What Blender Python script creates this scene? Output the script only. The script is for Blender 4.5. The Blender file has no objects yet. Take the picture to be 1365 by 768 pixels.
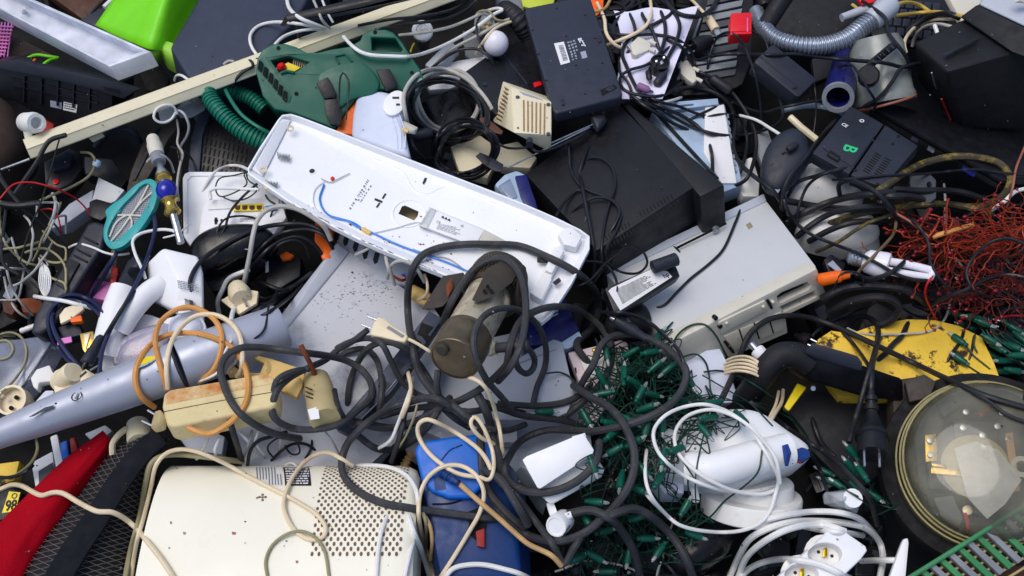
import bpy,bmesh,math,random
import numpy as np
from mathutils import Vector,Matrix,noise
from mathutils.bvhtree import BVHTree
from mathutils.geometry import tessellate_polygon
random.seed(7)
SC=bpy.context.scene
COL=SC.collection
R=math.radians
V=Vector
# ------------------------------------------------------------------ camera
W,H_=1365.0,768.0
HF=R(50);FPX=(W/2)/math.tan(HF/2)
PITCH=R(62);DIST=2.25
TGT=V((0,0,0.1))
CAM=TGT+V((0,-math.cos(PITCH),math.sin(PITCH)))*DIST
cd=bpy.data.cameras.new('camera');cam=bpy.data.objects.new('camera',cd);COL.objects.link(cam)
cd.sensor_width=36;cd.lens=18/math.tan(HF/2);cd.clip_start=0.05;cd.clip_end=400
fw=(TGT-CAM).normalized();rt=fw.cross(V((0,0,1))).normalized();up=rt.cross(fw)
cam.matrix_world=Matrix(((rt.x,up.x,-fw.x,CAM.x),(rt.y,up.y,-fw.y,CAM.y),(rt.z,up.z,-fw.z,CAM.z),(0,0,0,1)))
SC.camera=cam
def ray(px,py):
    return(fw*FPX+rt*(px-W/2)-up*(py-H_/2)).normalized()
def at(px,py,z):
    """point of the place at height z that the photograph shows at (px, py)"""
    d=ray(px,py);t=(z-CAM.z)/d.z
    return CAM+d*t
# ------------------------------------------------------------------ height field of the heap (for laying cables on it)
CELL=0.006;HX0,HY0,NX,NY=-1.8,-1.3,600,434
HM=np.full((NY,NX),-0.10)
def hq(x,y):
    i=int((x-HX0)/CELL);j=int((y-HY0)/CELL)
    if 0<=i<NX and 0<=j<NY:return float(HM[j,i])
    return-0.1
_ZS=np.arange(.56,-.14,-.008);_fw,_rt,_up,_cam=(np.array(v)for v in(fw,rt,up,CAM))
def zts(q):
    """height of the first surface each photo ray meets on its way down"""
    q=np.array([(p[0],p[1])for p in q],float)
    d=_fw[None]*FPX+_rt[None]*(q[:,:1]-W/2)-_up[None]*(q[:,1:2]-H_/2)
    t=(_ZS[None]-CAM.z)/d[:,2:3]
    i=np.clip(((CAM.x+d[:,:1]*t-HX0)/CELL).astype(int),0,NX-1);j=np.clip(((CAM.y+d[:,1:2]*t-HY0)/CELL).astype(int),0,NY-1)
    h=HM[j,i];hit=h>=_ZS[None]-.004;hit[:,-1]=True;k=hit.argmax(1);r_=np.arange(len(q))
    return np.minimum(h[r_,k],_ZS[k]+.006)
def zt(px,py):return float(zts([(px,py)])[0])
def stamp(root):
    obs=[root]+list(root.children_recursive)
    for o in obs:
        if o.type!='MESH':continue
        M=world_of(o)
        vs=[M@v.co for v in o.data.vertices]
        if not vs:continue
        t=BVHTree.FromPolygons(vs,[tuple(p.vertices)for p in o.data.polygons])
        i0=max(0,int((min(v.x for v in vs)-HX0)/CELL));i1=min(NX-1,int((max(v.x for v in vs)-HX0)/CELL)+1)
        j0=max(0,int((min(v.y for v in vs)-HY0)/CELL));j1=min(NY-1,int((max(v.y for v in vs)-HY0)/CELL)+1)
        dn=V((0,0,-1))
        for j in range(j0,j1+1):
            y=HY0+(j+.5)*CELL
            for i in range(i0,i1+1):
                h=t.ray_cast(V((HX0+(i+.5)*CELL,y,3)),dn)
                if h[0]is not None and h[0].z>HM[j,i]:HM[j,i]=h[0].z
def world_of(o):
    M=o.matrix_basis.copy()
    while o.parent:o=o.parent;M=o.matrix_basis@M
    return M
# ------------------------------------------------------------------ frames
class Fr:
    def __init__(s,M):s.M=M;s.Mi=M.inverted();s.R3=s.Mi.to_3x3();s.C=s.Mi@CAM;s.s=(M.translation-CAM).length/FPX
    def l(s,px,py,h=0.0):
        d=s.R3@ray(px,py);t=(h-s.C.z)/d.z
        return s.C+d*t
    def g(s,px,py,z):return s.Mi@at(px,py,z)
def PL(cx,cy,z,gx=0,gy=0):
    """plane through the point at (cx, cy), height z; gx, gy = rise in metres per 100 px to the right / downwards"""
    A=at(cx,cy,z);B=at(cx+50,cy,z+gx*.5);C=at(cx,cy-50,z-gy*.5)
    X=(B-A).normalized();Z=X.cross(C-A).normalized();Y=Z.cross(X)
    return Fr(Matrix(((X.x,Y.x,Z.x,A.x),(X.y,Y.y,Z.y,A.y),(X.z,Y.z,Z.z,A.z),(0,0,0,1))))
def P3(a,b,c):
    """plane through three (px, py, z); x runs from a to b"""
    A,B,C=at(*a),at(*b),at(*c)
    X=(B-A).normalized();Z=X.cross(C-A).normalized()
    if Z.dot(CAM-A)<0:Z=-Z
    Y=Z.cross(X)
    return Fr(Matrix(((X.x,Y.x,Z.x,A.x),(X.y,Y.y,Z.y,A.y),(X.z,Y.z,Z.z,A.z),(0,0,0,1))))
def PT(px,py,z):return Fr(Matrix.Translation(at(px,py,z)))
def crom(pts,closed=False,step=4.0):
    pts=[V(p)for p in pts];n=len(pts);out=[]
    if n==2:
        k=max(2,int((pts[1]-pts[0]).length/step));return[pts[0].lerp(pts[1],i/k)for i in range(k+1)]
    rng=range(n if closed else n-1)
    for i in rng:
        if closed:p0,p1,p2,p3=pts[i-1],pts[i],pts[(i+1)%n],pts[(i+2)%n]
        else:
            p1,p2=pts[i],pts[i+1]
            p0=pts[i-1]if i else p1*2-p2
            p3=pts[i+2]if i+2<n else p2*2-p1
        d0=max((p1-p0).length,1e-6)**.5;d1=max((p2-p1).length,1e-6)**.5;d2=max((p3-p2).length,1e-6)**.5
        m1=(p2-p1+((p1-p0)/d0-(p2-p0)/(d0+d1))*d1)
        m2=(p2-p1+((p3-p2)/d2-(p3-p1)/(d1+d2))*d1)
        k=max(1,int((p2-p1).length/step))
        for j in range(k):
            t=j/k;t2=t*t;t3=t2*t
            out.append(p1*(2*t3-3*t2+1)+m1*(t3-2*t2+t)+p2*(-2*t3+3*t2)+m2*(t3-t2))
    if not closed:out.append(pts[-1].copy())
    return out
# ------------------------------------------------------------------ mesh builder
class B:
    def __init__(s,F=None):s.F=F;s.v=[];s.f=[]
    def add(s,vs,fs):
        o=len(s.v);s.v+=[V(v)for v in vs];s.f+=[tuple(i+o for i in f)for f in fs];return s
    def _bm(s,bm,bevel=0,seg=2,ang=28):
        bmesh.ops.remove_doubles(bm,verts=bm.verts,dist=1e-6)
        bmesh.ops.recalc_face_normals(bm,faces=bm.faces)
        if bevel>0:
            es=[e for e in bm.edges if len(e.link_faces)==2 and e.calc_face_angle(0)>R(ang)]
            if es:
                try:bmesh.ops.bevel(bm,geom=es,offset=bevel,segments=seg,profile=.6,affect='EDGES',clamp_overlap=True)
                except Exception:pass
        bm.verts.index_update()
        s.add([v.co.copy()for v in bm.verts],[[v.index for v in f.verts]for f in bm.faces]);bm.free();return s
    def lprism(s,loops,h,d,bevel=0,seg=2,taper=0):
        """loops: outer + holes as local 2-D points; top at h, bottom at h-d"""
        bm=bmesh.new();L=[[(p[0],p[1])for p in lp]for lp in loops]
        flat=[p for lp in L for p in lp]
        cx=sum(p[0]for p in L[0])/len(L[0]);cy=sum(p[1]for p in L[0])/len(L[0])
        top=[bm.verts.new((p[0],p[1],h))for p in flat]
        bot=[bm.verts.new((p[0]+(p[0]-cx)*taper,p[1]+(p[1]-cy)*taper,h-d))for p in flat]
        if len(L)==1:
            bm.faces.new(top);bm.faces.new(list(reversed(bot)))
        else:
            for t in tessellate_polygon([[V((p[0],p[1],0))for p in lp]for lp in L]):
                try:bm.faces.new([top[i]for i in t]);bm.faces.new([bot[i]for i in reversed(t)])
                except ValueError:pass
        o=0
        for lp in L:
            n=len(lp)
            for i in range(n):
                a,b=o+i,o+(i+1)%n
                try:bm.faces.new([top[a],bot[a],bot[b],top[b]])
                except ValueError:pass
            o+=n
        return s._bm(bm,bevel,seg)
    def prism(s,poly,d,h=0,bevel=0,holes=(),smooth=False,seg=2,taper=0):
        F=s.F
        def conv(lp,sm):return[F.l(p[0],p[1],h)for p in(crom([(q[0],q[1])for q in lp],True,5)if sm else lp)]
        return s.lprism([conv(poly,smooth)]+[conv(q,False)for q in holes],h,d,bevel,seg,taper)
    def circ(s,px,py,r,d,h=0,bevel=0,n=20,ry=None,rot=0,taper=0):
        c=s.F.l(px,py,h);q=s.F.s;ry=ry or r;ca,sa=math.cos(R(rot)),math.sin(R(rot));lp=[]
        for i in range(n):
            a=2*math.pi*i/n;x=r*q*math.cos(a);y=ry*q*math.sin(a)
            lp.append((c.x+x*ca-y*sa,c.y+x*sa+y*ca))
        return s.lprism([lp],h,d,bevel,2,taper)
    def ring(s,px,py,r,r2,d,h=0,n=24):
        c=s.F.l(px,py,h);q=s.F.s
        lp=lambda rr:[(c.x+rr*q*math.cos(6.2832*i/n),c.y+rr*q*math.sin(6.2832*i/n))for i in range(n)]
        return s.lprism([lp(r),lp(r2)],h,d)
    def hull(s,pts,bevel=0,seg=2):
        bm=bmesh.new()
        for p in pts:bm.verts.new(p)
        r=bmesh.ops.convex_hull(bm,input=bm.verts)
        bmesh.ops.delete(bm,geom=list({g for g in r['geom_interior']+r['geom_unused']if isinstance(g,bmesh.types.BMVert)}),context='VERTS')
        bmesh.ops.dissolve_limit(bm,angle_limit=R(4),verts=bm.verts,edges=bm.edges)
        return s._bm(bm,bevel,seg)
    def ghull(s,pts,bevel=0):return s.hull([s.F.g(*p)for p in pts],bevel)
    def tube(s,pts,r,seg=8,closed=False,flat=1.0):
        pts=[V(p)for p in pts];n=len(pts)
        if n<2:return s
        rr=r if isinstance(r,(list,tuple))else[r]*n
        vs,fs=[],[];N=None
        for i,p in enumerate(pts):
            if closed:T=pts[(i+1)%n]-pts[i-1]
            else:T=pts[min(i+1,n-1)]-pts[max(i-1,0)]
            if T.length<1e-9:T=V((0,0,1))
            T.normalize()
            if N is None:
                N=T.orthogonal().normalized()if abs(T.z)>.9 else V((0,0,1)).cross(T).normalized()
            N=(N-T*N.dot(T));N=N.normalized()if N.length>1e-6 else T.orthogonal().normalized()
            Bn=T.cross(N)
            for k in range(seg):
                a=2*math.pi*k/seg
                vs.append(p+(N*math.cos(a)+Bn*math.sin(a)*flat)*rr[i])
        for i in range(n if closed else n-1):
            j=(i+1)%n
            for k in range(seg):
                k2=(k+1)%seg
                fs.append((i*seg+k,i*seg+k2,j*seg+k2,j*seg+k))
        if not closed:
            fs.append(tuple(reversed(range(seg))));fs.append(tuple((n-1)*seg+k for k in range(seg)))
        return s.add(vs,fs)
    def ptube(s,pts,w,h=None,seg=8,closed=False,smooth=True):
        """pts (px, py, z) in the place; w = thickness in photo pixels"""
        q=crom(pts,closed,4)if smooth else[V(p)for p in pts]
        F=s.F
        if h is not None:P=[F.l(p[0],p[1],h)for p in q]
        else:P=[F.g(p[0],p[1],p[2])for p in q]
        return s.tube(P,w*F.s/2,seg,closed)
    def lathe(s,p0,p1,prof,seg=24,cap=True):
        p0,p1=V(p0),V(p1);A=p1-p0;L=A.length;A.normalize();X=A.orthogonal().normalized();Y=A.cross(X)
        vs,fs=[],[]
        for t,r in prof:
            for k in range(seg):
                a=2*math.pi*k/seg
                vs.append(p0+A*(t*L)+(X*math.cos(a)+Y*math.sin(a))*max(r,1e-5))
        for i in range(len(prof)-1):
            for k in range(seg):
                k2=(k+1)%seg
                fs.append((i*seg+k,i*seg+k2,(i+1)*seg+k2,(i+1)*seg+k))
        if cap:
            fs.append(tuple(reversed(range(seg))));fs.append(tuple((len(prof)-1)*seg+k for k in range(seg)))
        return s.add(vs,fs)
    def plathe(s,a,b,prof,seg=24,cap=True):
        """a, b = (px, py, z) of the axis ends; radii in photo pixels"""
        return s.lathe(s.F.g(*a),s.F.g(*b),[(t,r*s.F.s)for t,r in prof],seg,cap)
    def ball(s,c,r,seg=16,sq=(1,1,1)):
        vs,fs=[],[];m=seg//2
        for i in range(m+1):
            th=math.pi*i/m
            for k in range(seg):
                a=2*math.pi*k/seg
                vs.append(V(c)+V((r*sq[0]*math.sin(th)*math.cos(a),r*sq[1]*math.sin(th)*math.sin(a),r*sq[2]*math.cos(th))))
        for i in range(m):
            for k in range(seg):
                k2=(k+1)%seg
                fs.append((i*seg+k,(i+1)*seg+k,(i+1)*seg+k2,i*seg+k2))
        return s.add(vs,fs)
    def dome(s,poly,height,d=.03,h=0,rings=8,smooth=True,pw=.5,cx=None,cy=None):
        """rounded lump over an outline: rim at h, top at h+height, skirt down by d"""
        q=crom(poly,True,5)if smooth else[V(p)for p in poly]
        P=[s.F.l(p[0],p[1],h)for p in q];n=len(P)
        c=V((sum(p.x for p in P)/n,sum(p.y for p in P)/n,0))if cx is None else s.F.l(cx,cy,h)
        vs,fs=[],[]
        vs+=[(p.x+(c.x-p.x)*.04,p.y+(c.y-p.y)*.04,h-d)for p in P]
        for i in range(rings+1):
            a=i/rings*math.pi/2;k=math.cos(a)**.75;z=h+height*math.sin(a)**(1/(2*pw)if pw else 1)
            vs+=[(c.x+(p.x-c.x)*max(k,.02),c.y+(p.y-c.y)*max(k,.02),z)for p in P]
        for i in range(rings+1):
            for k in range(n):
                k2=(k+1)%n
                fs.append((i*n+k,i*n+k2,(i+1)*n+k2,(i+1)*n+k))
        fs.append(tuple((rings+1)*n+k for k in range(n)));fs.append(tuple(reversed(range(n))))
        return s.add(vs,fs)
    def sheet(s,grid,th=0.0):
        """grid[i][j] of local points"""
        ni,nj=len(grid),len(grid[0]);vs=[V(p)for r in grid for p in r];fs=[]
        for i in range(ni-1):
            for j in range(nj-1):
                fs.append((i*nj+j,i*nj+j+1,(i+1)*nj+j+1,(i+1)*nj+j))
        if th:
            o=len(vs);vs+=[v-V((0,0,th))for v in vs];fs+=[tuple(o+k for k in reversed(f))for f in fs]
            e=[(i*nj)for i in range(ni)];
            bd=[j for j in range(nj)]+[i*nj+nj-1 for i in range(1,ni)]+[(ni-1)*nj+j for j in range(nj-2,-1,-1)]+[i*nj for i in range(ni-2,0,-1)]
            for a,b in zip(bd,bd[1:]+bd[:1]):fs.append((a,a+o,b+o,b))
        return s.add(vs,fs)
    def box(s,c,size,rot=0,bevel=0):
        x,y,z=size[0]/2,size[1]/2,size[2]/2;ca,sa=math.cos(rot),math.sin(rot);bm=bmesh.new()
        vs=[bm.verts.new((c[0]+a*x*ca-b*y*sa,c[1]+a*x*sa+b*y*ca,c[2]+e*z))for a in(-1,1)for b in(-1,1)for e in(-1,1)]
        for f in((0,1,3,2),(4,6,7,5),(0,4,5,1),(2,3,7,6),(0,2,6,4),(1,5,7,3)):bm.faces.new([vs[i]for i in f])
        return s._bm(bm,bevel)
    def q(s,quad,u,v,h):
        a,b,c,d=[V(p)for p in quad];p=(a*(1-u)+b*u)*(1-v)+(d*(1-u)+c*u)*v
        return s.F.l(p[0],p[1],h)
    def bars(s,quad,cells,h):
        """cells: (u0, v0, u1, v1) patches inside a quad of the printed face"""
        for u0,v0,u1,v1 in cells:
            s.add([s.q(quad,u0,v0,h),s.q(quad,u0,v1,h),s.q(quad,u1,v1,h),s.q(quad,u1,v0,h)],[(0,1,2,3)])
        return s
    def lines(s,quad,n,h,fill=.45,words=6,u0=.06,u1=.94,v0=.08,v1=.92,rnd=None):
        rn=rnd or random
        for i in range(n):
            va=v0+(v1-v0)*i/n;vb=va+(v1-v0)/n*fill;u=u0;end=u1-rn.random()*.3*(u1-u0)
            while u<end:
                w=(u1-u0)/words*rn.uniform(.4,1.2);s.bars(quad,[(u,va,min(u+w,u1),vb)],h);u+=w+.025
        return s
# ------------------------------------------------------------------ materials
def lin(c):
    return tuple(((x/255)/12.92 if x/255<=.04045 else((x/255+.055)/1.055)**2.4)for x in c)+(1,)
MATS={}
def mat(name,col,rough=.5,metal=0,var=.18,dirt=.25,dcol=(70,58,45),sc=14,bump=.15,spec=.36,bsc=120,dsc=None,dw=.2,trans=0,alpha=None,sheen=0,coat=0,dthr=.55):
    if name in MATS:return MATS[name]
    m=bpy.data.materials.new(name);m.use_nodes=True;nt=m.node_tree;N=nt.nodes;L=nt.links
    b=N['Principled BSDF'];tc=N.new('ShaderNodeTexCoord')
    def nz(scale,det=5,ro=.6):
        n=N.new('ShaderNodeTexNoise');n.inputs['Scale'].default_value=scale;n.inputs['Detail'].default_value=det;n.inputs['Roughness'].default_value=ro
        L.new(tc.outputs['Object'],n.inputs['Vector']);return n.outputs['Fac']
    def ramp(f,a,bb,c0=(0,0,0,1),c1=(1,1,1,1)):
        r=N.new('ShaderNodeValToRGB');r.color_ramp.elements[0].position=a;r.color_ramp.elements[1].position=bb
        r.color_ramp.elements[0].color=c0;r.color_ramp.elements[1].color=c1;L.new(f,r.inputs['Fac']);return r.outputs['Color']
    c=lin(col)
    lo=tuple(x*(1-var)for x in c[:3])+(1,);hi=tuple(min(1,x*(1+var))for x in c[:3])+(1,)
    base=ramp(nz(sc),.3,.7,lo,hi)
    if dirt>0:
        f=ramp(nz(dsc or sc*2.3,8,.7),dthr,dthr+dw)
        f2=ramp(nz(sc*9,6,.75),.62,.72)
        mx=N.new('ShaderNodeMath');mx.operation='MULTIPLY_ADD';mx.inputs[1].default_value=dirt;
        m2=N.new('ShaderNodeMath');m2.operation='MULTIPLY';m2.inputs[1].default_value=min(1,dirt*.9);L.new(f2,m2.inputs[0])
        L.new(f,mx.inputs[0]);L.new(m2.outputs[0],mx.inputs[2]);mx.use_clamp=True
        mix=N.new('ShaderNodeMixRGB');L.new(mx.outputs[0],mix.inputs['Fac']);L.new(base,mix.inputs['Color1']);mix.inputs['Color2'].default_value=lin(dcol);base=mix.outputs['Color']
    L.new(base,b.inputs['Base Color'])
    rr=N.new('ShaderNodeMapRange');rr.inputs['To Min'].default_value=max(.05,rough-.13);rr.inputs['To Max'].default_value=min(1,rough+.16)
    rr.inputs['From Min'].default_value=.3;rr.inputs['From Max'].default_value=.7
    L.new(nz(sc*3),rr.inputs['Value']);L.new(rr.outputs['Result'],b.inputs['Roughness'])
    b.inputs['Metallic'].default_value=metal;b.inputs['Specular IOR Level'].default_value=spec
    if coat:b.inputs['Coat Weight'].default_value=coat;b.inputs['Coat Roughness'].default_value=.12
    if bump:
        bp=N.new('ShaderNodeBump');bp.inputs['Strength'].default_value=bump;bp.inputs['Distance'].default_value=.002
        L.new(nz(bsc,4),bp.inputs['Height']);L.new(bp.outputs['Normal'],b.inputs['Normal'])
    if trans:b.inputs['Transmission Weight'].default_value=trans
    if alpha is not None:b.inputs['Alpha'].default_value=alpha
    MATS[name]=m;return m
M_={}
def mk():
    D=dict
    defs=D(
      black=D(col=(21,22,28),rough=.42,dirt=.12,dcol=(58,57,58)),black_gloss=D(col=(16,17,22),rough=.24,dirt=.1,dcol=(60,58,56)),
      black_matte=D(col=(22,23,28),rough=.6,dirt=.14,dcol=(56,53,52)),charcoal=D(col=(36,40,52),rough=.48,dirt=.12,dcol=(72,73,78)),
      slate=D(col=(50,57,76),rough=.5,var=.1,dirt=.1,dcol=(104,108,120)),netbook=D(col=(44,48,62),rough=.42,var=.08,dirt=.08,dcol=(90,90,94)),
      dvd_black=D(col=(20,21,27),rough=.5,spec=.35,var=.2,dirt=.1,dcol=(78,74,72),bump=.25,bsc=400),
      deep=D(col=(15,15,18),rough=.8,dirt=.2,dcol=(60,52,44)),hole=D(col=(14,14,15),rough=.9,dirt=0,bump=0),
      rubber=D(col=(56,57,61),rough=.62,var=.2,dirt=.45,dcol=(112,106,96),sc=22,bump=.3),rubber_black=D(col=(32,33,38),rough=.5,var=.2,dirt=.25,dcol=(76,72,66),sc=22),
      cable_black=D(col=(25,27,34),rough=.4,var=.2,dirt=.14,dcol=(68,66,62),sc=22),cable_navy=D(col=(32,40,76),rough=.38,dirt=.12),cable_white=D(col=(228,228,226),rough=.42,var=.06,dirt=.16,dcol=(160,150,132)),
      cable_grey=D(col=(176,174,168),rough=.45,dirt=.25,dcol=(110,102,90)),cable_cream=D(col=(226,208,176),rough=.45,var=.1,dirt=.22,dcol=(150,118,80)),cable_tan=D(col=(196,160,112),rough=.5,var=.15,dirt=.35,dcol=(122,84,50)),
      cable_orange=D(col=(206,146,78),rough=.45,var=.18,dirt=.3,dcol=(140,84,40)),cable_green=D(col=(8,52,40),rough=.4,dirt=.1),cable_red=D(col=(190,22,30),rough=.4,dirt=.1),cable_yellow=D(col=(206,176,84),rough=.45,dirt=.2),cable_blue=D(col=(50,128,214),rough=.4,dirt=.05),
      cable_olive=D(col=(150,144,110),rough=.5,dirt=.2),cable_worn=D(col=(72,66,50),rough=.7,var=.3,dirt=.75,dcol=(190,160,44),sc=16,dthr=.5),
      white=D(col=(232,233,235),rough=.4,var=.035,dirt=.1,dcol=(168,160,146),bump=.05),white_metal=D(col=(238,240,244),rough=.3,var=.03,dirt=.07,dcol=(150,128,106),bump=.04,sc=7),
      white_dirty=D(col=(226,226,222),rough=.48,var=.06,dirt=.3,dcol=(140,130,116)),white_blue=D(col=(206,214,232),rough=.4,var=.05,dirt=.12,dcol=(150,150,156),bump=.05),
      meter_disc=D(col=(176,166,122),rough=.5,dirt=.4,dcol=(110,100,70)),cream=D(col=(222,214,184),rough=.45,var=.06,dirt=.2,dcol=(160,138,100),bump=.06,sc=8),cream_heater=D(col=(236,233,216),rough=.36,var=.03,dirt=.04,dcol=(206,186,142),bump=.04,sc=6),band_black=D(spec=.1,col=(24,26,33),rough=.75,dirt=.08,dcol=(60,58,58)),grime=D(col=(142,143,148),rough=.8,var=.3,dirt=.3,sc=60),olive_rim=D(col=(128,120,76),rough=.3,var=.12,dirt=.4,dcol=(70,60,40)),khaki=D(col=(178,162,118),rough=.55,var=.12,dirt=.35,dcol=(110,88,58)),
      cream_stain=D(col=(214,196,146),rough=.6,var=.12,dirt=.55,dcol=(168,108,42),sc=10),yellow_plastic=D(col=(222,188,116),rough=.5,var=.1,dirt=.25,dcol=(150,110,60)),
      grey_panel=D(col=(178,184,196),rough=.42,var=.06,dirt=.2,dcol=(112,108,106),sc=7,bump=.06),grey_dirty=D(col=(192,195,203),rough=.5,var=.06,dirt=.62,dcol=(84,82,84),sc=7,dsc=6,dthr=.53,dw=.13,bump=.1),grey_pc=D(col=(197,200,203),rough=.45,var=.05,dirt=.14,dcol=(150,146,134),sc=5,bump=.05),
      bezel_worn=D(col=(176,166,148),rough=.5,var=.2,dirt=.9,dcol=(120,92,58),sc=30,dthr=.48),bezel=D(col=(208,204,190),rough=.5,var=.06,dirt=.2,dcol=(130,118,98)),grey_mid=D(col=(128,132,138),rough=.5,dirt=.25),grey_dark=D(col=(66,70,76),rough=.55,dirt=.22,dcol=(98,94,86)),hose_silver=D(col=(164,172,184),rough=.24,metal=.75,var=.06,dirt=.12),stain=D(col=(214,196,146),rough=.6,var=.1,dirt=1,dcol=(186,112,40),sc=9,dsc=12,dthr=.4,dw=.2),copper_dark=D(col=(92,28,18),rough=.5,metal=.2,var=.35,dirt=.3,dcol=(60,20,14),sc=40),grey_blue=D(col=(112,128,142),rough=.45,dirt=.2,dcol=(150,150,148)),
      steel=D(col=(186,190,196),rough=.28,metal=.9,dirt=.15),silver_paint=D(col=(168,173,188),rough=.4,metal=.25,var=.05,dirt=.1,dcol=(110,112,122),bump=.04,sc=6),brass=D(col=(196,164,84),rough=.26,metal=.9,dirt=.3,dcol=(92,66,32)),gold=D(col=(214,166,40),rough=.25,metal=1,dirt=.05),
      green_case=D(col=(6,88,70),rough=.42,spec=.4,var=.1,dirt=.03,dcol=(50,96,82),sc=8,bump=.1,bsc=300),green_hose=D(col=(16,108,88),rough=.38,var=.08,dirt=.12,dcol=(70,110,96)),green_bulb=D(col=(4,78,62),rough=.35,var=.12,dirt=.08),green_crate=D(col=(60,130,84),rough=.45,dirt=.35,dcol=(112,106,70)),lime=D(col=(118,216,20),rough=.42,var=.08,dirt=.08,dcol=(60,110,20),bump=.04),lime_pale=D(col=(150,208,70),rough=.45,dirt=.08),lime_yellow=D(col=(190,204,60),rough=.5,dirt=.15),
      teal=D(col=(16,152,152),rough=.4,var=.08,dirt=.12,dcol=(50,90,90)),orange=D(col=(240,104,12),rough=.4,var=.05,dirt=.12),red=D(col=(222,28,40),rough=.35,var=.05,dirt=.05),red_cloth=D(spec=.08,col=(158,6,26),rough=.9,var=.16,dirt=.25,dcol=(110,12,26),sc=9,bump=.5,bsc=500),red_dark=D(col=(150,30,24),rough=.5),
      blue=D(col=(8,98,196),rough=.4,var=.08,dirt=.12,dcol=(20,50,100)),blue_dark=D(col=(6,50,108),rough=.42,var=.12,dirt=.2,dcol=(30,40,60)),blue_navy=D(col=(22,28,98),rough=.3,dirt=.12),blue_glass=D(col=(16,24,150),rough=.1,dirt=.06,coat=.5),blue_button=D(col=(30,62,130),rough=.4,dirt=.05),blue_pale=D(col=(160,182,206),rough=.4,dirt=.15),
      yellow=D(col=(232,208,30),rough=.4,dirt=.1),yellow_plate=D(col=(230,192,66),rough=.5,var=.14,dirt=1,dcol=(58,42,26),sc=8,dsc=15,dthr=.55,dw=.05,bump=.5,bsc=200),brown_metal=D(col=(112,100,82),rough=.4,metal=.7,var=.25,dirt=.5,dcol=(48,36,26),sc=18),brass_old=D(col=(222,208,180),rough=.34,metal=.6,var=.28,dirt=.7,dcol=(128,96,62),sc=18),brown_dark=D(col=(58,52,46),rough=.65,var=.2,dirt=.5,dcol=(52,40,30),sc=20),rust=D(col=(120,60,30),rough=.8,var=.3,dirt=.5,dcol=(60,34,22),sc=40),
      brown_wood=D(col=(74,40,22),rough=.6,dirt=.4,dcol=(40,22,14)),brown_card=D(col=(54,42,36),rough=.8,dirt=.3),pcb=D(col=(90,52,34),rough=.5,dirt=.3),paper=D(col=(224,222,244),rough=.85,var=.03,dirt=.03,bump=.1),sticker=D(col=(226,226,226),rough=.5,var=.02,dirt=.08),sticker_grey=D(col=(150,156,172),rough=.5,dirt=.05),sticker_black=D(col=(34,32,36),rough=.5,dirt=0),ink=D(col=(40,42,48),rough=.7,dirt=0,bump=0,var=0),ink_grey=D(col=(120,124,134),rough=.7,dirt=0,bump=0,var=0),ink_white=D(col=(222,224,230),rough=.6,dirt=0,bump=0,var=0),ink_green=D(col=(40,190,120),rough=.6,dirt=0,bump=0,var=0),ink_rust=D(col=(150,120,84),rough=.8,dirt=.3),
      pink=D(col=(224,130,200),rough=.5,dirt=.08),pink_pale=D(col=(224,206,212),rough=.5,dirt=.1),purple=D(col=(136,96,140),rough=.45),copper=D(col=(142,46,20),rough=.42,metal=.3,var=.3,dirt=.3,dcol=(110,40,16),sc=40),copper_pink=D(col=(160,96,80),rough=.5),tip_red=D(col=(120,8,30),rough=.35),beige=D(col=(226,212,180),rough=.45,dirt=.15,dcol=(170,140,100)),twig=D(col=(110,92,70),rough=.8,var=.3),perf=D(col=(112,90,70),rough=.8,dirt=.2,bump=0),bulb=D(col=(230,228,236),rough=.25,var=.02,dirt=.08),mesh_grey=D(col=(150,146,142),rough=.6,dirt=.2),net=D(col=(104,102,104),rough=.6,dirt=.2),net_dark=D(col=(30,29,31),rough=.8,dirt=.2))
    for k,d in defs.items():M_[k]=mat(k,**d)
    def glassy(name,col,a,rough=.15):
        m=bpy.data.materials.new(name);m.use_nodes=True;nt=m.node_tree;N=nt.nodes;L=nt.links
        out=N['Material Output'];b=N['Principled BSDF'];b.inputs['Base Color'].default_value=lin(col);b.inputs['Roughness'].default_value=rough
        tr=N.new('ShaderNodeBsdfTransparent');tr.inputs['Color'].default_value=lin(tuple(min(255,int(x*.3+178))for x in col));mx=N.new('ShaderNodeMixShader')
        tc=N.new('ShaderNodeTexCoord');n=N.new('ShaderNodeTexNoise');n.inputs['Scale'].default_value=16;n.inputs['Detail'].default_value=7;L.new(tc.outputs['Object'],n.inputs['Vector'])
        mr=N.new('ShaderNodeMapRange');mr.inputs['From Min'].default_value=.3;mr.inputs['From Max'].default_value=.72;mr.inputs['To Min'].default_value=a*.45;mr.inputs['To Max'].default_value=min(1,a*1.6);L.new(n.outputs['Fac'],mr.inputs['Value'])
        fr=N.new('ShaderNodeFresnel');gl=N.new('ShaderNodeBsdfGlossy');gl.inputs['Roughness'].default_value=rough;m0=N.new('ShaderNodeMixShader');L.new(fr.outputs[0],m0.inputs['Fac']);L.new(tr.outputs[0],m0.inputs[1]);L.new(gl.outputs[0],m0.inputs[2])
        L.new(mr.outputs['Result'],mx.inputs['Fac']);L.new(m0.outputs[0],mx.inputs[1]);L.new(b.outputs[0],mx.inputs[2]);L.new(mx.outputs[0],out.inputs['Surface']);M_[name]=m
    glassy('glass_dusty',(160,158,138),.25,.06);glassy('clear_plastic',(176,184,206),.3);glassy('clear_lilac',(190,184,206),.45);glassy('tray_plastic',(226,231,244),.9,.3);glassy('pipe_plastic',(150,156,152),.8,.25);glassy('clear_film',(226,230,234),.45,.1);glassy('bulb_clear',(200,210,210),.3,.08)
mk()
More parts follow.
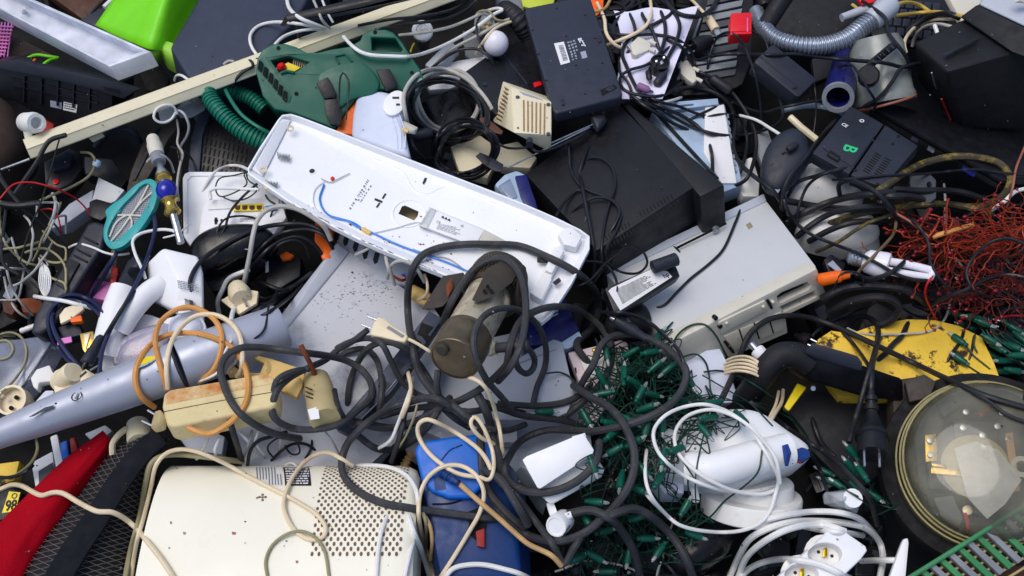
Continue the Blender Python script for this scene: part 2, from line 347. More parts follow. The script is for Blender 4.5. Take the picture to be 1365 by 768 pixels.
# ------------------------------------------------------------------ objects
def tag(o,label=None,cat=None,group=None,kind=None):
    if label:o['label']=label
    if cat:o['category']=cat
    if group:o['group']=group
    if kind:o['kind']=kind
    return o
def mesh(name,b,m,smooth=True,ang=38):
    me=bpy.data.meshes.new(name);me.from_pydata(b.v,[],b.f);me.validate();me.materials.append(M_[m]if isinstance(m,str)else m)
    if smooth:
        me.polygons.foreach_set('use_smooth',[True]*len(me.polygons));me.set_sharp_from_angle(angle=R(ang))
    return me
def T(name,label,cat,F,group=None):
    o=bpy.data.objects.new(name,None);o.empty_display_size=.03;o.matrix_basis=F.M;COL.objects.link(o);return tag(o,label,cat,group)
def part(name,b,m,parent,label=None,**k):
    o=bpy.data.objects.new(name,mesh(name,b,m,**k));COL.objects.link(o);o.parent=parent
    if label:o['label']=label
    return o
def solo(name,label,cat,F,b,m,group=None,st=True,**k):
    o=bpy.data.objects.new(name,mesh(name,b,m,**k));COL.objects.link(o);o.matrix_basis=F.M;tag(o,label,cat,group)
    if st:stamp(o)
    return o
def slab(name,label,cat,poly,z,d,m,gx=0,gy=0,bevel=.004,group=None,smooth=False,holes=(),taper=0,st=True):
    cx=sum(p[0]for p in poly)/len(poly);cy=sum(p[1]for p in poly)/len(poly)
    F=PL(cx,cy,z,gx,gy);b=B(F).prism(poly,d,0,bevel,holes,smooth,taper=taper)
    o=solo(name,label,cat,F,b,m,group,st);o_F[o.name]=F;return o,F
o_F={}
def cen(poly):return sum(p[0]for p in poly)/len(poly),sum(p[1]for p in poly)/len(poly)
def text(parent,F,s,p,q,m,h=.001,name='lettering',hs=1.0,bold=0):
    """lettering on a face: baseline from p to q (photo pixels on the face at height h)"""
    cu=bpy.data.curves.new('t','FONT');cu.body=s;cu.size=1;cu.offset=bold
    to=bpy.data.objects.new('t',cu);me0=bpy.data.meshes.new_from_object(to)
    vs=[v.co.copy()for v in me0.vertices];fs=[tuple(f.vertices)for f in me0.polygons]
    bpy.data.objects.remove(to);bpy.data.curves.remove(cu);bpy.data.meshes.remove(me0)
    x0=min(v.x for v in vs);x1=max(v.x for v in vs)
    a=F.l(p[0],p[1],h);b_=F.l(q[0],q[1],h);X=(b_-a);k=X.length/(x1-x0);X.normalize();Y=V((-X.y,X.x,0))
    bb=B(F).add([a+X*((v.x-x0)*k)+Y*(v.y*k*hs)for v in vs],fs)
    return part(name,bb,m,parent,smooth=False)
# ------------------------------------------------------------------ cables
def drape(pts,w,step=3.0,lift=0,closed=False,dip=(0,0),sm=8,z=None):
    pts=[(p[0],p[1])for p in pts];off=lambda p:p[0]<2 or p[0]>1363 or p[1]<2 or p[1]>762
    dip=list(dip)
    for e,a,b_ in((0,0,1),(1,-1,-2)):
        if off(pts[a])and not closed:
            dip[e]=0;d_=V(pts[a])-V(pts[b_]);d_=d_.normalized()*26;pn=(pts[a][0]+d_.x,pts[a][1]+d_.y);pts=[pn]+pts if e==0 else pts+[pn]
    q=crom(pts,closed,step);n=len(q)
    if z is None:
        r0=w*.5*.00155
        hs=zts(q);k=3
        mx=np.array([hs[max(0,i-k):i+k+1].max()for i in range(n)])
        ker=np.exp(-(np.arange(-sm,sm+1)**2)/(2*(sm/2.2)**2));ker/=ker.sum()
        zz=np.convolve(np.pad(mx,sm,'wrap' if closed else 'edge'),ker,'valid');zz=np.maximum(zz,hs-r0*.2)
        zz=np.convolve(np.pad(zz,2,'wrap' if closed else 'edge'),np.ones(5)/5,'valid')+r0+lift
    else:zz=np.full(n,float(z))
    m=9
    for i in range(min(m,n)):
        s_=(1-i/m)**2;zz[i]-=dip[0]*s_;zz[n-1-i]-=dip[1]*s_
    P=[at(p[0],p[1],float(zz[i]))for i,p in enumerate(q)]
    for _ in range(2):P=[P[0]]+[P[i]*.5+(P[i-1]+P[i+1])*.25 for i in range(1,n-1)]+[P[-1]]
    return P,w*.5*((P[n//2]-CAM).length/FPX)
def stampc(P,r):
    k=max(0,int(r/CELL))
    for p in P:
        i=int((p.x-HX0)/CELL);j=int((p.y-HY0)/CELL)
        if k<i<NX-k-1 and k<j<NY-k-1:
            s_=HM[j-k:j+k+1,i-k:i+k+1];np.maximum(s_,p.z+r*.8,out=s_)
def cable(label,pts,w,m,lift=0,closed=False,dip=(.02,.02),group=None,name='cable',cat='cable',z=None,st=True,seg=8,sm=8,cloth=False):
    P,r=drape(pts,w,lift=lift,closed=closed,dip=dip,z=z,sm=sm);o=P[0];F=Fr(Matrix.Translation(o))
    b=B(F).tube([p-o for p in P],r,seg,closed)
    ob=solo(name,label,cat,F,b,m,group,False)
    if st:stampc(P,r)
    return ob
def coilpts(cx,cy,rx,ry,rot,turns,jit=3,n=14,a0=0,drift=(0,0),seed=1):
    rn=random.Random(seed);out=[];ca,sa=math.cos(R(rot)),math.sin(R(rot));N_=int(turns*n)
    ph=0;kx=ky=0;sx=sy=1
    for i in range(N_+1):
        if i%n==0:kx,ky=rn.uniform(-jit,jit),rn.uniform(-jit,jit);sx,sy=rn.uniform(.86,1.05),rn.uniform(.86,1.05)
        a=R(a0)+2*math.pi*i/n;x=rx*sx*math.cos(a);y=ry*sy*math.sin(a)
        out.append((cx+kx+x*ca-y*sa+drift[0]*i/N_,cy+ky+x*sa+y*ca+drift[1]*i/N_))
    return[((out[max(i-1,0)][0]+2*out[i][0]+out[min(i+1,N_)][0])/4,(out[max(i-1,0)][1]+2*out[i][1]+out[min(i+1,N_)][1])/4)for i in range(N_+1)]
def hose(label,cat,pts,w,m,pitch=.008,name='hose',depth=.16,z=None,lift=0,group=None,w2=None):
    """corrugated hose: rings along a path; pts (px, py, z)"""
    q=crom(pts,False,1.2);Q=[at(*p)for p in q];o=Q[0];F=Fr(Matrix.Translation(o))
    L=[0]
    for a,b_ in zip(Q,Q[1:]):L.append(L[-1]+(b_-a).length)
    r0=w*.5*(Q[len(Q)//2]-CAM).length/FPX;n=int(L[-1]/pitch*6);P=[];rr=[];j=0
    for i in range(n+1):
        s_=L[-1]*i/n
        while j<len(L)-2 and L[j+1]<s_:j+=1
        t=(s_-L[j])/max(1e-9,L[j+1]-L[j]);P.append(Q[j].lerp(Q[j+1],t)-o)
        wv=math.cos(2*math.pi*s_/pitch);rr.append(r0*((1 if not w2 else 1+(w2/w-1)*i/n))*(1-depth*.5+depth*.5*(1 if wv>.2 else(-1 if wv<-.6 else wv))))
    for _ in range(8):P=[P[0]]+[P[i]*.5+(P[i-1]+P[i+1])*.25 for i in range(1,len(P)-1)]+[P[-1]]
    ob=solo(name,label,cat,F,B(F).tube(P,rr,18),m,group,False,ang=60);stampc([p+o for p in P[::4]],r0);return ob
# ------------------------------------------------------------------ light and sky: bright overcast day
w=bpy.data.worlds.new("World");SC.world=w;w.use_nodes=True;nt=w.node_tree
bg=nt.nodes['Background'];sk=nt.nodes.new('ShaderNodeTexSky');sk.sky_type='NISHITA';sk.sun_disc=False
SUN_EL,SUN_AZ=R(70),R(-75)
sk.sun_elevation=SUN_EL;sk.sun_rotation=SUN_AZ;sk.air_density=1.0;sk.dust_density=3.0;sk.ozone_density=1.0
nt.links.new(sk.outputs[0],bg.inputs['Color']);bg.inputs['Strength'].default_value=0.15
sd=bpy.data.lights.new('sun','SUN');so=bpy.data.objects.new('sun',sd);COL.objects.link(so)
sd.energy=1.35;sd.angle=R(38);sd.color=(1,.965,.91)
sdir=V((math.sin(SUN_AZ)*math.cos(SUN_EL),math.cos(SUN_AZ)*math.cos(SUN_EL),math.sin(SUN_EL)))
so.rotation_euler=sdir.to_track_quat('Z','Y').to_euler()
SC.view_settings.view_transform='Standard';SC.view_settings.look='None';SC.view_settings.exposure=0
# ------------------------------------------------------------------ ground: one sheet, raised under the heap
def ground():
    xs=sorted({round(-2.2+.04*i,3)for i in range(111)}|{-100,-40,-15,-6,-3,3,6,15,40,100})
    ys=sorted({round(-1.8+.04*i,3)for i in range(91)}|{-100,-40,-15,-6,-3,3,6,15,40,100})
    def z(x,y):
        e=max(abs(x)/2.0,abs(y)/1.6);k=1 if e<.9 else max(0,1-(e-.9)/.25)
        return-.45+.34*k+(.05*noise.noise(V((x*4,y*4,1)))+.02*noise.noise(V((x*14,y*14,2))))*k
    F=Fr(Matrix.Identity(4));b=B(F).sheet([[(x,y,z(x,y))for x in xs]for y in ys])
    m=mat('ground',(17,16,16),rough=.95,var=.4,dirt=.4,dcol=(34,31,28),sc=5,bump=.6,bsc=60)
    o=bpy.data.objects.new('ground',mesh('ground',b,m));COL.objects.link(o);o['kind']='structure'
ground()
# ================================================================== LOW LAYER: panels, boxes and housings deep in the heap
slab('wood_panel','rusty brown wooden panel behind the translucent tray','panel',[(48,-20),(160,-20),(150,4),(110,26)],.03,.03,'brown_wood')
slab('cardboard_sheet','brown cardboard sheet below the translucent tray','cardboard',[(-20,58),(14,44),(60,68),(110,98),(60,110),(-20,104)],.02,.01,'brown_card')
o,F=slab('handle','short black plastic handle between tray and lime green hood','handle',[(106,26),(139,8),(146,16),(134,38)],.06,.02,'charcoal')
F=PL(150,4,.08);solo('plastic_pipe','white pipe stub beside the lime green hood','pipe',F,B(F).ptube([(139,10,.08),(156,-6,.08)],6),'white')
# pink mesh basket corner
F=PL(5,50,.05);t=T('mesh_basket','pink mesh basket corner at the left edge under the tray','basket',F);b=B(F)
for i in range(9):b.ptube([(-20+i*4.5,30,.05),(-20+i*4.5-6,76,.04)],1.8,smooth=False);b.ptube([(-20,34+i*4.6,.052),(18-i*1.4,36+i*4.6,.052)],1.8,smooth=False)
part('mesh',b,'pink',t);part('backing',B(F).prism([(-20,34),(16,46),(2,72),(-20,76)],.004,-.012),'red_dark',t);stamp(t)
# black printer housing
F=P3((0,108,.12),(160,140,.12),(60,168,.05))
t=T('printer_housing','ribbed black printer housing with two small labels on its side','printer',F)
b=B(F).prism([(-30,90),(20,84),(50,92),(100,103),(150,116),(150,144),(100,164),(66,161),(20,136),(-30,126)],.1,0,.006)
for x in(31,54,76,97,118):b.prism([(x,99+x*.12),(x+2,99+x*.12),(x+1,132+x*.12),(x-1,132+x*.12)],.008,.006)
for y in(0,9):b.prism([(15,104+y),(130,128+y),(130,129.5+y),(15,105.5+y)],.006,.004)
part('body',b,'black',t)
b=B(F).prism([(-20,88),(25,80),(47,86),(95,96),(140,106),(184,120),(164,133),(130,121),(60,104)],.02,.02,.005);part('top_cover',b,'charcoal',t)
b=B(F)
for i in range(7):b.prism([(137+i*3.2,116+i*.6),(138.6+i*3.2,116+i*.6),(142+i*3.2,121+i*.7),(140.4+i*3.2,121+i*.7)],.002,.0215)
part('grille',b,'hole',t)
s=part('label_sticker',B(F).prism([(67,134),(82,137),(82,145.5),(67,142.5)],.001,.0012),'sticker_grey',t)
s=part('label_sticker',B(F).prism([(85,136),(103,140),(101.5,150.5),(84,146.5)],.001,.0012),'sticker',t)
part('small_print',B(F).lines([(85,136),(103,140),(101.5,150.5),(84,146.5)],3,.0016,words=4),'ink',s,smooth=False);stamp(t)
# slate bin
F=PL(310,30,.16,gx=-.004,gy=.03);t=T('plastic_bin','large slate blue plastic bin lying upside down behind the cream batten','bin',F)
part('body',B(F).prism([(227,64),(230,57),(268,-8),(300,-40),(430,-40),(412,-5),(395,24),(384,36),(350,72),(258,106),(251,103)],.16,0,.012,seg=3,taper=.06),'slate',t)
stamp(t)
# brown machine parts below tray
slab('circuit_board','brown circuit board under the translucent tray','circuit board',[(55,66),(96,84),(126,104),(104,110),(70,100),(50,86)],.07,.012,'pcb')
# big light panels, middle
slab('sheet_metal_panel','wide pale grey panel under the tangle of thick rubber cords','panel',[(560,470),(700,440),(780,520),(790,600),(720,650),(600,640),(540,600)],.03,.05,'grey_panel',bevel=.003)
F=PL(460,480,.11,gx=-.01,gy=-.012)
t=T('computer_side_panel','scuffed grey computer side panel with a folded edge under the rubber cords','panel',F)
part('sheet',B(F).prism([(466,336),(580,413),(604,450),(560,560),(470,640),(330,640),(300,560),(358,466)],.012,0,.001),'grey_dirty',t)
a=F.l
b=B(F);rn=random.Random(15)
for i in range(240):
    m_=rn.choice(((488,374,17,9),(466,392,26,10),(440,400,14,8),(505,385,12,8),(480,420,40,20)));x,y=rn.gauss(m_[0],m_[2]),rn.gauss(m_[1],m_[3]);r_=rn.uniform(.4,1.7)*(1.5 if rn.random()<.06 else 1)
    if x-466>(y-336)*1.48-6 or x<400:continue
    b.prism([(x+r_*rn.uniform(.5,1.5)*math.cos(k*1.257),y+r_*rn.uniform(.3,.8)*math.sin(k*1.257))for k in range(5)],.0003,.0003)
part('grime_specks',b,'grime',t)['kind']='stuff'
part('folded_edge',B(F).hull([a(449,324,.012),a(465.5,336,.004),a(357.5,466,.004),a(336,470,-.02),a(449,324,-.02),a(465.5,336,-.02),a(357.5,466,-.02),a(300,560,-.02)],.002),'grey_panel',t);stamp(t)
# light bits lower middle
for i,(pl,m,lb)in enumerate([([(420,590),(470,575),(520,596),(500,622),(430,622)],'grey_panel','flat lavender grey plate behind the cream heater'),([(330,585),(365,560),(398,585),(380,616),(335,616)],'white_blue','pale plastic cover behind the black heater label'),([(238,583),(262,566),(300,582),(296,606),(250,600)],'white_blue','pale crumpled plastic piece under the stained cream connector block'),([(566,575),(640,545),(690,560),(690,590),(600,590)],'grey_panel','light grey lid behind the blue tool case')]):
    slab('plastic_cover',lb,'cover',pl,.06+.004*i,.03,m)
# yellow dirty plate
F=PL(1210,465,.06,gx=.004,gy=.01);t=T('steel_plate','large dirt stained yellow plate at the right under the black cables','plate',F)
part('plate',B(F).prism([(1090,452),(1108,440),(1134,444),(1171,431),(1209,425),(1246,426),(1279,434),(1309,449),(1326,484),(1334,506),(1280,530),(1120,530),(1085,480)],.03,0,.004),'yellow_plate',t)
stamp(t)
slab('folding_rule','yellow plastic strip poking out below the black elbow handle','strip',[(1063,510),(1076,516),(1052,548),(1044,544)],.1,.012,'yellow')
# keyboard top right, dark boxes
F=PL(1210,30,.05,gx=.01,gy=.02);t=T('keyboard','black keyboard half buried behind the silver corrugated hose','keyboard',F)
part('base',B(F).prism([(1120,-20),(1265,-20),(1268,20),(1230,60),(1165,50)],.02,0,.003),'black',t)
for i in range(7):
    for j in range(4):
        x,y=1172+i*12+j*4,-4+j*13+i*1.2
        part('key',B(F).prism([(x,y),(x+10,y+1),(x+9,y+11),(x-1,y+10)],.008,.01,.002,taper=.15),'charcoal',t)
stamp(t)
slab('printer_cover','matt black printer cover lying at the top behind the hose','cover',[(1045,-20),(1180,-20),(1140,30),(1100,58),(1050,52),(1018,20)],.05,.03,'black_matte',gx=.01)
slab('laptop_battery','flat black battery pack below the silver hose','battery',[(1082,78),(1120,72),(1112,100),(1086,110)],.05,.02,'black_matte')
F=PL(1300,5,.12);slab('enamel_panel','pale mint panel above the black vacuum cleaner','panel',[(1256,-20),(1340,-20),(1300,10),(1282,30)],.14,.02,'bezel')
slab('red_cloth','red plastic scrap at the top edge near the keyboard','scrap',[(1128,-20),(1176,-20),(1165,3),(1150,6)],.12,.01,'red')
# radiator-like slatted panel
F=PL(950,60,.09,gx=.01,gy=-.02);t=T('slatted_panel','grey slatted equipment panel next to the red box','panel',F)
part('frame',B(F).prism([(925,20),(945,-20),(1005,-20),(1002,80),(990,112),(968,124),(900,128),(884,122),(890,100)],.06,0,.006),'black_matte',t)
for i in range(10):
    y=-6+i*11.5;sh=-i*3.2
    part('slat',B(F).prism([(944+sh*.9,y+4),(992+sh*.35,y-6),(990+sh*.35,y+2),(942+sh*.9,y+13)],.006,.006,.0015),'grey_mid' if i%3 else 'grey_dark',t)
part('edge_strip',B(F).prism([(934,20),(937,20),(906,106),(902,106)],.008,.009,.001),'grey_blue',t);stamp(t)
slab('plastic_tray','shallow dark tray under the sheet of paper','tray',[(820,120),(930,108),(990,116),(960,140),(880,150),(830,140)],.06,.03,'black_matte')
# drive cage / silver card
F=PL(925,190,.09,gx=-.01,gy=.012);t=T('drive_cage','pale blue metal drive cage with a slotted flange behind the black player','drive cage',F)
part('body',B(F).prism([(868,150),(950,140),(966,140),(990,246),(950,262),(912,205)],.05,0,.002),'blue_pale',t)
part('cover_strip',B(F).prism([(940,143),(965,139),(982,244),(962,244),(938,203)],.01,.006,.0015),'white',t)
f=part('flange',B(F).prism([(872,148),(882,137),(957,131),(958,139),(886,148)],.01,.012,.0015,holes=[[(900,143),(900,140.5),(925,138),(925,140.5)]]),'blue_pale',t)
b=B(F)
for i in range(9):b.prism([(969+i*1.3,152+i*9),(971+i*1.3,152+i*9),(972+i*1.3,157+i*9),(970+i*1.3,157+i*9)],.002,.007)
part('slots',b,'grey_mid',t);stamp(t)
slab('plastic_shell','cream plastic shell between the drive cage and the mouse','shell',[(985,215),(1003,208),(1013,240),(1012,262),(990,262),(980,240)],.07,.04,'white_dirty',bevel=.006)
slab('green_bottle','dull green plastic piece beside the black mouse','plastic piece',[(1008,176),(1022,168),(1030,190),(1016,220),(1008,200)],.07,.02,'grey_mid')
# white dishes right of PC
F=PL(1100,265,.07,gx=.0,gy=.01)
solo('ceiling_lamp','white rounded ceiling lamp under the thick black cables right of the computer case','lamp',F,B(F).dome([(1042,262),(1056,244),(1078,222),(1100,218),(1122,240),(1150,268),(1140,285),(1095,282),(1060,278)],.05,.04),'white_dirty')
F=PL(1115,305,.06,gx=.0,gy=.01)
solo('ceiling_lamp','lower white ceiling lamp right of the grey computer case','lamp',F,B(F).dome([(1062,300),(1090,285),(1130,280),(1160,290),(1172,315),(1150,332),(1105,330),(1070,318)],.04,.04),'white_dirty')
F=PL(1165,330,.05);solo('speaker_cone','grey rounded plastic cover above the compact fluorescent bulb','cover',F,B(F).dome([(1130,318),(1150,305),(1168,312),(1172,335),(1155,350),(1132,345)],.02,.02),'grey_mid')
# black vacuum cleaner
F=PT(1300,120,.1);t=T('vacuum_cleaner','bulky black vacuum cleaner body at the right top corner','vacuum cleaner',F)
g=lambda*p:F.g(*p)
b=B(F).hull([g(1219,58,.2),g(1281,28,.24),g(1350,70,.29),g(1261,95,.27),g(1253,86,.25),g(1224,108,.1),g(1268,160,.08),g(1284,172,.08),g(1420,176,.08),g(1420,70,.27),g(1400,40,.05),g(1230,60,.0),g(1300,20,.0)],.008,3);part('body',b,'black_matte',t)
b=B(F).hull([g(1280,23,.25),g(1303,6,.28),g(1430,66,.34),g(1430,100,.33),g(1349,70,.3),g(1290,30,.1),g(1430,60,.1),g(1310,8,.1)],.005,3);part('rim_band',b,'black_matte',t)
b=B(F).hull([g(1304,6,.282),g(1320,-20,.29),g(1430,-20,.34),g(1430,66,.344),g(1310,0,.2),g(1430,60,.2)],.008,3);part('lid',b,'grey_panel',t)
part('lid_badge',B(F).ghull([(1350,-8,.34),(1372,-6,.34),(1370,6,.335),(1352,4,.335),(1360,0,.345)],.002),'bezel',t)
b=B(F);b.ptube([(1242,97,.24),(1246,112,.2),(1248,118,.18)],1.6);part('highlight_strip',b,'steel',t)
b=B(F);b.ptube([(1255,132,.16),(1261,146,.12),(1267,160,.09)],2.4);part('trim',b,'red_dark',t)
b=B(F).ghull([(1255,72,.265),(1310,46,.27),(1300,52,.285),(1262,74,.277)],.002);part('ridge',b,'charcoal',t);stamp(t)
# black laptop
F=P3((1164,142,.12),(1337,240,.14),(1300,160,.07));t=T('laptop','closed black laptop with blue ports under the vacuum cleaner','laptop',F)
part('lid',B(F).prism([(1164,141),(1182,136),(1290,166),(1400,172),(1400,244),(1337,240)],.012,0,.003),'black',t)
part('base',B(F).prism([(1160,146),(1182,140),(1400,178),(1400,252),(1334,247)],.014,-.016,.003),'black_matte',t)
for(x,y,m)in((1238,194,'steel'),(1284,221,'blue_navy'),(1292,226,'blue_navy'),(1216,181,'charcoal')):part('port',B(F).prism([(x,y),(x+9,y+5),(x+7,y+9),(x-2,y+4)],.004,.001,.001),m,t)
stamp(t)
# black housings right-middle
F=PT(1090,480,.1);t=T('power_tool_handle','dusty black elbow shaped power tool handle over the yellow plate','power tool',F)
b=B(F);b.ptube([(975,560,.03),(995,530,.09),(1012,506,.14),(1026,486,.17),(1042,474,.18),(1062,474,.18),(1080,484,.17)],33,seg=14);part('tube',b,'black_matte',t)
b=B(F).ghull([(1030,470,.19),(1040,461,.2),(1070,461,.205),(1150,488,.2),(1205,505,.18),(1205,536,.12),(1150,530,.13),(1070,506,.15),(1040,492,.15),(1100,500,.02),(1190,520,.02)],.012);part('body',b,'black',t)
b=B(F).ghull([(1072,470,.21),(1083,456,.225),(1144,474,.22),(1150,484,.215),(1150,496,.2),(1083,478,.2),(1090,470,.2)],.004);part('cover',b,'charcoal',t)
part('screw',B(F).plathe((1084,516,.15),(1084,518,.16),[(0,3),(1,3)],10),'steel',t);stamp(t)
slab('motor_housing','large dark motor housing below the black elbow handle','housing',[(1040,540),(1075,515),(1140,530),(1196,530),(1192,620),(1140,660),(1080,600)],.03,.1,'black_matte',bevel=.015,gy=-.02)
# pump-side dark housing by meter handled later
# white speaker panel lower right of PC
slab('plastic_box','pale lavender plastic box below the computer front','box',[(908,472),(960,464),(970,484),(986,536),(936,540),(914,505)],.09,.03,'white_blue',gy=-.01)
# ---- PC case
F=P3((893,458,.14),(1089,357,.13),(1018,258,.1));t=T('computer_case','light grey desktop computer case lying flat with beige front','computer',F)
part('side_panel',B(F).prism([(893,456),(1088.5,356),(1022,268),(810,368)],.14,0,.003),'grey_pc',t)
part('rear_strip',B(F).prism([(810,368),(1022,268),(1018,258),(803,360)],.1,.002,.002),'grey_panel',t)
G=P3((893,458,.14),(1090,358,.13),(1102,396,.05));A=F.Mi@G.M
def gp(b2):# points built in the front's own plane, moved into the case's frame
    b2.v=[A@v for v in b2.v];return b2
slot1=[(1036,395),(1042,390),(1076,376),(1081,381),(1078,386),(1041,404),(1037,402)]
slot2=[(1040,409),(1086,388),(1089,396),(1045,416)]
fr=part('front_bezel',gp(B(G).prism([(893,459),(1089,358.5),(1102,395),(1047,421),(1050,444),(975,476),(905,482),(888,470)],.03,.01,.002,holes=[slot1,slot2])),'bezel',t)
part('drive_slot',gp(B(G).prism([(1032,386),(1084,366),(1092,398),(1042,420)],.004,-.008)),'hole',fr)
part('raised_strip',gp(B(G).prism([(957,431),(1020,401),(1025,413),(962,446)],.006,.014,.002)),'bezel',fr)
part('lower_panel',gp(B(G).prism([(965,449),(1042,416),(1045,440),(980,468)],.004,.0125,.0015)),'bezel',fr)
b=B(G)
for x in(985,1005,1024):b.prism([(x,440-(x-985)*.42),(x+1.5,439-(x-985)*.42),(x+8,460-(x-985)*.42),(x+6.5,461-(x-985)*.42)],.002,.0135)
b.prism([(965,456),(968,454.5),(980,470),(977,471.5)],.003,.0132);b.prism([(1022,401),(1025,399.5),(1031,411),(1028,412.5)],.003,.013)
part('vent_slots',gp(b),'hole',fr)
for(x,y)in((955,425),(961,436)):part('button',gp(B(G).circ(x,y,3.2,.01,.0165,.001)),'black',fr)
for(x,y)in((970,432),(1019,410),(1032,404)):part('button',gp(B(G).circ(x,y,2.2,.01,.0185,.001)),'bezel',fr)
part('scuff',B(F).dome([(994,300),(1000,296),(1004,302),(998,306)],.0006,.0004,.0004),'cable_olive',t)
stamp(t)
# ---- black player
F=P3((795,336,.2),(963,246,.22),(822,138,.13));t=T('disc_player','large black disc player with slotted lid lying under the white lamp fitting','disc player',F)
part('lid',B(F).prism([(700,232),(826,139),(930,246),(795,334)],.13,0,.004),'dvd_black',t)
part('front_panel',B(F).prism([(828,137),(836,135),(966,246),(933,262)],.132,.001,.006),'dvd_black',t)
def rowslots(b,p,q,n,dx=3.0,dy=6.0):
    for i in range(n):
        x=p[0]+(q[0]-p[0])*i/(n-1);y=p[1]+(q[1]-p[1])*i/(n-1)
        b.prism([(x,y),(x+1.4,y-.6),(x+1.4+dx,y+dy-.6),(x+dx,y+dy)],.001,.0006)
b=B(F)
for p,q,n in(((852,283),(893,259),10),((860,293),(902,267),10),((806,314),(836,296),8),((808,326),(843,305),9),((722,218),(756,199),9),((727,226),(760,207),9)):rowslots(b,p,q,n)
part('vent_slots',b,'hole',t)
G2=P3((795,338,.2),(963,249,.22),(985,300,.1));A2=F.Mi@G2.M
b=B(G2);b.ring(955,307,5.5,3.6,.006,.006);b.circ(955,307,2.4,.006,.005);b.v=[A2@v for v in b.v];part('socket',b,'steel',t)
b=B(G2).prism([(902,330),(968,297),(969,299),(903,332)],.002,.003);b.v=[A2@v for v in b.v];part('seam',b,'hole',t)
stamp(t)
# adapter with label
F=PL(857,388,.2,gx=-.012,gy=-.02);t=T('power_adapter','black laptop power adapter with a large printed label on the grey computer case','power adapter',F)
part('case',B(F).prism([(806,384),(886,350),(902,355),(907,368),(826,420),(818,416)],.035,0,.004),'black',t)
lq=[(811,388),(880,356),(897,369),(827,415)]
s=part('label_sticker',B(F).prism([(811,388),(815,384),(872,357),(890,362),(896,369),(827,414)],.001,.0012),'sticker',t)
b=B(F).lines([(817,386),(866,363),(880,378),(828,410)],9,.0017,words=7,fill=.5)
part('small_print',b,'ink',s,smooth=False);text(s,F,'hp',(886,371),(893,367),'ink',.0018,bold=.03);text(s,F,'CE',(841,387),(848,383.5),'ink',.0018);stamp(t)
# silver power supply
F=PL(710,500,.12,gx=-.01,gy=-.012);t=T('power_supply','pale silver box shaped power supply right of the pump hose','power supply',F)
part('case',B(F).prism([(650,497),(668,489),(738,451),(750,455),(766,524),(758,550),(735,560),(650,560)],.1,0,.006),'grey_panel',t)
b=B(F).prism([(670,492),(742,465),(742.6,466),(670.6,493)],.001,.0008);part('seam',b,'grey_mid',t);stamp(t)
# white socket panel
F=PL(800,480,.1,gy=-.01);t=T('switch_panel','off white switch panel with a brass socket below the car charger','switch panel',F)
part('plate',B(F).prism([(757,470),(828,453),(837,457),(840,492),(818,526),(790,570),(776,520)],.03,0,.003),'pink_pale',t)
part('raised_cover',B(F).prism([(772,478),(822,464),(826,490),(784,506)],.006,.006,.002),'white_dirty',t)
part('socket',B(F).circ(793,466,3,.008,.008,.001),'gold',t)
b=B(F);b.prism([(766,490),(768,490),(769,497),(767,497)],.002,.001);b.prism([(800,520),(836,505),(836.4,506),(800.4,521)],.002,.001);part('slots',b,'hole',t);stamp(t)
# blue carton box
F=PL(740,430,.12,gx=-.01,gy=-.02);t=T('carton','dark blue carton poking out under the white lamp fitting','box',F)
part('body',B(F).prism([(690,420),(752,395),(772,440),(748,456),(700,462)],.08,0,.003),'blue_navy',t)
part('lid_edge',B(F).prism([(748,456),(772,441),(777,452),(760,464),(750,466)],.06,.002,.003),'blue_pale',t)
part('small_print',B(F).lines([(728,420),(744,412),(748,420),(732,428)],2,.0012,words=4),'ink_white',t,smooth=False);stamp(t)
F=PL(835,430,.13);solo('pouch','soft black pouch below the labelled power adapter','pouch',F,B(F).dome([(806,432),(818,414),(838,408),(858,408),(868,424),(866,440),(836,446),(812,444)],.03,.04),'black_matte')
# ================================================================== TOP LEFT AND TOP MIDDLE
# lime green hood: bent sheet with a turned-up lip
F=PT(200,40,.12)
def gridg(cols,z):return[[F.g(p[0],p[1],z(i/(len(cols)-1),j/(len(cols[0])-1)))for j,p in enumerate(c)]for i,c in enumerate(cols)]
t=T('plastic_hood','bright lime green plastic hood with a turned up lip, behind the tray','hood',F)
upc=crom([(168,-26),(196,-40),(240,-40),(270,-20)],False,4);loc=crom([(127,33),(150,45),(176,56),(200,65),(222,66),(246,80)],False,4)
def rs(c,n):
    L=[0]
    for a,b_ in zip(c,c[1:]):L.append(L[-1]+(b_-a).length)
    out=[];j=0
    for i in range(n):
        s_=L[-1]*i/(n-1)
        while j<len(L)-2 and L[j+1]<s_:j+=1
        out.append(c[j].lerp(c[j+1],(s_-L[j])/max(1e-9,L[j+1]-L[j])))
    return out
U,D_=rs(upc,24),rs(loc,24);rows=[[U[i].lerp(D_[i],k/8)for i in range(24)]for k in range(9)]
zf=lambda a,b_:.1+.07*math.sin(math.pi*b_)*(1-.3*a)+.05*math.exp(-((b_-.62)/.17)**2)*(1-a*.5)
part('shell',B(F).sheet(gridg(rows,zf),.004),'lime',t,ang=80)
U,D_=rs(crom([(199,64),(207,58),(217,55),(226,56),(234,60),(242,70)],False,3),16),rs(crom([(203,94),(209,86),(215,77),(223,90),(238,98),(262,104)],False,3),16)
rows=[[U[i].lerp(D_[i],k/5)for i in range(16)]for k in range(6)]
part('lip',B(F).sheet(gridg(rows,lambda a,b_:.15-.05*a+.02*math.sin(math.pi*a)),.003),'lime_pale',t,ang=80);stamp(t)
slab('plastic_flap','clear greyish plastic flap half hidden at the lip of the lime green hood','plastic flap',[(186,98),(204,92),(214,84),(226,104),(222,116),(196,122)],.05,.01,'deep')
